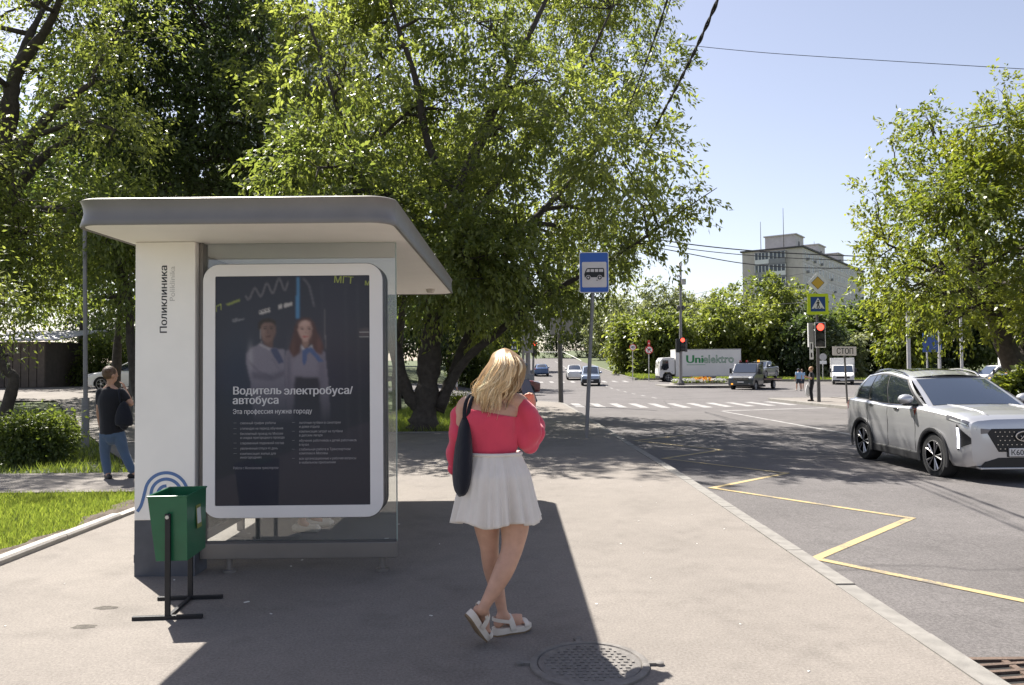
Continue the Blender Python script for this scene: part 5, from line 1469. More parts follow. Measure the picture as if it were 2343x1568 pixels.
# ---- round signs by the far kerb
for px, py, r, Yq, kind_, lb, base in ((1447, 795, 0.36, 82.0, '40', 'round white and red 40 sign beside the far kerb', 862), (1484, 801, 0.42, 80.5, 'turn', 'round no-turn sign with small red plate above, left of the lorry', 866)):
    b0 = at(px, base, Yq); b0.z = ground(b0.x, Yq) - 0.1
    s = thing('round_sign', lb, 'sign', tuple(b0))
    c = at(px, py, Yq) - b0
    pole(s, (0, 0, 0), (c.x, 0, c.z + (0.9 if kind_ == 'turn' else 0.1)), 0.05, 0.045, M_POLEL)
    b = flat(s, 'sign_disc', circ(c.x, c.z, r), -0.07, M_SIGNR if True else M_SIGNW, 0.012)
    flat(b, 'white_field', circ(c.x, c.z, r * 0.8), -0.083, M_SIGNW)
    if kind_ == '40':
        me = text_mesh('40', 0.40, align='CENTER'); o = link('lettering', me, M_SIGNK, b); facing(o, (c.x, -0.09, c.z - 0.14), (1, 0, 0), (0, 0, 1))
        o = link('lettering', me, M_SIGNK, b); facing(o, (c.x + 0.02, -0.092, c.z - 0.14), (1, 0, 0), (0, 0, 1))
    else:
        flat(b, 'arrow', [(c.x - 0.14, c.z - 0.28), (c.x - 0.05, c.z - 0.28), (c.x - 0.05, c.z + 0.04), (c.x + 0.06, c.z + 0.04), (c.x + 0.06, c.z - 0.03), (c.x + 0.24, c.z + 0.09), (c.x + 0.06, c.z + 0.2), (c.x + 0.06, c.z + 0.13), (c.x - 0.14, c.z + 0.13)], -0.09, M_SIGNK)
        flat(b, 'slash', [(c.x - 0.28, c.z + 0.22), (c.x - 0.22, c.z + 0.28), (c.x + 0.28, c.z - 0.22), (c.x + 0.22, c.z - 0.28)], -0.095, M_SIGNR)
        f2 = flat(s, 'small_plate', rr(c.x, c.z + 0.72, 0.26, 0.62, 0.1), -0.07, M_SIGNR); flat(f2, 'plate_mark', rr(c.x, c.z + 0.68, 0.10, 0.14, 0.02), -0.078, M_SIGNW)

# ---- lights on the far left corner
Y = 47.5; b0 = at(1197, 906, Y); b0.z = ground(b0.x, Y) + ROAD
s = thing('crossing_post', 'grey post with a small lime crossing sign behind the blonde hair', 'sign', tuple(b0)); rel = lambda px, py, Yq=Y: at(px, py, Yq) - b0
pole(s, (0, 0, -0.05), (rel(1196, 735).x, 0, rel(1196, 735).z), 0.085, 0.08, M_POLE)
c = rel(1176, 792); m2 = MB(); m2.box((c.x, -0.12, c.z + 0.25), (0.0, -0.09, c.z + 0.3)); m2.build('arm', M_POLED, s)
hold = bpy.data.objects.new('sign_holder', None); C.objects.link(hold); hold.parent = s
bo = crossing_sign(s, 0, 0, 0.78, 0.0); bpy.data.objects.remove(hold)
bo.matrix_local = Matrix.Translation((c.x, -0.13, c.z)) @ Matrix.Rotation(R(-54), 4, 'Z')
Y = 60.0; b0 = at(1219, 890, Y); b0.z = ground(b0.x, Y)
s = thing('traffic_light', 'red traffic light on a thin post at the far left corner', 'traffic light', tuple(b0)); rel = lambda px, py, Yq=Y: at(px, py, Yq) - b0
pole(s, (0, 0, -0.05), (rel(1221, 722).x, 0, rel(1221, 722).z), 0.10, 0.07, M_POLE)
c = rel(1222, 798); signal_head(s, c.x, c.z, -0.1, 0.42, 1.15, 0, border=False)
c = rel(1222.5, 757); flat(s, 'disc_back', circ(c.x, c.z, 0.42), -0.1, M_SIGNBACK)
c = rel(1222, 734); flat(s, 'diamond_back', [(c.x - 0.45, c.z), (c.x, c.z - 0.45), (c.x + 0.45, c.z), (c.x, c.z + 0.45)], -0.1, M_SIGNW)
Y = 58.9; b0 = at(1208, 893, Y); b0.z = ground(b0.x, Y)
s = thing('signal_cabinet', 'thick grey post with control cabinet beside the left traffic light', 'traffic light', tuple(b0)); rel = lambda px, py, Yq=Y: at(px, py, Yq) - b0
pole(s, (0, 0, 0), (0, 0, rel(1208, 730).z), 0.2, 0.17, M_POLE)
m2 = MB(); m2.box((-0.36, -0.25, 0), (0.36, 0.25, 1.25)); m2.build('cabinet', pmat('cabinet_grey', (0.20, 0.21, 0.22), 0.5), s, bev=0.02)
m2 = MB(); m2.box((-0.4, -0.32, 2.9), (0.4, -0.2, 4.5)); m2.build('side_signal', M_SIGNBACK, s, bev=0.02)

# ---- lamp posts and boards on the right
for px, top_, base, Y, r, lb in ((2080, 700, 880, 62, 0.16, 'pale concrete lamp post behind the silver car roof'), (2151, 700, 880, 66, 0.10, 'thin pale post beside the blue direction board'), (2201, 730, 880, 70, 0.13, 'pale post left of the white van roof')):
    b0 = at(px, base, Y); b0.z = ground(b0.x, Y) + ROAD
    s = thing('lamp_post', lb, 'post', tuple(b0)); pole(s, (0, 0, 0), (0, 0, (at(px, top_, Y) - b0).z + 3.0), r, r * 0.8, M_POLEL)
    m2 = MB(); m2.tube([(0, 0, 0), (0, 0, 0.5)], [r * 1.5, r * 1.2], 10); m2.build('foot', M_POLE, s)
Y = 72; b0 = at(2134, 880, Y); b0.z = ground(b0.x, Y) + ROAD
s = thing('direction_board', 'dark blue direction board on posts behind the silver car', 'sign', tuple(b0)); rel = lambda px, py, Yq=Y: at(px, py, Yq) - b0
a = rel(2110, 806); c = rel(2152, 762)
m2 = MB(); m2.box((a.x, -0.1, a.z), (c.x, -0.05, c.z)); m2.build('board', M_SIGNBD, s)
for q in (2120, 2146):
    x_ = rel(q, 806).x; pole(s, (x_, 0, 0), (x_, 0, c.z), 0.07, 0.07, M_POLEL)
# back of a round sign behind the waiting pedestrian
Y = 84.5; b0 = at(1882, 868, Y); b0.z = ground(b0.x, Y); s = thing('round_sign', 'back of a round sign with a small plate on the far verge', 'sign', tuple(b0)); rel = lambda px, py, Yq=Y: at(px, py, Yq) - b0
c = rel(1882, 817); pole(s, (0, 0, 0), (c.x, 0, c.z), 0.05, 0.05, M_POLEL); flat(s, 'sign_disc', circ(c.x, c.z, 0.40), -0.06, M_POLEL); flat(s, 'plate', rr(c.x, c.z - 0.6, 0.75, 0.36, 0.02), -0.06, M_SIGNW)
# lamp post and short post on the left lawn
Y = 16.2; b0 = at(195, 1016, Y); b0.z = ground(b0.x, Y) - 0.02
s = thing('lamp_post', 'grey steel lamp post with a thicker foot on the left lawn', 'lamp post', tuple(b0))
pole(s, (0, 0, 0), (0, 0, 1.05), 0.075, 0.075, M_POLE, 'foot'); pole(s, (0, 0, 1.05), (-0.04, 0, 4.75), 0.045, 0.04, M_POLE)
m2 = MB(); m2.ell((-0.04, 0, 4.78), (0.07, 0.07, 0.06), 12, 6); m2.build('lamp_head', M_POLEL, s, smooth=180)
Y = 22.0; b0 = at(298, 935, Y); b0.z = ground(b0.x, Y) - 0.02
s = thing('post', 'short dark green post near the white parked car', 'post', tuple(b0)); pole(s, (0, 0, 0), (0, 0, 1.1), 0.06, 0.06, M_POLED); pole(s, (0, 0, 1.1), (-0.02, 0, 4.6), 0.045, 0.04, M_POLED, 'shaft')

# ---- overhead wires
M_WIRE = pmat('cable_black', (0.012, 0.012, 0.014), 0.6)
def wire(label, pts, r, group='overhead wires', twist=0):
    P = catmull([tuple(at(*p)) for p in pts], 14)
    base = Vector(P[0]); mb = MB()
    if twist:
        for ph in (0, math.pi):
            q = []
            for i, c in enumerate(P):
                a = i * 0.9 + ph; q.append((c[0] - base.x + r * 0.75 * math.cos(a), c[1] - base.y, c[2] - base.z + r * 0.75 * math.sin(a)))
            mb.tube(q, r * 0.75, 5)
    else: mb.tube([(c[0] - base.x, c[1] - base.y, c[2] - base.z) for c in P], r, 5)
    o = mb.build('cable', M_WIRE, smooth=180, loc=tuple(base)); return tag(o, label, 'cable', group)
wire('thick twisted black cable running down the sky into the forked tree', [(1668, -60, 8.6), (1600, 95, 10.5), (1545, 205, 13), (1490, 310, 17), (1440, 420, 24), (1380, 560, 37)], 0.020, twist=1)
wire('thinner black cable left of the thick one', [(1545, -60, 8.6), (1500, 80, 11), (1450, 215, 15), (1400, 345, 22), (1345, 500, 37)], 0.012, twist=1)
wire('thin cable close beside the second black cable', [(1552, -60, 8.5), (1508, 80, 11), (1462, 205, 15), (1410, 345, 22), (1347, 505, 37)], 0.007)
wire('thin cable crossing the open sky at the upper right', [(1300, 80, 34), (1520, 99, 33), (1680, 115, 32), (1800, 125, 31), (2050, 141, 30), (2420, 163, 29)], 0.013)
wire('upper of the black wires passing the apartment block roof', [(1420, 530, 66), (1560, 557, 66), (1760, 577, 66), (2040, 590, 66)], 0.05)
wire('middle black wire passing the apartment block roof', [(1420, 540, 65), (1560, 568, 65), (1760, 588, 65), (2040, 600, 65)], 0.035)
wire('lower black wire in front of the balconies', [(1440, 555, 64), (1560, 578, 64), (1700, 603, 64), (1840, 613, 64), (2040, 614, 64)], 0.04)
wire('pale wire sagging from the mast to the crossing sign', [(1560, 708, 68), (1700, 702, 56), (1866, 690, 36)], 0.010)
wire('faint far wire rising to the right tree', [(1500, 690, 80), (1760, 640, 78), (1985, 600, 76), (2200, 560, 74)], 0.016)

# ---- apartment block beyond the trees
M_BLKA = pmat('block_panel', (0.52, 0.475, 0.43), 0.85, var=0.10, vscale=1.2, var2=0.08, v2scale=0.15)
M_BLKB = pmat('block_side', (0.56, 0.525, 0.505), 0.85, var=0.10, vscale=1.2, var2=0.08, v2scale=0.15)
M_ROOFE = pmat('roof_edge', (0.07, 0.065, 0.065), 0.7)
M_WINF = pmat('window_frame_white', (0.72, 0.72, 0.70), 0.5)
M_WING = pmat('window_glass_dark', (0.035, 0.045, 0.060), 0.12, coat=0.5)
M_BALC = pmat('balcony_grey', (0.26, 0.26, 0.27), 0.7, var=0.15)
bc = Vector((64.6, 170.0)); lft = Vector((53.0, 177.0)); rgt = Vector((101.0, 220.0))
zt = at(1840, 566, 170).z
bz = 0.0
blk = thing('apartment_block', 'grey panel apartment block with balconies above the tree line', 'building', (bc.x, bc.y, bz), rz=math.atan2(rgt.y - bc.y, rgt.x - bc.x))
LEN, DEP, HT = (rgt - bc).length, (lft - bc).length, zt - bz      # local x along the long face, +y towards the short face's left end
m2 = MB(); m2.box((0, 0, 0), (LEN, DEP, HT)); m2.build('wall', M_BLKB, blk)
m2 = MB(); m2.box((-0.06, 0.0, 0), (0.0, DEP, HT)); m2.build('gable_wall', M_BLKA, blk)
m2 = MB(); m2.box((-0.4, -0.4, HT), (LEN + 0.4, DEP + 0.4, HT + 0.35)); rf = m2.build('roof', M_ROOFE, blk)
for k, x in enumerate((5.5, 25, 45)):
    m2 = MB(); m2.box((x, 3.0, HT + 0.35), (x + 6.5, 10.0, HT + 3.9)); mr = m2.build('machine_room', M_BLKB, rf)
    m2 = MB(); m2.box((x - 0.3, 2.7, HT + 3.9), (x + 6.8, 10.3, HT + 4.15)); m2.build('machine_roof', M_BLKB, mr)
    m2 = MB(); m2.box((x + 2.2, 2.96, HT + 0.4), (x + 3.2, 3.0, HT + 2.6)); m2.build('hatch', M_ROOFE, mr)
for x, y, h in ((4.0, 10.5, 7.5), (1.5, 4.5, 9.5), (20, 6, 6), (33, 6, 6), (52, 5, 5)):
    m2 = MB(); m2.cyl((x, y, HT + 0.3), (x, y, HT + h), 0.09, 0.05, 5); m2.build('aerial', M_ROOFE, rf)
FH = 2.85
def win_mesh(w, h):
    a = MB(); t = 0.13
    for lo, hi in (((-w/2, -0.10, 0), (w/2, 0.02, t)), ((-w/2, -0.10, h - t), (w/2, 0.02, h)), ((-w/2, -0.10, t), (-w/2 + t, 0.02, h - t)), ((w/2 - t, -0.10, t), (w/2, 0.02, h - t)), ((-t/2, -0.08, t), (t/2, 0.02, h - t))): a.box(lo, hi)
    f_ = a.mesh('window'); f_.materials.append(M_WINF)
    b = MB(); b.box((-w/2 + t, -0.05, t), (w/2 - t, 0.015, h - t)); p_ = b.mesh('pane'); p_.materials.append(M_WING)
    return f_, p_
wA, wB = win_mesh(1.5, 1.65), win_mesh(0.9, 1.65)
for fl in range(6):
    z = HT - 2.35 - fl * FH
    for k in range(20):
        x = 1.9 + k * 3.05
        fm, pm = (wA if (k % 3) else wB)
        o = bpy.data.objects.new('window', fm); C.objects.link(o); o.parent = blk; o.location = (x, -0.01, z)
        q = bpy.data.objects.new('pane', pm); C.objects.link(q); q.parent = o
        if random.random() < 0.16:
            m2 = MB(); m2.box((x + 0.95, -0.55, z - 0.25), (x + 1.7, -0.02, z + 0.3)); m2.build('air_conditioner', M_BALC, blk)
    m2 = MB(); m2.box((0.01, -0.025, z - 0.85), (LEN - 0.01, -0.001, z - 0.78)); m2.build('panel_joint', M_BALC, blk)
    # loggias on the gable end
    for (y0, y1, drk) in ((1.9 + 1.6, 1.9 + 5.2, 1), (7.2, 10.4, 0)):
        m2 = MB(); m2.box((-0.9, y0, z - 0.85), (-0.06, y1, z - 0.72)); lg = m2.build('loggia', M_BALC, blk)
        m2 = MB(); m2.box((-0.9, y0, z - 0.72), (-0.82, y1, z + 0.25)); m2.build('parapet', M_BALC if (fl + drk) % 2 else M_WINF, lg)
        m2 = MB(); m2.box((-0.86, y0 + 0.05, z + 0.25), (-0.83, y1 - 0.05, z + 1.75)); m2.build('loggia_glass', M_WING, lg)
        for t in np.linspace(y0 + 0.05, y1 - 0.05, 5):
            m2 = MB(); m2.box((-0.92, t - 0.07, z + 0.25), (-0.80, t + 0.07, z + 1.8)); m2.build('mullion', M_WINF, lg)
        m2 = MB(); m2.box((-0.92, y0, z + 1.75), (-0.06, y1, z + 1.95)); m2.build('loggia_top', M_BALC, lg)
# pale tower behind the left trees
Y = 128.0; a = at(470, 400, Y); c = at(800, 400, Y)
tw_ = thing('tower_block', 'tall pale tower block glimpsed through the leaves above the shelter', 'building', (a.x, Y, 0.5))
W_ = c.x - a.x; H_ = 60.0
m2 = MB(); m2.box((0, 0, 0), (W_, 16, H_)); m2.build('wall', pmat('tower_panel', (0.50, 0.50, 0.50), 0.85, var=0.06, vscale=0.8), tw_)
for fl in range(10, 20):
    for k in range(7):
        o = bpy.data.objects.new('window', wA[0]); C.objects.link(o); o.parent = tw_; o.location = (2.0 + k * (W_ - 4) / 6, -0.02, 1.2 + fl * 2.9)
        q = bpy.data.objects.new('pane', wA[1]); C.objects.link(q); q.parent = o
m2 = MB(); m2.box((-0.3, -0.3, H_), (W_ + 0.3, 16.3, H_ + 0.6)); m2.build('roof', M_ROOFE, tw_)

# ---- shed on the left
Y = 40.0; a = at(-150, 870, Y); c = at(104, 870, Y); zs = ground(c.x, Y)
sd_ = thing('shed', 'low brown shed with a pale corrugated roof at the left edge', 'shed', (c.x, Y, zs))
w = c.x - a.x; hgt = (at(100, 782, Y).z - zs)
M_SHED = pmat('shed_brown', (0.075, 0.062, 0.058), 0.8, var=0.2, vscale=4)
M_SHEDR = pmat('shed_roof', (0.36, 0.355, 0.37), 0.5, 0.2, var=0.15, vscale=6)
m2 = MB(); m2.box((-w, 0, 0), (0, 4.0, hgt)); m2.build('wall', M_SHED, sd_)
for k in range(12):
    m2 = MB(); x1 = -0.04 - k * 0.42; m2.box((x1 - 0.36, -0.03, 0.05), (x1, -0.001, hgt - 0.05)); m2.build('wall_panel', M_SHED if k > 4 else pmat('shed_lighter', (0.105, 0.085, 0.075), 0.8, var=0.2, vscale=4), sd_)
m2 = MB()
def corr(u, v):
    x = -w - 0.3 + (w + 1.0) * u; y = -0.5 + 5.2 * v; return (x, y, hgt + 0.02 + 0.72 * v + 0.035 * math.sin(x * 14))
m2.patch(corr, nu=150, nv=2); rf = m2.build('roof', M_SHEDR, sd_, smooth=60); rf.modifiers.new('t', 'SOLIDIFY').thickness = 0.04
# retaining wall and railing by the hill road
Y = 92
mb = MB(); mb.tube([tuple(at(1232, 806, 118)), tuple(at(1290, 806, 112)), tuple(at(1330, 826, 100))], 0.05, 6)
tag(mb.build('handrail', M_POLEL), 'thin pale handrail above the road going uphill', 'railing')
# ================================================================ vehicles (local: +X forward, +Y left, Z up)
M_TYRE = pmat('tyre_rubber', (0.018, 0.018, 0.019), 0.85, bump=0.2, bscale=60)
M_RIM = pmat('alloy_rim', (0.42, 0.41, 0.41), 0.35, 0.8)
M_RIMD = pmat('rim_dark', (0.03, 0.03, 0.032), 0.5, 0.4)
M_TRIM = pmat('plastic_trim', (0.022, 0.022, 0.024), 0.55, var=0.1)
M_CGLASS = pmat('car_glass', (0.012, 0.016, 0.022), 0.04, coat=0.6, spec=0.7)
M_CGLASSF = pmat('car_windscreen', (0.025, 0.035, 0.055), 0.04, coat=0.6, spec=0.8)
M_CHROME = pmat('chrome', (0.62, 0.61, 0.60), 0.12, 1.0)
M_LAMPG = pmat('headlamp_glass', (0.16, 0.16, 0.17), 0.08, 0.3, coat=1.0)
M_LAMPW = pmat('headlamp_pale', (0.55, 0.55, 0.55), 0.1, 0.2, coat=1.0)
M_DRL = pmat('daylight_lamp', (0.8, 0.8, 0.9), 0.3, emit=(0.85, 0.87, 1.0), estr=1.6)
M_RED = pmat('tail_lamp', (0.30, 0.012, 0.012), 0.15, coat=0.8)
M_PLATE = pmat('plate_white', (0.62, 0.60, 0.58), 0.5)
M_AMBER = pmat('amber_lamp', (0.7, 0.25, 0.02), 0.3, emit=(1.0, 0.42, 0.05), estr=0.5)
def paint(name, col, metal=0.0, rough=0.32):
    return pmat(name, col, rough, metal, coat=0.9, var=0.02, vscale=3)

def wheel(parent, x, y, r, w, side, spokes=5, mat=None):
    """tyre with a rim inside; side = +1 left, -1 right; axle along Y"""
    m2 = MB(); ri = r * 0.68
    m2.lathe([(ri, -w / 2 + 0.01), (r * 0.93, -w / 2), (r, -w / 2 + 0.03), (r, w / 2 - 0.03), (r * 0.93, w / 2), (ri, w / 2 - 0.01), (ri, -w / 2 + 0.01)], axis='y', n=36)
    t = m2.build('wheel', M_TYRE, parent, smooth=40, loc=(x, y, r))
    m2 = MB(); o = side * w / 2
    m2.lathe([(0.001, o - side * 0.07), (ri * 0.99, o - side * 0.07), (ri * 0.99, o - side * 0.075), (0.001, o - side * 0.075)], axis='y', n=28)
    m2.build('rim_backing', M_RIMD, t)
    m2 = MB()
    m2.lathe([(ri * 0.94, o - side * 0.05), (ri * 1.0, o - side * 0.05), (ri * 1.0, o + side * 0.002), (ri * 0.95, o + side * 0.002), (ri * 0.94, o - side * 0.05)], axis='y', n=36)
    m2.lathe([(0.001, o - side * 0.04), (ri * 0.22, o - side * 0.04), (ri * 0.2, o - side * 0.012), (0.001, o - side * 0.008)], axis='y', n=14)
    for k in range(spokes):
        for dd in (-0.16, 0.16):
            a = 2 * math.pi * k / spokes + dd * 0.6; b = 2 * math.pi * k / spokes + dd * 1.9 / 1.6
            p0 = Vector((ri * 0.15 * math.cos(a), o - side * 0.025, ri * 0.15 * math.sin(a))); p1 = Vector((ri * 0.96 * math.cos(b), o - side * 0.008, ri * 0.96 * math.sin(b)))
            m2.tube([p0, p1], [ri * 0.085, ri * 0.07], 4, up=(0, 1, 0))
    m2.build('rim', mat or M_RIM, t, smooth=35)
    return t

def interp_st(st, x):
    """station values at x (stations sorted front to back, descending x)"""
    for a, b in zip(st, st[1:]):
        if x <= a[0] and x >= b[0]:
            t = (a[0] - x) / (a[0] - b[0]); t = t * t * (3 - 2 * t) * 0.5 + t * 0.5
            return [a[i] + (b[i] - a[i]) * t for i in range(len(a))]
    return list(st[0] if x > st[0][0] else st[-1])
def half_section(s):
    _, w, zb, zs, zt = s
    h = zs - zb
    return [(0.0, zb), (0.70 * w, zb), (0.90 * w, zb + 0.03), (0.968 * w, zb + 0.15 * h), (0.990 * w, zb + 0.40 * h), (0.985 * w, zb + 0.60 * h), (1.0 * w, zb + 0.80 * h), (0.985 * w, zs - 0.03), (0.955 * w, zs), (0.86 * w, zs + 0.45 * (zt - zs)), (0.55 * w, zs + 0.86 * (zt - zs)), (0.0, zt)]
def surf(st, x, k, side, off=0.0):
    """point on the body side at station x, section place k (0..11)"""
    s = half_section(interp_st(st, x)); i = min(int(k), len(s) - 2); t = k - i
    y = s[i][0] + (s[i + 1][0] - s[i][0]) * t; z = s[i][1] + (s[i + 1][1] - s[i][1]) * t
    # outward in the section plane
    dy, dz = s[i + 1][0] - s[i][0], s[i + 1][1] - s[i][1]; l = math.hypot(dy, dz) or 1
    return Vector((x, side * (y + off * dz / l), z - off * dy / l))

def make_car(name, label, P, paintm, loc, rz, group=None, cat='car', detail=1):
    st = P['st']; car = thing(name, label, cat, loc, rz, group)
    r, wt = P['wr'], P['wt']; ax = P['ax']
    # lower body
    xs_ = [s[0] for s in st]
    N = 46 if detail > 1 else 26
    xx = sorted(set([xs_[0] + (xs_[-1] - xs_[0]) * i / N for i in range(N + 1)] + xs_), reverse=True)
    rings = []
    for x in xx:
        h = half_section(interp_st(st, x))
        rings.append([(x, y, z) for y, z in h] + [(x, -y, z) for y, z in reversed(h[1:-1])])
    mb = MB(); mb.loft(rings)
    me = mb.mesh('body'); me.materials.append(paintm)
    bo = bpy.data.objects.new('body', me); C.objects.link(bo)
    wmax = max(s[1] for s in st)
    cut = MB()
    for x in ax:
        for sd in (-1, 1):
            cut.cyl((x, sd * (wmax - wt - 0.12), r), (x, sd * (wmax + 0.3), r), r * 1.13, n=32)
    cm = cut.mesh('cut'); cm.materials.append(M_TRIM); co = bpy.data.objects.new('cut', cm); C.objects.link(co)
    bm_ = bo.modifiers.new('b', 'BOOLEAN'); bm_.operation = 'DIFFERENCE'; bm_.object = co; bm_.solver = 'EXACT'
    try: bm_.material_mode = 'TRANSFER'
    except Exception: pass
    me2 = evaluated(bo); bpy.data.objects.remove(bo); bpy.data.objects.remove(co)
    me2.polygons.foreach_set('use_smooth', [True] * len(me2.polygons)); me2.set_sharp_from_angle(angle=R(32))
    body = link('body', me2, None, car)
    # greenhouse
    Ab, At, Rt, Rb = [Vector(p) for p in P['gh']]
    mid_b, mid_t = Vector(P['midb']), Vector(P['midt'])
    bot = [np.array(p) for p in catmull([Ab, mid_b, Rb], 12)]; top = [np.array(p) for p in catmull([At, mid_t, Rt], 12)]
    def cur(Cv, u):
        f_ = u * (len(Cv) - 1); i = min(int(f_), len(Cv) - 2); return Cv[i] * (1 - (f_ - i)) + Cv[i + 1] * (f_ - i)
    def side(u, v, sd, off=0.0):
        p = cur(bot, u) * (1 - v) + cur(top, u) * v
        p = p.copy(); p[1] += 0.05 * math.sin(math.pi * v) * P.get('bulge', 1.0) + off
        return (p[0], sd * p[1], p[2] + off * 0.3)
    def wind(u, v, a, b, fwd, off=0.0):
        p = Vector(a).lerp(Vector(b), v); k = 1 - (2 * u - 1) ** 2
        return (p.x + fwd * (0.10 * k * (1 - 0.3 * v) + 0.02 * math.sin(math.pi * v)) + fwd * off * 0.6, p.y * (1 - 2 * u), p.z + 0.02 * k + off)
    def roofp(u, v, off=0.0):
        p = cur(top, u); k = 1 - (2 * v - 1) ** 2
        ex = (1 - u) ** 6 * 0.10 * k * P.get('rx', 1) - u ** 6 * 0.08 * k
        return (p[0] + ex, p[1] * (1 - 2 * v), p[2] + 0.055 * k + off + 0.0)
    mb = MB()
    for sd in (-1, 1): mb.patch(lambda u, v, sd=sd: side(u, v, sd), nu=24, nv=8)
    mb.patch(lambda u, v: wind(u, v, Ab, At, 1), nu=14, nv=8)
    mb.patch(lambda u, v: wind(u, v, Rb, Rt, -1), nu=14, nv=8)
    mb.patch(lambda u, v: roofp(u, v), nu=24, nv=12)
    me = mb.mesh('cabin', None)
    b2 = bmesh.new(); b2.from_mesh(me); bmesh.ops.remove_doubles(b2, verts=b2.verts, dist=0.004); bmesh.ops.recalc_face_normals(b2, faces=b2.faces); b2.to_mesh(me); b2.free()
    me.polygons.foreach_set('use_smooth', [True] * len(me.polygons)); me.set_sharp_from_angle(angle=R(40))
    cabin = link('cabin', me, paintm, car)
    mb = MB(); mb.patch(lambda u, v: wind(u, v, Ab, At, 1, 0.006), u0=0.05, u1=0.95, v0=0.05, v1=0.93, nu=14, nv=8); mb.build('windscreen', M_CGLASSF, car, smooth=60, fixn=False)
    mb = MB(); mb.patch(lambda u, v: wind(u, v, Rb, Rt, -1, 0.006), u0=0.08, u1=0.92, v0=0.10, v1=0.92, nu=10, nv=6); mb.build('rear_window', M_CGLASS, car, smooth=60, fixn=False)
    for sd in (-1, 1):
        mb = MB(); mb.patch(lambda u, v: side(u, v, sd, 0.003), u0=0.035, u1=0.955, v0=0.02, v1=0.95, nu=24, nv=6); mb.build('window_surround', M_TRIM, car, smooth=60)
        for u0, u1 in P['win']:
            mb = MB(); mb.patch(lambda u, v: side(u, v, sd, 0.008), u0=u0, u1=u1, v0=0.07, v1=0.90, nu=8, nv=6); mb.build('side_window', M_CGLASS, car, smooth=60)
        for x in ax: wheel(car, x, sd * (wmax - wt / 2 - 0.02), r, wt, sd, P.get('spokes', 5))
        # arch trim and sill
        for x in ax:
            m2 = MB()
            for kk in range(22):
                pass
            ring = []
            for a in np.linspace(-18, 198, 22):
                px_, pz = x + r * 1.16 * math.cos(R(a)), r + r * 1.16 * math.sin(R(a))
                ring.append((px_, sd * (wmax * 0.992 + 0.006), pz))
            m2.tube(ring, [0.035] * len(ring), 5, flat=0.5, up=(0, 0, 1)); m2.build('arch_trim', M_TRIM if P.get('clad', 1) else paintm, car, smooth=60)
        m2 = MB(); m2.box((ax[1] + r * 1.15, sd * wmax * 0.90, P['st'][4][2] + 0.00), (ax[0] - r * 1.15, sd * (wmax * 0.985 + 0.002), P['st'][4][2] + 0.14)); m2.build('sill', M_TRIM if P.get('clad', 1) else paintm, car, bev=0.02)
        # mirror
        mp = side(0.10, 0.12, sd); m2 = MB()
        m2.ell((mp[0] + 0.02, mp[1] + sd * 0.17, mp[2] + 0.06), (0.09, 0.13, 0.085), 14, 8); mir = m2.build('mirror', paintm, car, smooth=180)
        m2 = MB(); m2.box((mp[0] - 0.05, min(mp[1], mp[1] + sd * 0.2), mp[2] - 0.05), (mp[0] + 0.07, max(mp[1], mp[1] + sd * 0.2), mp[2] - 0.012)); m2.build('mirror_arm', M_TRIM, mir, bev=0.01)
        # lamps
        kx0, kx1, k0, k1 = P['lamp']
        m2 = MB(); m2.patch(lambda u, v: surf(st, kx0 + (kx1 - kx0) * u, k0 + (k1 - k0) * v * (1 - 0.35 * (1 - u)), sd, 0.006), nu=8, nv=4); m2.build('headlamp', P.get('lampm', M_LAMPG), car, smooth=60)
        m2 = MB(); m2.patch(lambda u, v: surf(st, st[-1][0] + 0.02 + 0.28 * u, 5.9 + 1.9 * v, sd, 0.006), nu=5, nv=4); m2.build('tail_lamp', M_RED, car, smooth=60)
        if detail > 1:
            for hx in P['handles']:
                p = surf(st, hx, 7.0, sd, 0.0); m2 = MB(); m2.ell((p.x, p.y + sd * 0.012, p.z - 0.02), (0.10, 0.018, 0.022), 12, 6); m2.build('door_handle', M_CHROME, car, smooth=180)
            for gx in P['gaps']:
                m2 = MB(); pts = [surf(st, gx + 0.02 * math.sin(t * 3), k_, sd, 0.001) for t, k_ in zip(np.linspace(0, 1, 9), np.linspace(3.1, 8.0, 9))]; m2.tube(pts, 0.004, 4); m2.build('door_gap', M_TRIM, car)
            m2 = MB(); rp = [Vector(side(u, 1.0, sd)) + Vector((0, sd * -0.03, 0.045 + 0.0)) for u in np.linspace(0.08, 0.92, 10)]; rp[0].z -= 0.04; rp[-1].z -= 0.04; m2.tube(rp, 0.016, 6); m2.build('roof_rail', M_CHROME, car, smooth=60)
            m2 = MB(); pts = [Vector(side(u, 0.0, sd, 0.012)) for u in np.linspace(0.03, 0.97, 14)]; m2.tube(pts, 0.010, 5); m2.build('chrome_strip', M_CHROME, car, smooth=60)
    return car, st, side, wind, roofp

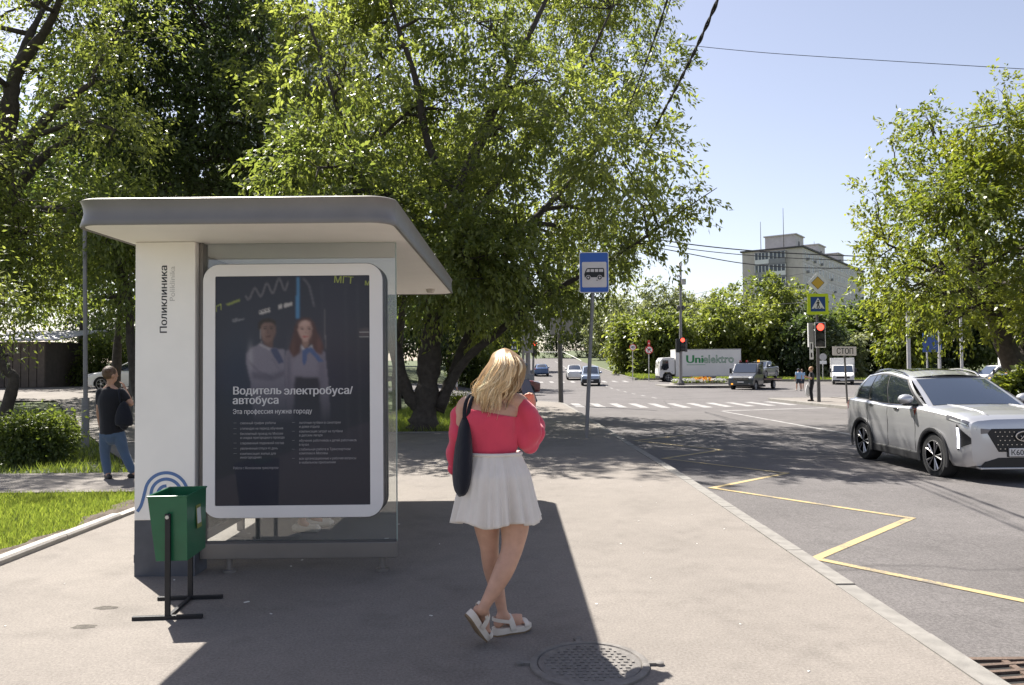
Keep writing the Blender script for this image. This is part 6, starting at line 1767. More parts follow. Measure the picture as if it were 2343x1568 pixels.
SUV = dict(wr=0.355, wt=0.235, ax=(1.26, -1.19),
    st=[(2.10, 0.66, 0.34, 0.86, 0.90), (2.06, 0.78, 0.27, 0.93, 0.98), (1.94, 0.86, 0.23, 0.99, 1.04), (1.70, 0.905, 0.22, 1.035, 1.09), (1.26, 0.920, 0.22, 1.07, 1.13), (0.88, 0.922, 0.22, 1.09, 1.15), (0.0, 0.915, 0.22, 1.08, 1.13), (-1.19, 0.922, 0.22, 1.12, 1.15), (-1.75, 0.90, 0.24, 1.13, 1.15), (-2.0, 0.84, 0.33, 1.08, 1.12), (-2.10, 0.74, 0.42, 1.0, 1.05)],
    gh=((0.95, 0.80, 1.10), (0.12, 0.645, 1.555), (-1.48, 0.60, 1.585), (-1.92, 0.73, 1.14)), midb=(-0.45, 0.868, 1.085), midt=(-0.62, 0.67, 1.655),
    win=((0.07, 0.40), (0.42, 0.70), (0.72, 0.92)), lamp=(1.64, 2.085, 6.55, 7.75), handles=(0.12, -0.82), gaps=(0.72, -0.22, -0.98), spokes=5)
M_SILVER = paint('paint_silver', (0.50, 0.50, 0.51), 0.65, 0.36)
fy = 12.2 + 1.26
car, st, side, wind, roofp = make_car('silver_suv', 'silver off-road car with lit lamp strips driving toward the viewer at right', SUV, M_SILVER, (7.54, fy, zr(7.54, fy)), R(-90), detail=3)
# front of the hero car: grille, emblem, plate, bumper, lamp strips
M_GRILLE = pmat('grille_black', (0.010, 0.010, 0.011), 0.5)
FX = 2.10
m2 = MB(); m2.prism([(-0.50, 0.84), (0.50, 0.84), (0.56, 0.78), (0.40, 0.50), (-0.40, 0.50), (-0.56, 0.78)], FX - 0.02, FX + 0.012, axes='yz'); gl = m2.build('grille', M_GRILLE, car, bev=0.01)
m2 = MB()
for i in range(14):
    for j in range(5):
        y, z = -0.45 + i * 0.069 + (0.034 if j % 2 else 0), 0.545 + j * 0.062
        if abs(y) > 0.40 + (z - 0.5) * 0.45 - 0.03: continue
        m2.cbox((FX + 0.015, y, z), (0.008, 0.018, 0.012))
tag(m2.build('grille_studs', M_CHROME, gl), kind='stuff')
m2 = MB(); m2.tube([(FX + 0.03, 0.16 * math.cos(a), 0.73 + 0.075 * math.sin(a)) for a in np.linspace(0, 2 * math.pi, 25)], 0.012, 6)
m2.tube([(FX + 0.03, -0.09, 0.685), (FX + 0.03, 0, 0.785), (FX + 0.03, 0.09, 0.685)], 0.012, 6); m2.build('emblem', M_CHROME, gl, smooth=60)
m2 = MB(); m2.box((FX + 0.012, -0.26, 0.435), (FX + 0.035, 0.26, 0.555)); pl = m2.build('number_plate', M_PLATE, car, bev=0.005)
m2 = MB(); m2.box((FX + 0.0, -0.275, 0.425), (FX + 0.02, 0.275, 0.565)); m2.build('plate_frame', M_TRIM, car)
o = link('lettering', text_mesh('К609ХА', 0.115, bold=0.0008, width=0.40), M_BLACKT, pl); facing(o, (FX + 0.037, -0.245, 0.455), (0, 1, 0), (0, 0, 1))
m2 = MB(); m2.prism([(-0.66, 0.24), (0.66, 0.24), (0.60, 0.36), (0.40, 0.42), (-0.40, 0.42), (-0.60, 0.36)], FX - 0.06, FX + 0.006, axes='yz'); m2.build('lower_intake', M_GRILLE, car, bev=0.015)
m2 = MB(); m2.box((FX - 0.10, -0.68, 0.245), (FX + 0.03, 0.68, 0.275)); m2.build('skid_strip', M_SILVER, car, bev=0.01)
for sd in (-1, 1):
    m2 = MB(); m2.patch(lambda u, v: surf(st, 1.86 + 0.20 * u, 4.9 + (1.5 * v - 1.1 * (1 - v) ) * (1 - 0.75 * u), sd, 0.006), nu=6, nv=6); m2.build('fog_recess', M_GRILLE, car, smooth=60)
    m2 = MB(); m2.patch(lambda u, v: surf(st, 1.875 + 0.045 * u, 4.0 + 2.0 * v, sd, 0.016), nu=2, nv=6); m2.build('lamp_strip', M_DRL, car, smooth=60)
    m2 = MB(); m2.patch(lambda u, v: surf(st, 1.72 + 0.36 * u, 6.62 + 0.16 * v, sd, 0.010), nu=6, nv=2); m2.build('lamp_chrome', M_CHROME, car, smooth=60)
    m2 = MB(); m2.prism([(sd * 0.46, 0.83), (sd * 0.655, 0.845), (sd * 0.655, 0.765), (sd * 0.52, 0.775)], FX - 0.01, FX + 0.008, axes='yz'); m2.build('headlamp_inner', M_LAMPG, car, bev=0.006)
    m2 = MB(); m2.tube([surf(st, x, 2.7, sd, 0.006) for x in np.linspace(0.80, -0.70, 8)], 0.022, 6); m2.build('sill_chrome', M_CHROME, car, smooth=60)
    m2 = MB(); p = [surf(st, 0.80, 7.2, sd, 0.006), surf(st, 0.66, 7.3, sd, 0.006), surf(st, 0.76, 6.3, sd, 0.006)]; m2.add(p, [(0, 1, 2)]); m2.build('fender_badge', M_RED, car)
m2 = MB(); m2.patch(lambda u, v: roofp(u, v, 0.006), u0=0.30, u1=0.72, v0=0.20, v1=0.80, nu=10, nv=10); m2.build('sunroof', M_CGLASS, car, smooth=60, fixn=False)
for sd in (-1, 1):
    m2 = MB(); m2.tube([(x, sd * (0.50 - 0.05 * (x - 0.9)), interp_st(st, x)[3] + 0.86 * (interp_st(st, x)[4] - interp_st(st, x)[3]) + 0.004) for x in np.linspace(0.95, 1.95, 8)], [0.004, 0.012, 0.014, 0.014, 0.014, 0.012, 0.010, 0.004], 6); m2.build('bonnet_crease', M_SILVER, car, smooth=180)

SEDAN = dict(wr=0.33, wt=0.21, ax=(1.36, -1.34), clad=0,
    st=[(2.28, 0.62, 0.30, 0.62, 0.66), (2.22, 0.76, 0.24, 0.70, 0.74), (2.05, 0.84, 0.20, 0.76, 0.82), (1.75, 0.88, 0.19, 0.82, 0.88), (1.36, 0.90, 0.19, 0.87, 0.94), (1.0, 0.90, 0.19, 0.91, 0.97), (0.0, 0.90, 0.19, 0.92, 0.96), (-1.34, 0.90, 0.20, 0.97, 1.0), (-1.9, 0.87, 0.24, 0.98, 1.03), (-2.2, 0.80, 0.30, 0.96, 1.01), (-2.30, 0.70, 0.40, 0.88, 0.92)],
    gh=((1.0, 0.78, 0.93), (0.15, 0.60, 1.38), (-0.95, 0.58, 1.38), (-1.75, 0.70, 1.0)), midb=(-0.4, 0.84, 0.93), midt=(-0.40, 0.63, 1.43),
    win=((0.07, 0.42), (0.45, 0.74), (0.77, 0.93)), lamp=(1.72, 2.16, 7.0, 8.5), handles=(0.1, -0.85), gaps=(0.8, -0.15, -1.05))
HATCH = dict(SEDAN); HATCH.update(ax=(1.2, -1.2), wr=0.34, clad=1,
    st=[(2.05, 0.66, 0.30, 0.80, 0.84), (2.0, 0.78, 0.25, 0.88, 0.92), (1.85, 0.85, 0.22, 0.94, 0.99), (1.6, 0.89, 0.21, 0.99, 1.04), (1.2, 0.90, 0.21, 1.02, 1.07), (0.85, 0.90, 0.21, 1.04, 1.08), (0.0, 0.90, 0.21, 1.04, 1.07), (-1.2, 0.90, 0.22, 1.06, 1.08), (-1.7, 0.88, 0.25, 1.06, 1.08), (-1.95, 0.82, 0.32, 1.02, 1.05), (-2.05, 0.74, 0.4, 0.95, 1.0)],
    gh=((0.9, 0.78, 1.05), (0.15, 0.64, 1.55), (-1.6, 0.60, 1.52), (-1.9, 0.72, 1.08)), midb=(-0.4, 0.85, 1.05), midt=(-0.6, 0.66, 1.60), lamp=(1.55, 1.98, 7.0, 8.6), lampm=M_LAMPW)
VANLET = dict(HATCH); VANLET.update(clad=1,
    gh=((1.15, 0.78, 1.08), (0.45, 0.70, 1.72), (-1.75, 0.68, 1.74), (-1.95, 0.74, 1.10)), midb=(-0.4, 0.86, 1.08), midt=(-0.6, 0.71, 1.80), win=((0.08, 0.36), (0.40, 0.66), (0.70, 0.94)))
# white saloon on the drive at the left
p = at(262, 878, 41.5); z = ground(p.x, 41.5) + 0.01
make_car('white_saloon', 'white saloon car parked side-on behind the woman in black', SEDAN, paint('paint_white', (0.66, 0.66, 0.66)), (at(318, 878, 37.0).x, 37.0, ground(at(318, 878, 37.0).x, 37.0) + 0.01), R(180), detail=1)
p = at(1314, 872, 86); make_car('white_car', 'white car coming down the hill behind the blue-grey van', HATCH, MATS['paint_white'], (p.x, 86, zr(p.x, 86)), R(-93))
p = at(1351, 880, 73); c4, st4, *_ = make_car('blue_grey_van', 'small blue-grey van driving toward the crossing behind the sign post', VANLET, paint('paint_bluegrey', (0.30, 0.36, 0.46), 0.3), (p.x, 73, zr(p.x, 73)), R(-96))
m2 = MB(); m2.box((1.90, -0.80, 0.25), (2.09, 0.80, 0.62)); m2.build('front_bumper', M_TRIM, c4, bev=0.05)
m2 = MB(); m2.box((2.09, -0.26, 0.42), (2.11, 0.26, 0.53)); m2.build('number_plate', M_PLATE, c4)
p = at(1186, 888, 54); make_car('dark_red_car', 'dark red car waiting in the side street behind the blonde hair', HATCH, paint('paint_darkred', (0.10, 0.015, 0.018)), (p.x - 0.6, 54.0, zr(p.x, 54)), R(8))
p = at(1196, 852, 66); make_car('blue_car', 'blue car going uphill beyond the left traffic lights', SEDAN, paint('paint_blue', (0.05, 0.10, 0.22)), (3.6, 96.0, zr(3.6, 96)), R(90))
p = at(2300, 900, 47); tx, *_ = make_car('yellow_taxi', 'yellow taxi with dark windows passing behind the leaning tree', SEDAN, paint('paint_yellow', (0.62, 0.36, 0.015)), (p.x + 0.3, 47.0, zr(p.x, 47)), R(176))
m2 = MB(); m2.box((-0.35, -0.45, 1.47), (-0.15, 0.45, 1.58)); m2.build('roof_sign', M_TRIM, tx, bev=0.02)
p = at(2122, 870, 58); make_car('grey_car', 'grey car whose roof shows beyond the silver car', HATCH, paint('paint_grey', (0.16, 0.17, 0.19), 0.3), (p.x, 58, zr(p.x, 58)), R(200))

# ---- box bodies, cabs
def box_truck_wheels(parent, xs_, r, wy, wt=0.28):
    for x in xs_:
        for sd in (-1, 1): wheel(parent, x, sd * wy, r, wt, sd, 4, M_POLEL)
def cab(parent, prof, hw, mat, ws, sw, name='cab', bev=0.06):
    """prof: side profile; ws: windscreen (x0,z0,x1,z1); sw: side window polygon"""
    m2 = MB(); m2.prism(prof, -hw, hw, axes='xz'); c_ = m2.build(name, mat, parent, bev=bev, seg=3)
    (x0, z0, x1, z1) = ws; d = Vector((z1 - z0, 0, -(x1 - x0))).normalized(); o_ = (d if d.x > 0 else -d) * 0.012
    m2 = MB(); m2.add([Vector((x0, -hw * 0.90, z0)) + o_, Vector((x0, hw * 0.90, z0)) + o_, Vector((x1, hw * 0.84, z1)) + o_, Vector((x1, -hw * 0.84, z1)) + o_], [(0, 1, 2, 3)]); m2.build('windscreen', M_CGLASSF, parent)
    for sd in (-1, 1):
        m2 = MB(); m2.prism(sw, sd * (hw + 0.004) - 0.004, sd * (hw + 0.004) + 0.004, axes='xz'); m2.build('side_window', M_CGLASS, parent)
        mx, mz = max(p_[0] for p_ in sw) + 0.05, min(p_[1] for p_ in sw) + 0.25
        m2 = MB(); m2.box((mx - 0.05, sd * (hw + 0.16) - 0.10, mz - 0.2), (mx + 0.05, sd * (hw + 0.16) + 0.10, mz + 0.22)); m2.build('mirror', M_TRIM, parent, bev=0.03)
    return c_
# white lorry with lettering, heading left
Y = 80.0; xf = at(1503, 870, Y).x
M_LW = pmat('lorry_white', (0.62, 0.61, 0.59), 0.45, var=0.05, vscale=0.8, coat=0.2)
lo = thing('lorry', 'white box lorry with green lettering standing side-on beyond the flower bed', 'lorry', (xf, Y, zr(xf + 3, Y) ), R(180))
k = Y / FPX
bx0, bx1 = -(1540 - 1503) * k, -(1687.5 - 1503) * k
zb_, zt_ = at(1600, 861, Y).z - zr(xf + 3, Y), at(1600, 800, Y).z - zr(xf + 3, Y)
m2 = MB(); m2.box((bx1, -1.25, zb_), (bx0, 1.25, zt_)); bxo = m2.build('box_body', M_LW, lo, bev=0.03)
for z0_, z1_ in ((zb_ - 0.02, zb_ + 0.07), (zt_ - 0.07, zt_ + 0.02)):
    m2 = MB(); m2.box((bx1 - 0.01, -1.27, z0_), (bx0 + 0.01, 1.27, z1_)); m2.build('edge_rail', M_POLEL, lo)
cz_ = at(1520, 818, Y).z - zr(xf + 3, Y)
cab(lo, [(-1.62, 0.75), (-1.62, cz_ - 0.05), (-1.3, cz_), (-0.35, cz_ - 0.05), (-0.12, cz_ - 0.35), (-0.02, 1.25), (0.0, 0.85), (-0.05, 0.45), (-0.35, 0.42), (-0.42, 0.75), (-0.6, 0.98), (-1.1, 0.98), (-1.35, 0.75)], 1.15, M_LW, (-0.04, 1.38, -0.13, cz_ - 0.38), [(-0.28, 1.42), (-0.36, cz_ - 0.30), (-0.95, cz_ - 0.30), (-1.0, 1.40), (-0.75, 1.18), (-0.45, 1.18)])
m2 = MB(); m2.box((bx1 + 0.1, -0.5, 0.55), (-0.4, 0.5, 0.85)); m2.build('chassis', M_TRIM, lo)
m2 = MB(); m2.box((-3.4, 0.75, 0.45), (-2.4, 1.15, 0.8)); m2.box((-3.4, -1.15, 0.45), (-2.4, -0.75, 0.8)); m2.build('tank', M_TRIM, lo, bev=0.05)
m2 = MB(); m2.box((-0.30, -1.1, 0.35), (-0.0, 1.1, 0.62)); m2.build('bumper', M_TRIM, lo, bev=0.03)
box_truck_wheels(lo, (-0.95, -5.4), 0.44, 1.0)
for sd in (1,):
    m2 = MB(); m2.box((-5.9, 1.14, 0.86), (-4.9, 1.18, 0.95)); m2.build('mudguard', M_TRIM, lo)
# lettering on the camera side (local +Y faces the viewer after turning)
M_GRNT = pmat('lettering_green', (0.02, 0.20, 0.06), 0.5)
M_GRNO = pmat('lettering_outline', (0.10, 0.26, 0.14), 0.5)
zl = at(1600, 830.5, Y).z - zr(xf + 3, Y)
def lor_x(px): return -(px - 1503) * k
me = text_mesh('Uni', 1.15, bold=0.03, width=abs(lor_x(1601) - lor_x(1562)), depth=0.002)
o = link('lettering', me, M_GRNT, bxo); facing(o, (lor_x(1562), 1.253, zl), (-1, 0, 0), (0, 0, 1))
cu = bpy.data.curves.new('lettering', 'FONT'); cu.body = 'elektro'; cu.size = 1.12; cu.fill_mode = 'NONE'; cu.bevel_depth = 0.026; cu.bevel_resolution = 0; cu.resolution_u = 3
oo = bpy.data.objects.new('lettering', cu); C.objects.link(oo); me = evaluated(oo); bpy.data.objects.remove(oo); bpy.data.curves.remove(cu)
xs2 = [v.co.x for v in me.vertices]; kk = abs(lor_x(1671) - lor_x(1602)) / (max(xs2) - min(xs2))
for v in me.vertices: v.co.x *= kk; v.co.z *= 0.3
me.materials.clear()
o = link('lettering', me, M_GRNO, bxo); facing(o, (lor_x(1602), 1.256, zl), (-1, 0, 0), (0, 0, 1))
m2 = MB(); m2.box((lor_x(1607), 1.251, zl - 0.22), (lor_x(1565), 1.254, zl - 0.17)); m2.build('small_lettering_line', M_GRNO, bxo)

# tow truck
Y = 61.5; p = at(1694, 891, Y); fwd = Vector((-0.60, -0.80)).normalized(); rz_ = math.atan2(fwd.y, fwd.x)
ct = Vector((p.x, Y)) - fwd * 1.5
zt0 = zr(ct.x, ct.y) - 0.05
M_TOW = paint('paint_graphite', (0.040, 0.042, 0.048), 0.3, 0.35)
tow = thing('tow_truck', 'dark grey flatbed tow truck turning across the crossing', 'tow truck', (ct.x, ct.y, zt0), rz_)
cab(tow, [(-0.95, 0.40), (-0.95, 2.12), (-0.4, 2.20), (0.02, 2.14), (0.62, 1.42), (1.30, 1.16), (1.48, 0.95), (1.52, 0.45), (1.40, 0.35), (1.25, 0.36), (1.1, 0.72), (0.75, 0.82), (0.45, 0.70), (0.30, 0.36)], 1.03, M_TOW, (0.64, 1.43, 0.06, 2.12), [(0.42, 1.40), (0.0, 1.98), (-0.55, 2.0), (-0.55, 1.30), (0.30, 1.30)], bev=0.08)
m2 = MB(); m2.box((1.40, -0.62, 0.80), (1.50, 0.62, 1.02)); m2.build('grille', M_GRILLE, tow, bev=0.02)
for z_ in (0.86, 0.93, 1.0):
    m2 = MB(); m2.box((1.50, -0.58, z_ - 0.008), (1.507, 0.58, z_ + 0.008)); m2.build('grille_bar', M_CHROME, tow)
for sd in (-1, 1):
    m2 = MB(); m2.ell((1.36, sd * 0.80, 0.98), (0.12, 0.20, 0.12), 12, 8); m2.build('headlamp', M_LAMPW, tow, smooth=180)
    m2 = MB(); m2.ell((1.50, sd * 0.70, 0.52), (0.05, 0.10, 0.07), 10, 6); m2.build('fog_lamp', M_AMBER if sd < 0 else M_LAMPG, tow, smooth=180)
m2 = MB(); m2.box((1.525, -0.26, 0.62), (1.54, 0.26, 0.73)); m2.build('number_plate', M_PLATE, tow)
m2 = MB(); m2.box((-5.6, -1.05, 0.78), (-1.05, 1.05, 0.90)); m2.build('flatbed', pmat('bed_rust', (0.16, 0.10, 0.075), 0.7, var=0.2), tow, bev=0.01)
m2 = MB(); m2.box((-6.2, -0.9, 0.66), (-5.6, 0.9, 0.72), None); m2.build('ramp', MATS['bed_rust'], tow)
m2 = MB(); m2.box((-5.3, -0.4, 0.45), (-0.9, 0.4, 0.74)); m2.build('chassis', M_TRIM, tow)
m2 = MB(); m2.box((-1.10, -0.98, 0.9), (-1.02, 0.98, 2.25)); m2.build('headboard', M_TRIM, tow)
m2 = MB(); m2.box((-0.75, -0.85, 2.22), (-0.45, 0.85, 2.27)); bar_ = m2.build('beacon_bar', M_TRIM, tow)
for y_ in (-0.75, -0.2, 0.75):
    m2 = MB(); m2.cyl((-0.6, y_, 2.27), (-0.6, y_, 2.42), 0.10, 0.08, 10); m2.build('beacon', M_AMBER if y_ > 0 else M_RED, bar_, smooth=40)
box_truck_wheels(tow, (0.78, -3.7), 0.36, 0.88, 0.22)
cs = ct - fwd * 3.35
make_car('grey_saloon', 'silver-grey saloon car carried on the tow truck bed', SEDAN, paint('paint_greysilver', (0.24, 0.25, 0.26), 0.5), (cs.x, cs.y, zt0 + 0.90), rz_)
# white box van
def box_van(name, label, loc, rz_, mat, L_=3.6, hh=2.75):
    v = thing(name, label, 'van', loc, rz_)
    cab(v, [(-0.9, 0.40), (-0.9, 1.95), (-0.3, 2.05), (0.10, 2.0), (0.72, 1.32), (1.25, 1.10), (1.42, 0.9), (1.45, 0.45), (1.25, 0.36), (1.05, 0.70), (0.75, 0.80), (0.45, 0.70), (0.30, 0.36)], 1.0, mat, (0.74, 1.33, 0.14, 1.98), [(0.5, 1.32), (0.06, 1.86), (-0.5, 1.88), (-0.5, 1.25), (0.35, 1.25)], bev=0.08)
    m2 = MB(); m2.box((-0.95 - L_, -1.12, 0.80), (-0.95, 1.12, hh)); m2.build('box_body', mat, v, bev=0.03)
    m2 = MB(); m2.box((1.36, -0.6, 0.72), (1.46, 0.6, 0.92)); m2.build('grille', M_GRILLE, v, bev=0.02)
    m2 = MB(); m2.box((1.30, -0.98, 0.40), (1.47, 0.98, 0.58)); m2.build('bumper', M_TRIM, v, bev=0.03)
    m2 = MB(); m2.box((1.47, -0.26, 0.5), (1.485, 0.26, 0.6)); m2.build('number_plate', M_PLATE, v)
    for sd in (-1, 1):
        m2 = MB(); m2.ell((1.30, sd * 0.82, 0.92), (0.12, 0.16, 0.13), 10, 6); m2.build('headlamp', M_LAMPW, v, smooth=180)
    m2 = MB(); m2.box((-0.9 - L_, -0.4, 0.5), (-0.6, 0.4, 0.8)); m2.build('chassis', M_TRIM, v)
    box_truck_wheels(v, (0.75, -2.9), 0.35, 0.86, 0.22)
    return v
p = at(1928, 880, 77); box_van('box_van', 'white box van facing the crossing under the stop plate', (p.x, 77, zr(p.x, 77) - 0.1), R(-112), M_LW, 3.4, 2.75)
p = at(2245, 880, 64); box_van('box_van', 'white van roof and box showing left of the yellow taxi', (p.x + 1.0, 64, zr(p.x, 64)), R(175), M_LW, 3.4, 2.7)
# ================================================================ people
M_SKIN = pmat('skin', (0.50, 0.29, 0.205), 0.5, var=0.10, vscale=22, spec=0.4, var2=0.06, v2scale=6, bump=0.06, bscale=300)
M_SKINB = pmat('skin_tan', (0.42, 0.24, 0.165), 0.5, var=0.05, vscale=12)

def limb(mb, pts, n=14, up=None, k=6):
    """pts: (point, radius) or (point, (side radius, depth radius)); smooth tapered tube"""
    flatp = []
    for p, r in pts:
        r = (r, r) if not hasattr(r, '__len__') else r
        flatp.append((*p, *r))
    P = catmull(flatp, k)
    mb.tube([q[:3] for q in P], [(max(0.002, q[3]), max(0.002, q[4])) for q in P], n, up=up)
    # rounded ends
    for q in (P[0], P[-1]):
        r = max(0.002, min(q[3], q[4])); mb.ell(q[:3], (r * 0.98,) * 3, 10, 6)
def hand(mb, wrist, d, nrm, s=1.0, curl=0.5, thumb=1):
    """palm and five fingers; d = pointing direction, nrm = back of the hand"""
    d = Vector(d).normalized(); nrm = Vector(nrm); nrm = (nrm - d * nrm.dot(d)).normalized(); sd = d.cross(nrm) * thumb
    w = Vector(wrist); c = w + d * 0.05 * s
    limb(mb, [(w, (0.022 * s, 0.018 * s)), (c, (0.040 * s, 0.015 * s)), (w + d * 0.09 * s, (0.038 * s, 0.012 * s))], up=sd)
    for i, (o, ln) in enumerate(((-0.030, 0.066), (-0.010, 0.080), (0.011, 0.074), (0.030, 0.058))):
        b = w + d * 0.088 * s - sd * o * s * -1.0; p = b; pts = [(p, 0.0088 * s)]
        dirn = d.copy()
        for j in range(3):
            a = curl * (0.35 + 0.45 * j); q = (d * math.cos(a * 1.2) - nrm * math.sin(a * 1.2))
            p = p + q * ln * s / 3; pts.append((p, (0.0085 - 0.001 * j) * s))
        limb(mb, pts, 8, k=3)
    b = w + d * 0.025 * s + sd * 0.030 * s
    limb(mb, [(b, 0.012 * s), (b + (d * 0.6 + sd * 0.6 - nrm * 0.3) * 0.035 * s, 0.0105 * s), (b + (d * 1.1 + sd * 0.55 - nrm * 0.6) * 0.058 * s, 0.008 * s)], 8, k=3)
def head(mb, c, f, s=1.0):
    """skull, jaw, nose and ears; f = facing"""
    c = Vector(c); f = Vector(f).normalized(); u = Vector((0, 0, 1)); u = (u - f * u.dot(f)).normalized(); r_ = f.cross(u)
    M = Matrix((r_, f, u)).transposed()
    mb.ell(c + u * 0.015 * s, (0.075 * s, 0.095 * s, 0.105 * s), 18, 12, M)
    mb.ell(c + f * 0.030 * s - u * 0.055 * s, (0.055 * s, 0.060 * s, 0.062 * s), 14, 10, M)
    limb(mb, [(c + f * 0.088 * s + u * 0.02 * s, 0.008 * s), (c + f * 0.104 * s - u * 0.012 * s, 0.012 * s), (c + f * 0.096 * s - u * 0.024 * s, 0.012 * s)], 8, k=3)
    mb.ell(c + f * 0.088 * s - u * 0.055 * s, (0.024 * s, 0.012 * s, 0.009 * s), 10, 6, M)
    for sg in (-1, 1):
        mb.ell(c + r_ * 0.078 * s * sg - f * 0.005 * s - u * 0.01 * s, (0.012 * s, 0.022 * s, 0.030 * s), 10, 6, M)
    return M

# ---------------------------------------------------------------- the blonde woman with the phone
b0 = Vector((-0.12, 4.46, 0.0))
wm = thing('person', 'blonde person in a red off-shoulder top and white skirt looking at a phone', 'person', tuple(b0))
def w(px, py, Y=4.46): return at(px, py, Y) - b0
sk = MB()
up_x = (1, 0.12, 0)
# trunk and neck
limb(sk, [(w(1136, 1120), (0.165, 0.115)), (w(1133, 1075), (0.155, 0.108)), (w(1130, 1035), (0.125, 0.092)), (w(1126, 985), (0.140, 0.098)), (w(1124, 945, 4.45), (0.165, 0.098)), (w(1124, 922, 4.45), (0.150, 0.075)), (w(1128, 908, 4.45), (0.085, 0.060)), (w(1136, 893, 4.44), (0.050, 0.050)), (w(1146, 872, 4.43), (0.047, 0.047))], 20, up=up_x)
for a, b_ in ((w(1066, 926, 4.46), w(1118, 914, 4.45)), (w(1190, 922, 4.46), w(1136, 912, 4.45))):
    limb(sk, [(a, 0.050), (a.lerp(b_, 0.5) + Vector((0, 0, 0.008)), 0.048), (b_, 0.05)])
face_dir = Vector((0.80, 0.50, -0.36))
hc = w(1156, 851, 4.44)
HM = head(sk, hc, face_dir, 0.98)
# arms
limb(sk, [(w(1062, 930, 4.46), 0.048), (w(1050, 985, 4.46), 0.042), (w(1044, 1015, 4.48), 0.036), (w(1040, 1060, 4.52), 0.026), (w(1039, 1074, 4.53), 0.023)])
hand(sk, w(1039, 1072, 4.53), (0.02, 0.12, -1), (-1, 0, 0), 0.95, 0.5, -1)
limb(sk, [(w(1192, 930, 4.46), 0.048), (w(1205, 975, 4.47), 0.042), (w(1214, 1010, 4.50), 0.036), (w(1218, 980, 4.62), 0.031), (w(1216, 946, 4.71), 0.023)])
hand(sk, w(1216, 944, 4.71), (-0.10, 0.25, 1), (0.35, 0.9, -0.2), 0.95, 1.3, 1)
# legs
limb(sk, [(w(1108, 1110, 4.47), (0.095, 0.10)), (w(1110, 1160, 4.47), (0.085, 0.09)), (w(1114, 1205, 4.48), (0.075, 0.078)), (w(1119, 1250, 4.49), (0.056, 0.058)), (w(1121, 1275, 4.50), (0.053, 0.055)), (w(1128, 1310, 4.53), (0.053, 0.056)), (w(1138, 1350, 4.55), (0.042, 0.045)), (w(1147, 1388, 4.56), (0.031, 0.035)), (w(1150, 1408, 4.56), (0.032, 0.038))], 16, up=up_x)
limb(sk, [(w(1165, 1110, 4.44), (0.10, 0.105)), (w(1174, 1160, 4.42), (0.092, 0.095)), (w(1177, 1205, 4.40), (0.083, 0.083)), (w(1173, 1245, 4.38), (0.066, 0.062)), (w(1166, 1272, 4.36), (0.059, 0.057)), (w(1152, 1305, 4.34), (0.058, 0.060)), (w(1132, 1345, 4.32), (0.046, 0.048)), (w(1114, 1376, 4.31), (0.034, 0.037)), (w(1104, 1396, 4.31), (0.031, 0.036))], 16, up=up_x)
# feet: frames (heel point, forward, up)
def frame(o, f, u):
    f = Vector(f).normalized(); u = Vector(u); u = (u - f * u.dot(f)).normalized(); l = u.cross(f)
    return Matrix.Translation(o) @ Matrix((f, l, u)).transposed().to_4x4()
h1 = at(1127, 1449, 4.53) - b0; h1.z = 0.002; t1 = at(1193, 1437, 4.62) - b0; t1.z = 0.002
F1 = frame(h1, t1 - h1, (0, 0, 1))
toe = at(1107, 1470, 4.42) - b0; toe.z = 0.006; hl = at(1066, 1408, 4.29) - b0
fv = (toe - hl).normalized()
F2 = frame(toe - fv * 0.250, fv, (0.62, 0.30, 0.62))
SOLE = 0.040
for F, ank in ((F1, w(1150, 1404, 4.56)), (F2, w(1105, 1393, 4.31))):
    q = lambda x, y, z: F @ Vector((x, y, z))
    limb(sk, [(ank, 0.034), (q(0.05, 0, SOLE + 0.045), 0.033), (q(0.035, 0, SOLE + 0.03), 0.030)], 12)
    limb(sk, [(ank, 0.034), (q(0.09, 0, SOLE + 0.045), (0.032, 0.034)), (q(0.15, 0, SOLE + 0.026), (0.040, 0.024)), (q(0.19, 0, SOLE + 0.018), (0.042, 0.016))], 12)
    for k_, (yy, ln) in enumerate(((-0.030, 0.035), (-0.014, 0.040), (0.0, 0.042), (0.014, 0.040), (0.031, 0.046))):
        limb(sk, [(q(0.19, yy, SOLE + 0.014), 0.010), (q(0.19 + ln * 0.6, yy * 1.02, SOLE + 0.012), 0.009 if k_ < 4 else 0.012), (q(0.19 + ln, yy, SOLE + 0.009), 0.007 if k_ < 4 else 0.010)], 8, k=3)
body = link('body', remeshed(sk, 'body', 0.0065, 5, 0.5), M_SKIN, wm)
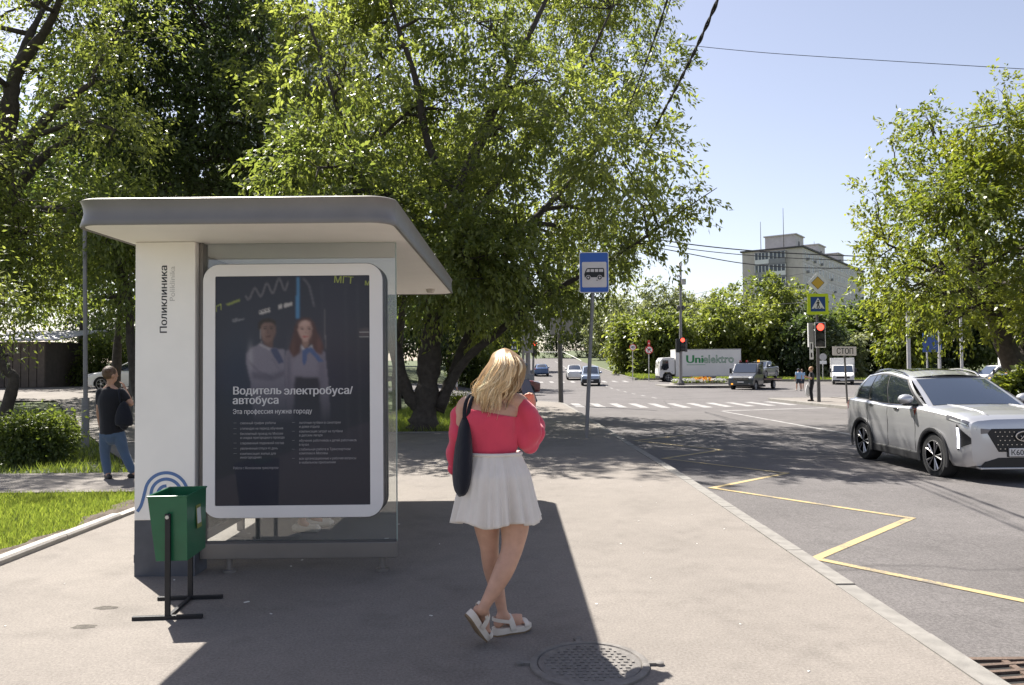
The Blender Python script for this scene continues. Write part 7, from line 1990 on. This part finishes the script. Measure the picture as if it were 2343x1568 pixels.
# sandals
M_SANDAL = pmat('sandal_white', (0.62, 0.56, 0.49), 0.55, var=0.05, bump=0.1, bscale=120)
M_SOLE = pmat('sandal_sole', (0.20, 0.14, 0.085), 0.8, var=0.2, vscale=30)
outl = [(0.0, -0.012), (0.0, 0.012), (0.015, 0.028), (0.05, 0.033), (0.10, 0.031), (0.15, 0.040), (0.19, 0.046), (0.225, 0.040), (0.248, 0.020), (0.252, 0.0), (0.248, -0.020), (0.225, -0.036), (0.19, -0.043), (0.15, -0.040), (0.10, -0.031), (0.05, -0.033), (0.015, -0.028)]
for F in (F1, F2):
    mb = MB()
    def wedge(x, top): return (SOLE + 0.006 * (1 - min(1, x / 0.15)) if top else 0.008 + 0.010 * max(0, (x - 0.20) / 0.05))
    mb.loft([[F @ Vector((x, y * 1.02, wedge(x, 0))) for x, y in outl], [F @ Vector((x, y * 1.06, (wedge(x, 0) + wedge(x, 1)) / 2)) for x, y in outl], [F @ Vector((x, y * 1.03, wedge(x, 1))) for x, y in outl]])
    sn = mb.build('sandal', M_SANDAL, wm, smooth=50)
    mb = MB(); mb.loft([[F @ Vector((x, y * 0.97, -0.002 + 0.010 * max(0, (x - 0.20) / 0.05))) for x, y in outl], [F @ Vector((x, y * 1.03, wedge(x, 0))) for x, y in outl]]); mb.build('outsole', M_SOLE, sn, smooth=40)
    def band(x, hw, hz, wdt, sk_=0.0):
        m2 = MB(); rows = []
        for a in np.linspace(-12, 192, 15):
            c_, s_ = math.cos(R(a)), math.sin(R(a))
            yy, zz = hw * c_, SOLE - 0.004 + hz * max(-0.2, s_)
            xm = x + sk_ * s_
            rows.append([F @ Vector((xm - wdt / 2, yy, zz)), F @ Vector((xm + wdt / 2, yy, zz)), F @ Vector((xm + wdt / 2, yy * 1.07, zz + 0.004)), F @ Vector((xm - wdt / 2, yy * 1.07, zz + 0.004))])
        m2.loft(rows); m2.build('strap', M_SANDAL, sn, smooth=60)
    band(0.205, 0.046, 0.030, 0.030); band(0.115, 0.040, 0.074, 0.036, -0.018)
    m2 = MB(); rows = []
    for a in np.linspace(-100, 100, 15):      # heel strap, running round behind the ankle
        c_, s_ = math.cos(R(a)), math.sin(R(a)); xx = 0.085 - 0.083 * max(-0.1, c_) ; yy = 0.040 * s_; zz = SOLE + 0.040 + 0.018 * c_
        rows.append([F @ Vector((xx, yy, zz - 0.010)), F @ Vector((xx, yy, zz + 0.010)), F @ Vector((xx - 0.004 * c_, yy * 1.1, zz + 0.010)), F @ Vector((xx - 0.004 * c_, yy * 1.1, zz - 0.010))])
    m2.loft(rows); m2.build('heel_strap', M_SANDAL, sn, smooth=60)
# top
def cloth(name, col, rough=0.85, fold=0.35, fs=14.0, sheen=0.25):
    m = pmat(name, col, rough, var=0.05, vscale=10, bump=fold, bscale=fs, spec=0.2)
    m.node_tree.nodes['Principled BSDF'].inputs['Sheen Weight'].default_value = sheen
    return m
M_TOP = cloth('top_red', (0.60, 0.060, 0.105), 0.8, 0.45, 11)
tp_ = MB()
limb(tp_, [(w(1131, 1042), (0.128, 0.096)), (w(1129, 1030), (0.133, 0.100)), (w(1127, 1000), (0.148, 0.110)), (w(1125, 965, 4.455), (0.166, 0.116)), (w(1124, 948, 4.455), (0.172, 0.113)), (w(1125, 941, 4.455), (0.160, 0.095))], 24, up=up_x, k=8)
# left sleeve, hanging
limb(tp_, [(w(1058, 936, 4.47), 0.046), (w(1052, 952, 4.47), 0.057), (w(1047, 980, 4.47), 0.055), (w(1043, 1020, 4.49), 0.052), (w(1041, 1050, 4.51), 0.046), (w(1040, 1062, 4.52), 0.032), (w(1039, 1072, 4.525), 0.036)], 16, k=8)
# right sleeve, full and bent
limb(tp_, [(w(1193, 924, 4.46), 0.046), (w(1200, 942, 4.46), 0.064), (w(1206, 970, 4.46), 0.074), (w(1208, 998, 4.48), 0.074), (w(1211, 1012, 4.52), 0.058)], 16, k=8)
limb(tp_, [(w(1209, 1008, 4.50), 0.062), (w(1216, 990, 4.58), 0.064), (w(1219, 972, 4.64), 0.054), (w(1217, 954, 4.69), 0.036), (w(1216, 948, 4.70), 0.031)], 16, k=8)
me = remeshed(tp_, 'top', 0.0065, 4, 0.5)
rw = np.random.default_rng(4)
co = np.empty(len(me.vertices) * 3, np.float32); me.vertices.foreach_get('co', co); co = co.reshape(-1, 3)
nr = np.empty(len(me.vertices) * 3, np.float32); me.vertices.foreach_get('normal', nr); nr = nr.reshape(-1, 3)
def folds(co, amp):
    s_ = np.zeros(len(co))
    for _ in range(9):
        k_ = rw.normal(0, 1, 3); k_[2] *= 0.9; k_ = k_ / np.linalg.norm(k_) * rw.uniform(28, 70); s_ += np.sin(co @ k_ + rw.uniform(0, 6.3))
    return s_ / 9 * amp
side_w = np.clip((np.abs(co[:, 0] - 0.0) - 0.09) / 0.08, 0.15, 1.0)
co += nr * (folds(co, 0.034) * side_w)[:, None]
me.vertices.foreach_set('co', co.ravel()); me.update()
link('top', me, M_TOP, wm)
# straps of the underwear
for (a, b_, c_) in (((1074, 936, 4.37), (1074, 918, 4.375), (1080, 900, 4.40)), ((1156, 938, 4.36), (1160, 922, 4.37), (1166, 905, 4.40))):
    mb = MB(); mb.tube([tuple(w(*a)), tuple(w(*b_)), tuple(w(*c_))], 0.004, 6, flat=0.4); mb.build('shoulder_strap', M_BLACKT, wm)
# skirt
M_SKIRT = cloth('skirt_white', (0.66, 0.61, 0.56), 0.85, 0.12, 30)
rs = random.Random(9); phs = [(rs.uniform(0, 6.28), f_, a_) for f_, a_ in ((9, 0.7), (13, 0.9), (19, 0.9), (24, 0.7), (33, 0.35))]
def skirt(u, v, off=0.0):
    a = 2 * math.pi * u
    aw = 0.6 + 0.4 * math.sin(4 * a + 0.7)
    cx = w(1132 + 5 * v, 1034 + 155 * v)
    rx = 0.145 + 0.032 * min(1, v * 3.2) + 0.069 * v ** 1.15; ry = 0.112 + 0.038 * min(1, v * 3) + 0.065 * v
    pl = sum(am * math.sin(f_ * a + p_ + 1.1 * math.sin(3 * a + p_) + 0.8 * v) for p_, f_, am in phs) / 3.0
    r_ = 1 + off
    amp = (0.007 + 0.050 * v ** 1.2) * aw
    hem = 0.012 * math.sin(5 * a + 1) * v ** 4 + 0.008 * pl * v ** 4
    return (cx.x + (rx * r_ + amp * pl) * math.cos(a), cx.y + (ry * r_ + amp * pl) * math.sin(a), cx.z + hem)
mb = MB(); nu, nv = 300, 26; base = 0
for j in range(nv + 1):
    for i in range(nu): mb.v.append(skirt(i / nu, j / nv))
for j in range(nv):
    for i in range(nu):
        a = j * nu + i; b_ = j * nu + (i + 1) % nu; mb.f.append((a, b_, b_ + nu, a + nu))
sko = mb.build('skirt', M_SKIRT, wm, smooth=180); sm = sko.modifiers.new('t', 'SOLIDIFY'); sm.thickness = 0.003
mb = MB(); mb.tube([skirt(i / 40, 0.02, 0.02) for i in range(41)], 0.010, 6, cap=False); mb.build('waistband', M_SKIRT, wm, smooth=60)
# hair: mass below, waved strands above
M_HAIR = pmat('hair_blonde', (0.5, 0.35, 0.18), 0.38, attr='hc', spec=0.6)
def hair_path(s, lay, g, n=16, end=0.0, wave=None):
    """s 0 left .. 1 right; falls from the crown over the back"""
    d = lambda px, py, Y: np.array(w(px, py, Y))
    cr = 1 - (2 * s - 1) ** 2
    top_ = d(1152 + (s - 0.45) * 40, 811 - 4 * cr + 10 * abs(s - 0.5), 4.45 - 0.03 * cr - lay * 0.4)
    m0 = d(1124 + s * 70, 836 - 4 * cr, 4.40 - 0.075 * cr - lay)
    m1 = d(1101 + s * 90, 866, 4.41 - 0.095 * cr - lay)
    m2_ = d(1084 + s * 98, 892, 4.405 - 0.078 * cr - lay)
    e = d(1082 + s * 88, 902 + 32 * math.sin(math.pi * min(1.0, 0.12 + s * 0.80)) ** 0.8 + end, 4.40 - 0.055 * cr - lay)
    fr = d(1166 + (s - 0.5) * 26, 815 + 9 * abs(s - 0.5), 4.53 - lay * 0.2)
    top_[2] += 0.006 + lay * 0.3
    P = catmull([fr, top_, m0, m1, m2_, e], n // 4)
    wl, ph, am = wave
    out = []
    for i, p in enumerate(P):
        t = i / (len(P) - 1); p = p.copy(); k_ = min(1, t * 1.3) ** 1.4
        p[0] += am * k_ * math.sin(wl * t + ph); p[1] += am * 0.7 * k_ * math.cos(wl * t + ph * 1.3); p[2] += am * 0.3 * k_ * math.sin(wl * t * 1.3 + ph); out.append(p)
    return out
g = np.random.default_rng(17)
hb = MB()
for s_ in np.linspace(0.04, 0.96, 9):
    P = hair_path(s_, -0.006, g, 16, -16, (10, s_ * 9, 0.006)); hb.tube([p + np.array([0, 0.018, 0]) for p in P[:-1]], [0.016 + 0.014 * math.sin(math.pi * min(1, (i + 1) / len(P))) for i in range(len(P) - 1)], 8)
r3 = HM @ Vector((0, 0, 1))
hb.ell(hc + r3 * 0.024 - face_dir.normalized() * 0.018, (0.083, 0.095, 0.090), 18, 12, HM)
hm = remeshed(hb, 'hair', 0.008, 4)
ca = hm.attributes.new('hc', 'FLOAT_COLOR', 'POINT'); ca.data.foreach_set('color', np.tile([0.26, 0.16, 0.075, 1], len(hm.vertices)).astype(np.float32))
hair = link('hair', hm, M_HAIR, wm)
mb = MB(); cols = []
shades = np.array([(0.66, 0.50, 0.31), (0.52, 0.36, 0.19), (0.74, 0.60, 0.41), (0.34, 0.205, 0.10), (0.60, 0.44, 0.25), (0.22, 0.125, 0.06)])
for lk in range(46):
    s0 = (lk + g.uniform(-0.3, 0.3)) / 45 if lk < 34 else g.random()
    wave = (g.uniform(10, 17), g.uniform(0, 6.28), g.uniform(0.007, 0.017)); lay0 = g.uniform(0.002, 0.022) + (0.012 if lk >= 34 else 0); end0 = g.normal(0, 9)
    lc = shades[g.choice(6, p=[0.26, 0.20, 0.22, 0.10, 0.16, 0.06])]
    for q_ in range(9):
        n0 = len(mb.v); so = g.normal(0, 0.030)
        wv = (wave[0] + g.normal(0, 0.25), wave[1] + g.normal(0, 0.12), wave[2] * g.uniform(0.85, 1.15))
        P0 = hair_path(min(1, max(0, s0)), lay0, g, 20, end0, wave); P = hair_path(min(1.02, max(-0.02, s0 + so)), lay0 + g.normal(0, 0.004), g, 20, end0 + g.normal(0, 4), wv)
        P = [a_ * (1 - 0.55 * (i / len(P)) ** 3) + b_ * 0.55 * (i / len(P)) ** 3 for i, (a_, b_) in enumerate(zip(P, P0))]
        r0 = g.uniform(0.0020, 0.0050)
        mb.tube(P, [r0 * (0.5 + 0.7 * math.sin(math.pi * min(1, 0.25 + 0.7 * i / len(P)))) * (1 if i < len(P) - 2 else 0.4) for i in range(len(P))], 4, flat=0.6)
        c_ = np.minimum(0.92, (lc * 0.75 + shades[g.integers(0, 5)] * 0.25) * g.uniform(1.05, 1.5))
        cols += [(*c_, 1)] * (len(mb.v) - n0)
for q_ in range(60):      # stray hairs
    n0 = len(mb.v); P = hair_path(g.uniform(-0.08, 1.05), g.uniform(0.0, 0.03), g, 20, g.normal(0, 14), (g.uniform(8, 16), g.uniform(0, 6.28), g.uniform(0.010, 0.026)))
    mb.tube(P, 0.0010, 3); cols += [(0.62, 0.47, 0.28, 1)] * (len(mb.v) - n0)
me = mb.mesh('strands', 180, fixn=False)
ca = me.attributes.new('hc', 'FLOAT_COLOR', 'POINT'); ca.data.foreach_set('color', np.array(cols, np.float32).ravel())
tag(link('strands', me, M_HAIR, hair), kind='stuff')
# sunglasses pushed up
gp = w(1192, 838, 4.47)
mb = MB(); mb.tube([tuple(w(1178, 846, 4.38)), tuple(w(1190, 840, 4.40)), tuple(w(1199, 833, 4.44))], [0.004, 0.006, 0.008], 6); mb.ell(tuple(w(1197, 840, 4.46)), (0.012, 0.036, 0.022), 12, 8, Matrix.Rotation(0.5, 3, 'Z')); mb.ell(tuple(w(1199, 838, 4.54)), (0.012, 0.034, 0.022), 12, 8, Matrix.Rotation(0.5, 3, 'Z'))
mb.build('sunglasses', pmat('sunglass_black', (0.012, 0.012, 0.014), 0.15, coat=0.5), wm, smooth=60)
# phone
pc = at(1207, 897, 4.74)
ph_ = thing('phone', 'dark smartphone held up in the right hand of the blonde person', 'phone', tuple(pc))
xd = Vector((0.86, 0.30, 0.28)).normalized(); yd = Vector((0.18, 0.28, 0.94)); yd = (yd - xd * yd.dot(xd)).normalized(); zd = xd.cross(yd)
Mp = Matrix((xd, yd, zd)).transposed().to_4x4()
mb = MB(); mb.loft([[Mp @ Vector((x, y, z)) for x, y in rrect(-0.037 + o_, 0.037 - o_, -0.078 + o_, 0.078 - o_, 0.009, 4)] for z, o_ in ((-0.004, 0.001), (-0.003, 0), (0.003, 0), (0.004, 0.001))]); mb.build('case', M_SIGNK, ph_, smooth=40)
mb = MB(); mb.loft([[Mp @ Vector((x, y, z)) for x, y in rrect(-0.034, 0.034, -0.074, 0.074, 0.007, 4)] for z in (0.0042, 0.0048)]); mb.build('screen', pmat('phone_screen', (0.06, 0.07, 0.09), 0.08, coat=0.8), ph_)
# tote bag
bp0 = at(1058, 1135, 4.42)
bag = thing('tote_bag', 'black cloth tote bag hanging from the left shoulder of the blonde person', 'bag', tuple(bp0))
M_BAG = cloth('bag_black', (0.012, 0.013, 0.020), 0.8, 0.3, 18, 0.15)
mb = MB()
prof = [(948, 1067, 0.014, 0.030), (962, 1065, 0.026, 0.055), (990, 1062, 0.040, 0.085), (1030, 1060, 0.050, 0.115), (1075, 1058, 0.055, 0.13), (1105, 1056, 0.050, 0.125), (1124, 1054, 0.036, 0.10), (1134, 1053, 0.016, 0.06)]
limb(mb, [(at(x, y, 4.42) - bp0, (a, b_)) for y, x, a, b_ in prof], 20, up=(1, 0.2, 0), k=6)
me = remeshed(mb, 'bag_body', 0.007, 4); link('bag_body', me, M_BAG, bag)
for pts in ([(1062, 960, 4.38), (1063, 935, 4.375), (1069, 912, 4.385), (1079, 899, 4.43), (1082, 905, 4.50), (1078, 940, 4.55), (1066, 965, 4.54)], [(1070, 960, 4.39), (1073, 935, 4.365), (1080, 910, 4.385), (1086, 900, 4.43), (1088, 906, 4.49), (1082, 940, 4.55), (1070, 965, 4.54)]):
    P = catmull([tuple(at(*p) - bp0) for p in pts], 6); mb = MB(); mb.tube(P, 0.011, 8, flat=0.4, up=(1, 0, 0)); mb.build('bag_strap', M_BAG, bag, smooth=60)

# ---------------------------------------------------------------- other people
def person(label, b0, J, top, bottom, skin, hairm, shoe, group=None, vox=0.012, sleeve=0.5, shorts=False, hairlen=0.0, hat=None, facing_=(0, 1, 0), fat=1.0, hands=True, ux=(1, 0, 0)):
    """J: joints relative to b0"""
    b0 = Vector(b0); root = thing('person', label, 'person', tuple(b0), group=group)
    j = {k_: Vector(v) for k_, v in J.items()}
    s = fat
    sk = MB()
    limb(sk, [(j['pelvis'], (0.15 * s, 0.10 * s)), (j['waist'], (0.125 * s, 0.095 * s)), (j['chest'], (0.155 * s, 0.10 * s)), (j['neck'] + Vector((0, 0, -0.03)), (0.12 * s, 0.06 * s)), (j['neck'] + Vector((0, 0, 0.03)), 0.052), (j['head'] + Vector((0, 0, -0.08)), 0.05)], 16, up=ux)
    head(sk, j['head'], facing_, 1.0)
    for sd in 'lr':
        sh_, el, wr_ = j['sh_' + sd], j['el_' + sd], j['wr_' + sd]
        limb(sk, [(sh_, 0.052 * s), (sh_.lerp(el, 0.5), 0.045 * s), (el, 0.038 * s), (el.lerp(wr_, 0.4), 0.036 * s), (wr_, 0.024)])
        if hands: hand(sk, wr_, j.get('hd_' + sd, wr_ - el), ux, 1.0, 0.6, -1 if sd == 'l' else 1)
        hp, kn, an, to = j['hip_' + sd], j['kn_' + sd], j['an_' + sd], j['to_' + sd]
        limb(sk, [(hp, 0.085 * s), (hp.lerp(kn, 0.5), 0.072 * s), (kn, 0.053 * s), (kn.lerp(an, 0.35), 0.053 * s), (an, 0.034)])
        limb(sk, [(an, 0.034), (an.lerp(to, 0.5) - Vector((0, 0, 0.02)), 0.036), (to, 0.026)])
    link('body', remeshed(sk, 'body', vox, 3), skin, root)
    tpm = MB()
    limb(tpm, [(j['pelvis'] + Vector((0, 0, -0.02)), (0.178 * s, 0.13 * s)), (j['waist'], (0.165 * s, 0.12 * s)), (j['chest'], (0.185 * s, 0.125 * s)), (j['neck'] + Vector((0, 0, -0.05)), (0.14 * s, 0.085 * s)), (j['neck'] + Vector((0, 0, -0.015)), (0.08 * s, 0.065 * s))], 20, up=ux)
    for sd in 'lr':
        e = j['sh_' + sd].lerp(j['el_' + sd], min(1, sleeve)); limb(tpm, [(j['sh_' + sd], 0.066 * s), (j['sh_' + sd].lerp(e, 0.5), 0.064 * s), (e, 0.058 * s)])
    link('shirt', remeshed(tpm, 'shirt', vox, 3), top, root)
    bt = MB()
    limb(bt, [(j['waist'] + Vector((0, 0, -0.06)), (0.15 * s, 0.11 * s)), (j['pelvis'], (0.168 * s, 0.122 * s)), (j['pelvis'] + Vector((0, 0, -0.08)), (0.165 * s, 0.12 * s))], 18, up=ux)
    for sd in 'lr':
        hp, kn, an = j['hip_' + sd], j['kn_' + sd], j['an_' + sd]
        if shorts: limb(bt, [(hp, 0.098 * s), (hp.lerp(kn, 0.5), 0.09 * s), (hp.lerp(kn, 0.72), 0.088 * s)])
        else: limb(bt, [(hp, 0.098 * s), (hp.lerp(kn, 0.5), 0.086 * s), (kn, 0.068 * s), (kn.lerp(an, 0.5), 0.064 * s), (an + Vector((0, 0, 0.01)), 0.056 * s)])
    link('shorts' if shorts else 'trousers', remeshed(bt, 'trousers', vox, 3), bottom, root)
    for sd in 'lr':
        m2 = MB(); an, to = j['an_' + sd], j['to_' + sd]; hl_ = an - (to - an) * 0.35; hl_.z = to.z
        limb(m2, [(hl_, (0.040, 0.035)), (hl_.lerp(to, 0.5), (0.045, 0.038)), (to, (0.040, 0.028))], up=(0, 0, 1)); m2.build('shoe', shoe, root, smooth=180)
    m2 = MB(); f = Vector(facing_).normalized(); u = Vector((0, 0, 1)); r_ = f.cross(u); Mh = Matrix((r_, f, (u - f * u.dot(f)).normalized())).transposed()
    m2.ell(j['head'] - f * 0.020 + u * 0.03, (0.088, 0.100, 0.105), 16, 10, Mh)
    if hairlen > 0: m2.ell(j['head'] - f * 0.06 - u * 0.02, (0.08, 0.06, 0.10 + hairlen), 14, 8, Mh)
    link('hair', remeshed(m2, 'hair', vox, 2), hairm, root)
    if hat: m2 = MB(); m2.ell(j['head'] + u * 0.055, (0.098, 0.112, 0.085), 16, 8, Mh); m2.ell(j['head'] + f * 0.10 + u * 0.05, (0.075, 0.075, 0.012), 14, 6, Mh); m2.build('cap', hat, root, smooth=180)
    return root
def stand(h=1.70, rz_=0.0, step=0.0, swing=0.0):
    """standing or walking joints, facing turned by rz from +Y"""
    k_ = h / 1.70
    J = dict(pelvis=(0, 0, 0.93), waist=(0, 0, 1.07), chest=(0, 0.0, 1.27), neck=(0, 0, 1.44), head=(0, 0.02, 1.585),
             sh_l=(-0.175, 0, 1.39), el_l=(-0.215, -0.02 + swing, 1.11), wr_l=(-0.205, 0.06 + swing * 2, 0.87), sh_r=(0.175, 0, 1.39), el_r=(0.215, -0.02 - swing, 1.11), wr_r=(0.205, 0.06 - swing * 2, 0.87),
             hip_l=(-0.09, 0, 0.90), kn_l=(-0.095, 0.03 + step * 0.6, 0.49), an_l=(-0.095, step, 0.09), to_l=(-0.105, 0.17 + step, 0.035),
             hip_r=(0.09, 0, 0.90), kn_r=(0.095, 0.03 - step * 0.4, 0.49), an_r=(0.095, -step, 0.10), to_r=(0.105, 0.16 - step, 0.035))
    c_, s_ = math.cos(rz_), math.sin(rz_)
    return {a: Vector((x * c_ - y * s_, x * s_ + y * c_, z)) * k_ for a, (x, y, z) in J.items()}
M_BLACKC = cloth('cloth_black', (0.014, 0.014, 0.018), 0.85, 0.25, 14)
M_JEANS = cloth('denim', (0.075, 0.115, 0.185), 0.9, 0.25, 16)
M_BLUEC = cloth('cloth_paleblue', (0.30, 0.44, 0.60), 0.85, 0.25, 14)
M_NAVY = cloth('cloth_navy', (0.03, 0.035, 0.05), 0.85, 0.25, 14)
M_WHITEC = cloth('cloth_white', (0.62, 0.61, 0.60), 0.85, 0.25, 14)
M_HAIRB = pmat('hair_brown', (0.11, 0.065, 0.04), 0.5, var=0.3, vscale=40, bump=0.6, bscale=90)
M_HAIRF = pmat('hair_fair', (0.30, 0.17, 0.08), 0.5, var=0.3, vscale=40, bump=0.6, bscale=90)
M_SHOE = pmat('shoe_dark', (0.02, 0.018, 0.018), 0.6)
M_SHOEW = pmat('shoe_grey', (0.25, 0.24, 0.23), 0.6)

# woman in black on the footpath, one hand at her face
Yp = yfor(262, 1094, 0.006); bb = at(262, 1094, Yp); bb.z = ground(bb.x, Yp) + 0.006
q = lambda px, py, Y=Yp: at(px, py, Y) - bb
J = dict(pelvis=q(257, 988), waist=q(254, 955), chest=q(253, 915), neck=q(252, 886), head=q(253, 858, Yp - 0.01),
         sh_l=q(230, 897), el_l=q(226, 940), wr_l=q(230, 978, Yp + 0.10), sh_r=q(277, 897), el_r=q(300, 925, Yp + 0.02), wr_r=q(287, 893, Yp + 0.18), hd_r=(-0.35, 0.1, 0.8), hd_l=(0.05, 0.1, -1),
         hip_l=q(243, 992), kn_l=q(240, 1040, Yp + 0.02), an_l=q(246, 1082), to_l=q(252, 1092, Yp - 0.10), hip_r=q(270, 992), kn_r=q(284, 1035, Yp + 0.03), an_r=q(302, 1078), to_r=q(316, 1088, Yp + 0.03))
pw = person('person in black T-shirt and jeans standing on the footpath left of the shelter', bb, J, M_BLACKC, M_JEANS, M_SKINB, M_HAIRB, M_SHOE, vox=0.011, sleeve=0.55, facing_=(0.55, 0.75, 0.0), fat=0.98)
m2 = MB(); m2.ell(q(246, 848, Yp - 0.09), (0.05, 0.05, 0.045), 12, 8); m2.build('hair_bun', M_HAIRB, pw, smooth=180)
hb0 = at(284, 975, Yp - 0.08)
bag2 = thing('shoulder_bag', 'large black shoulder bag carried by the person on the footpath', 'bag', tuple(hb0))
q2 = lambda px, py, Y=Yp - 0.08: at(px, py, Y) - hb0
m2 = MB(); limb(m2, [(q2(284, 922), (0.05, 0.03)), (q2(283, 935), (0.09, 0.05)), (q2(283, 955), (0.125, 0.075)), (q2(284, 970), (0.125, 0.075)), (q2(284, 975), (0.10, 0.06))], 18, up=(1, 0, 0)); link('bag_body', remeshed(m2, 'bag_body', 0.01, 3), M_BAG, bag2)
m2 = MB(); m2.tube([tuple(q2(276, 925)), tuple(q2(272, 905, Yp - 0.12)), tuple(q2(272, 893, Yp - 0.05)), tuple(q2(278, 905, Yp + 0.09))], 0.012, 6); m2.build('bag_strap', M_BAG, bag2, smooth=60)

# pedestrian in black waiting at the right corner with a white bag
Yp = yfor(1857, 918); bb = at(1857, 918, Yp); bb.z = ground(bb.x, Yp)
J = stand(1.64, R(62)); J['wr_l'] = J['el_l'] + Vector((-0.22, 0.0, 0.10)); J['hd_l'] = Vector((-1, 0, 0.1)); J['wr_r'] = J['el_r'] + Vector((-0.22, -0.05, 0.06)); J['hd_r'] = Vector((-1, 0, 0.1))
person('person dressed in black waiting beside the red light at the right corner', bb, J, M_BLACKC, M_BLACKC, M_SKIN, M_HAIRF, M_SHOE, vox=0.014, sleeve=0.6, facing_=(-0.88, 0.47, -0.1), fat=1.0, ux=(0.47, 0.88, 0))
wb = at(1847, 893, Yp); wbag = thing('plastic_bag', 'white plastic bag held by the person in black at the corner', 'bag', tuple(wb))
m2 = MB(); limb(m2, [((0, 0, 0.28), 0.02), ((0, 0, 0.2), (0.06, 0.04)), ((0, 0, 0.0), (0.11, 0.06)), ((0.01, 0, -0.18), (0.12, 0.06)), ((0.01, 0, -0.28), (0.09, 0.05))], 14, up=(1, 0, 0)); link('bag_body', remeshed(m2, 'bag_body', 0.014, 2), M_WHITEC, wbag)
m2 = MB(); m2.tube([(0.0, 0, 0.27), (0.02, 0, 0.34), (0.04, 0, 0.27)], 0.008, 6); m2.build('handle', M_WHITEC, wbag)

# two people crossing further off
Yp = 61.0; bb = at(1827, 893, Yp); bb.z = zr(bb.x, Yp)
person('person in pale blue shirt, dark shorts and cap walking away across the road', bb, stand(1.74, 0.1, 0.16, 0.05), M_BLUEC, M_NAVY, M_SKIN, M_HAIRB, M_SHOEW, vox=0.02, sleeve=0.55, shorts=True, hat=M_NAVY, fat=1.1)
Yp = 62.2; bb = at(1835, 891, Yp); bb.z = zr(bb.x, Yp)
person('person in blue walking just beyond the one in the cap', bb, stand(1.70, -0.1, -0.14, -0.04), M_BLUEC, M_NAVY, M_SKIN, M_HAIRB, M_SHOEW, vox=0.02, sleeve=0.55, shorts=True, fat=1.0)
# person behind the forked tree
Yp = 57.0; bb = at(1042, 900, Yp); bb.z = zr(bb.x, Yp)
person('person in dark top and white shorts walking behind the forked tree', bb, stand(1.66, R(60), 0.2, 0.05), M_NAVY, M_WHITEC, M_SKIN, M_HAIRB, M_SHOEW, vox=0.02, sleeve=0.55, shorts=True, facing_=(-0.85, 0.5, 0))
# someone sitting in the shelter, only the feet show below the poster
bb = Vector((-2.28, 7.55, 0.0))
J = dict(pelvis=(-0.10, 0, 0.53), waist=(-0.14, 0, 0.68), chest=(-0.13, 0, 0.88), neck=(-0.10, 0, 1.05), head=(-0.06, 0, 1.19), sh_l=(-0.12, 0.175, 1.0), el_l=(-0.08, 0.21, 0.74), wr_l=(0.13, 0.14, 0.62), sh_r=(-0.12, -0.175, 1.0), el_r=(-0.08, -0.21, 0.74), wr_r=(0.13, -0.14, 0.62),
         hip_l=(-0.06, 0.09, 0.53), kn_l=(0.36, 0.10, 0.50), an_l=(0.30, 0.10, 0.09), to_l=(0.47, 0.13, 0.035), hip_r=(-0.06, -0.09, 0.53), kn_r=(0.36, -0.10, 0.50), an_r=(0.24, -0.12, 0.09), to_r=(0.41, -0.15, 0.035))
person('person sitting on the shelter bench, feet in pale sandals below the poster', bb, J, M_NAVY, M_JEANS, M_SKIN, M_HAIRB, M_SANDAL, vox=0.014, sleeve=0.6, shorts=True, facing_=(1, 0, 0), ux=(0, 1, 0))
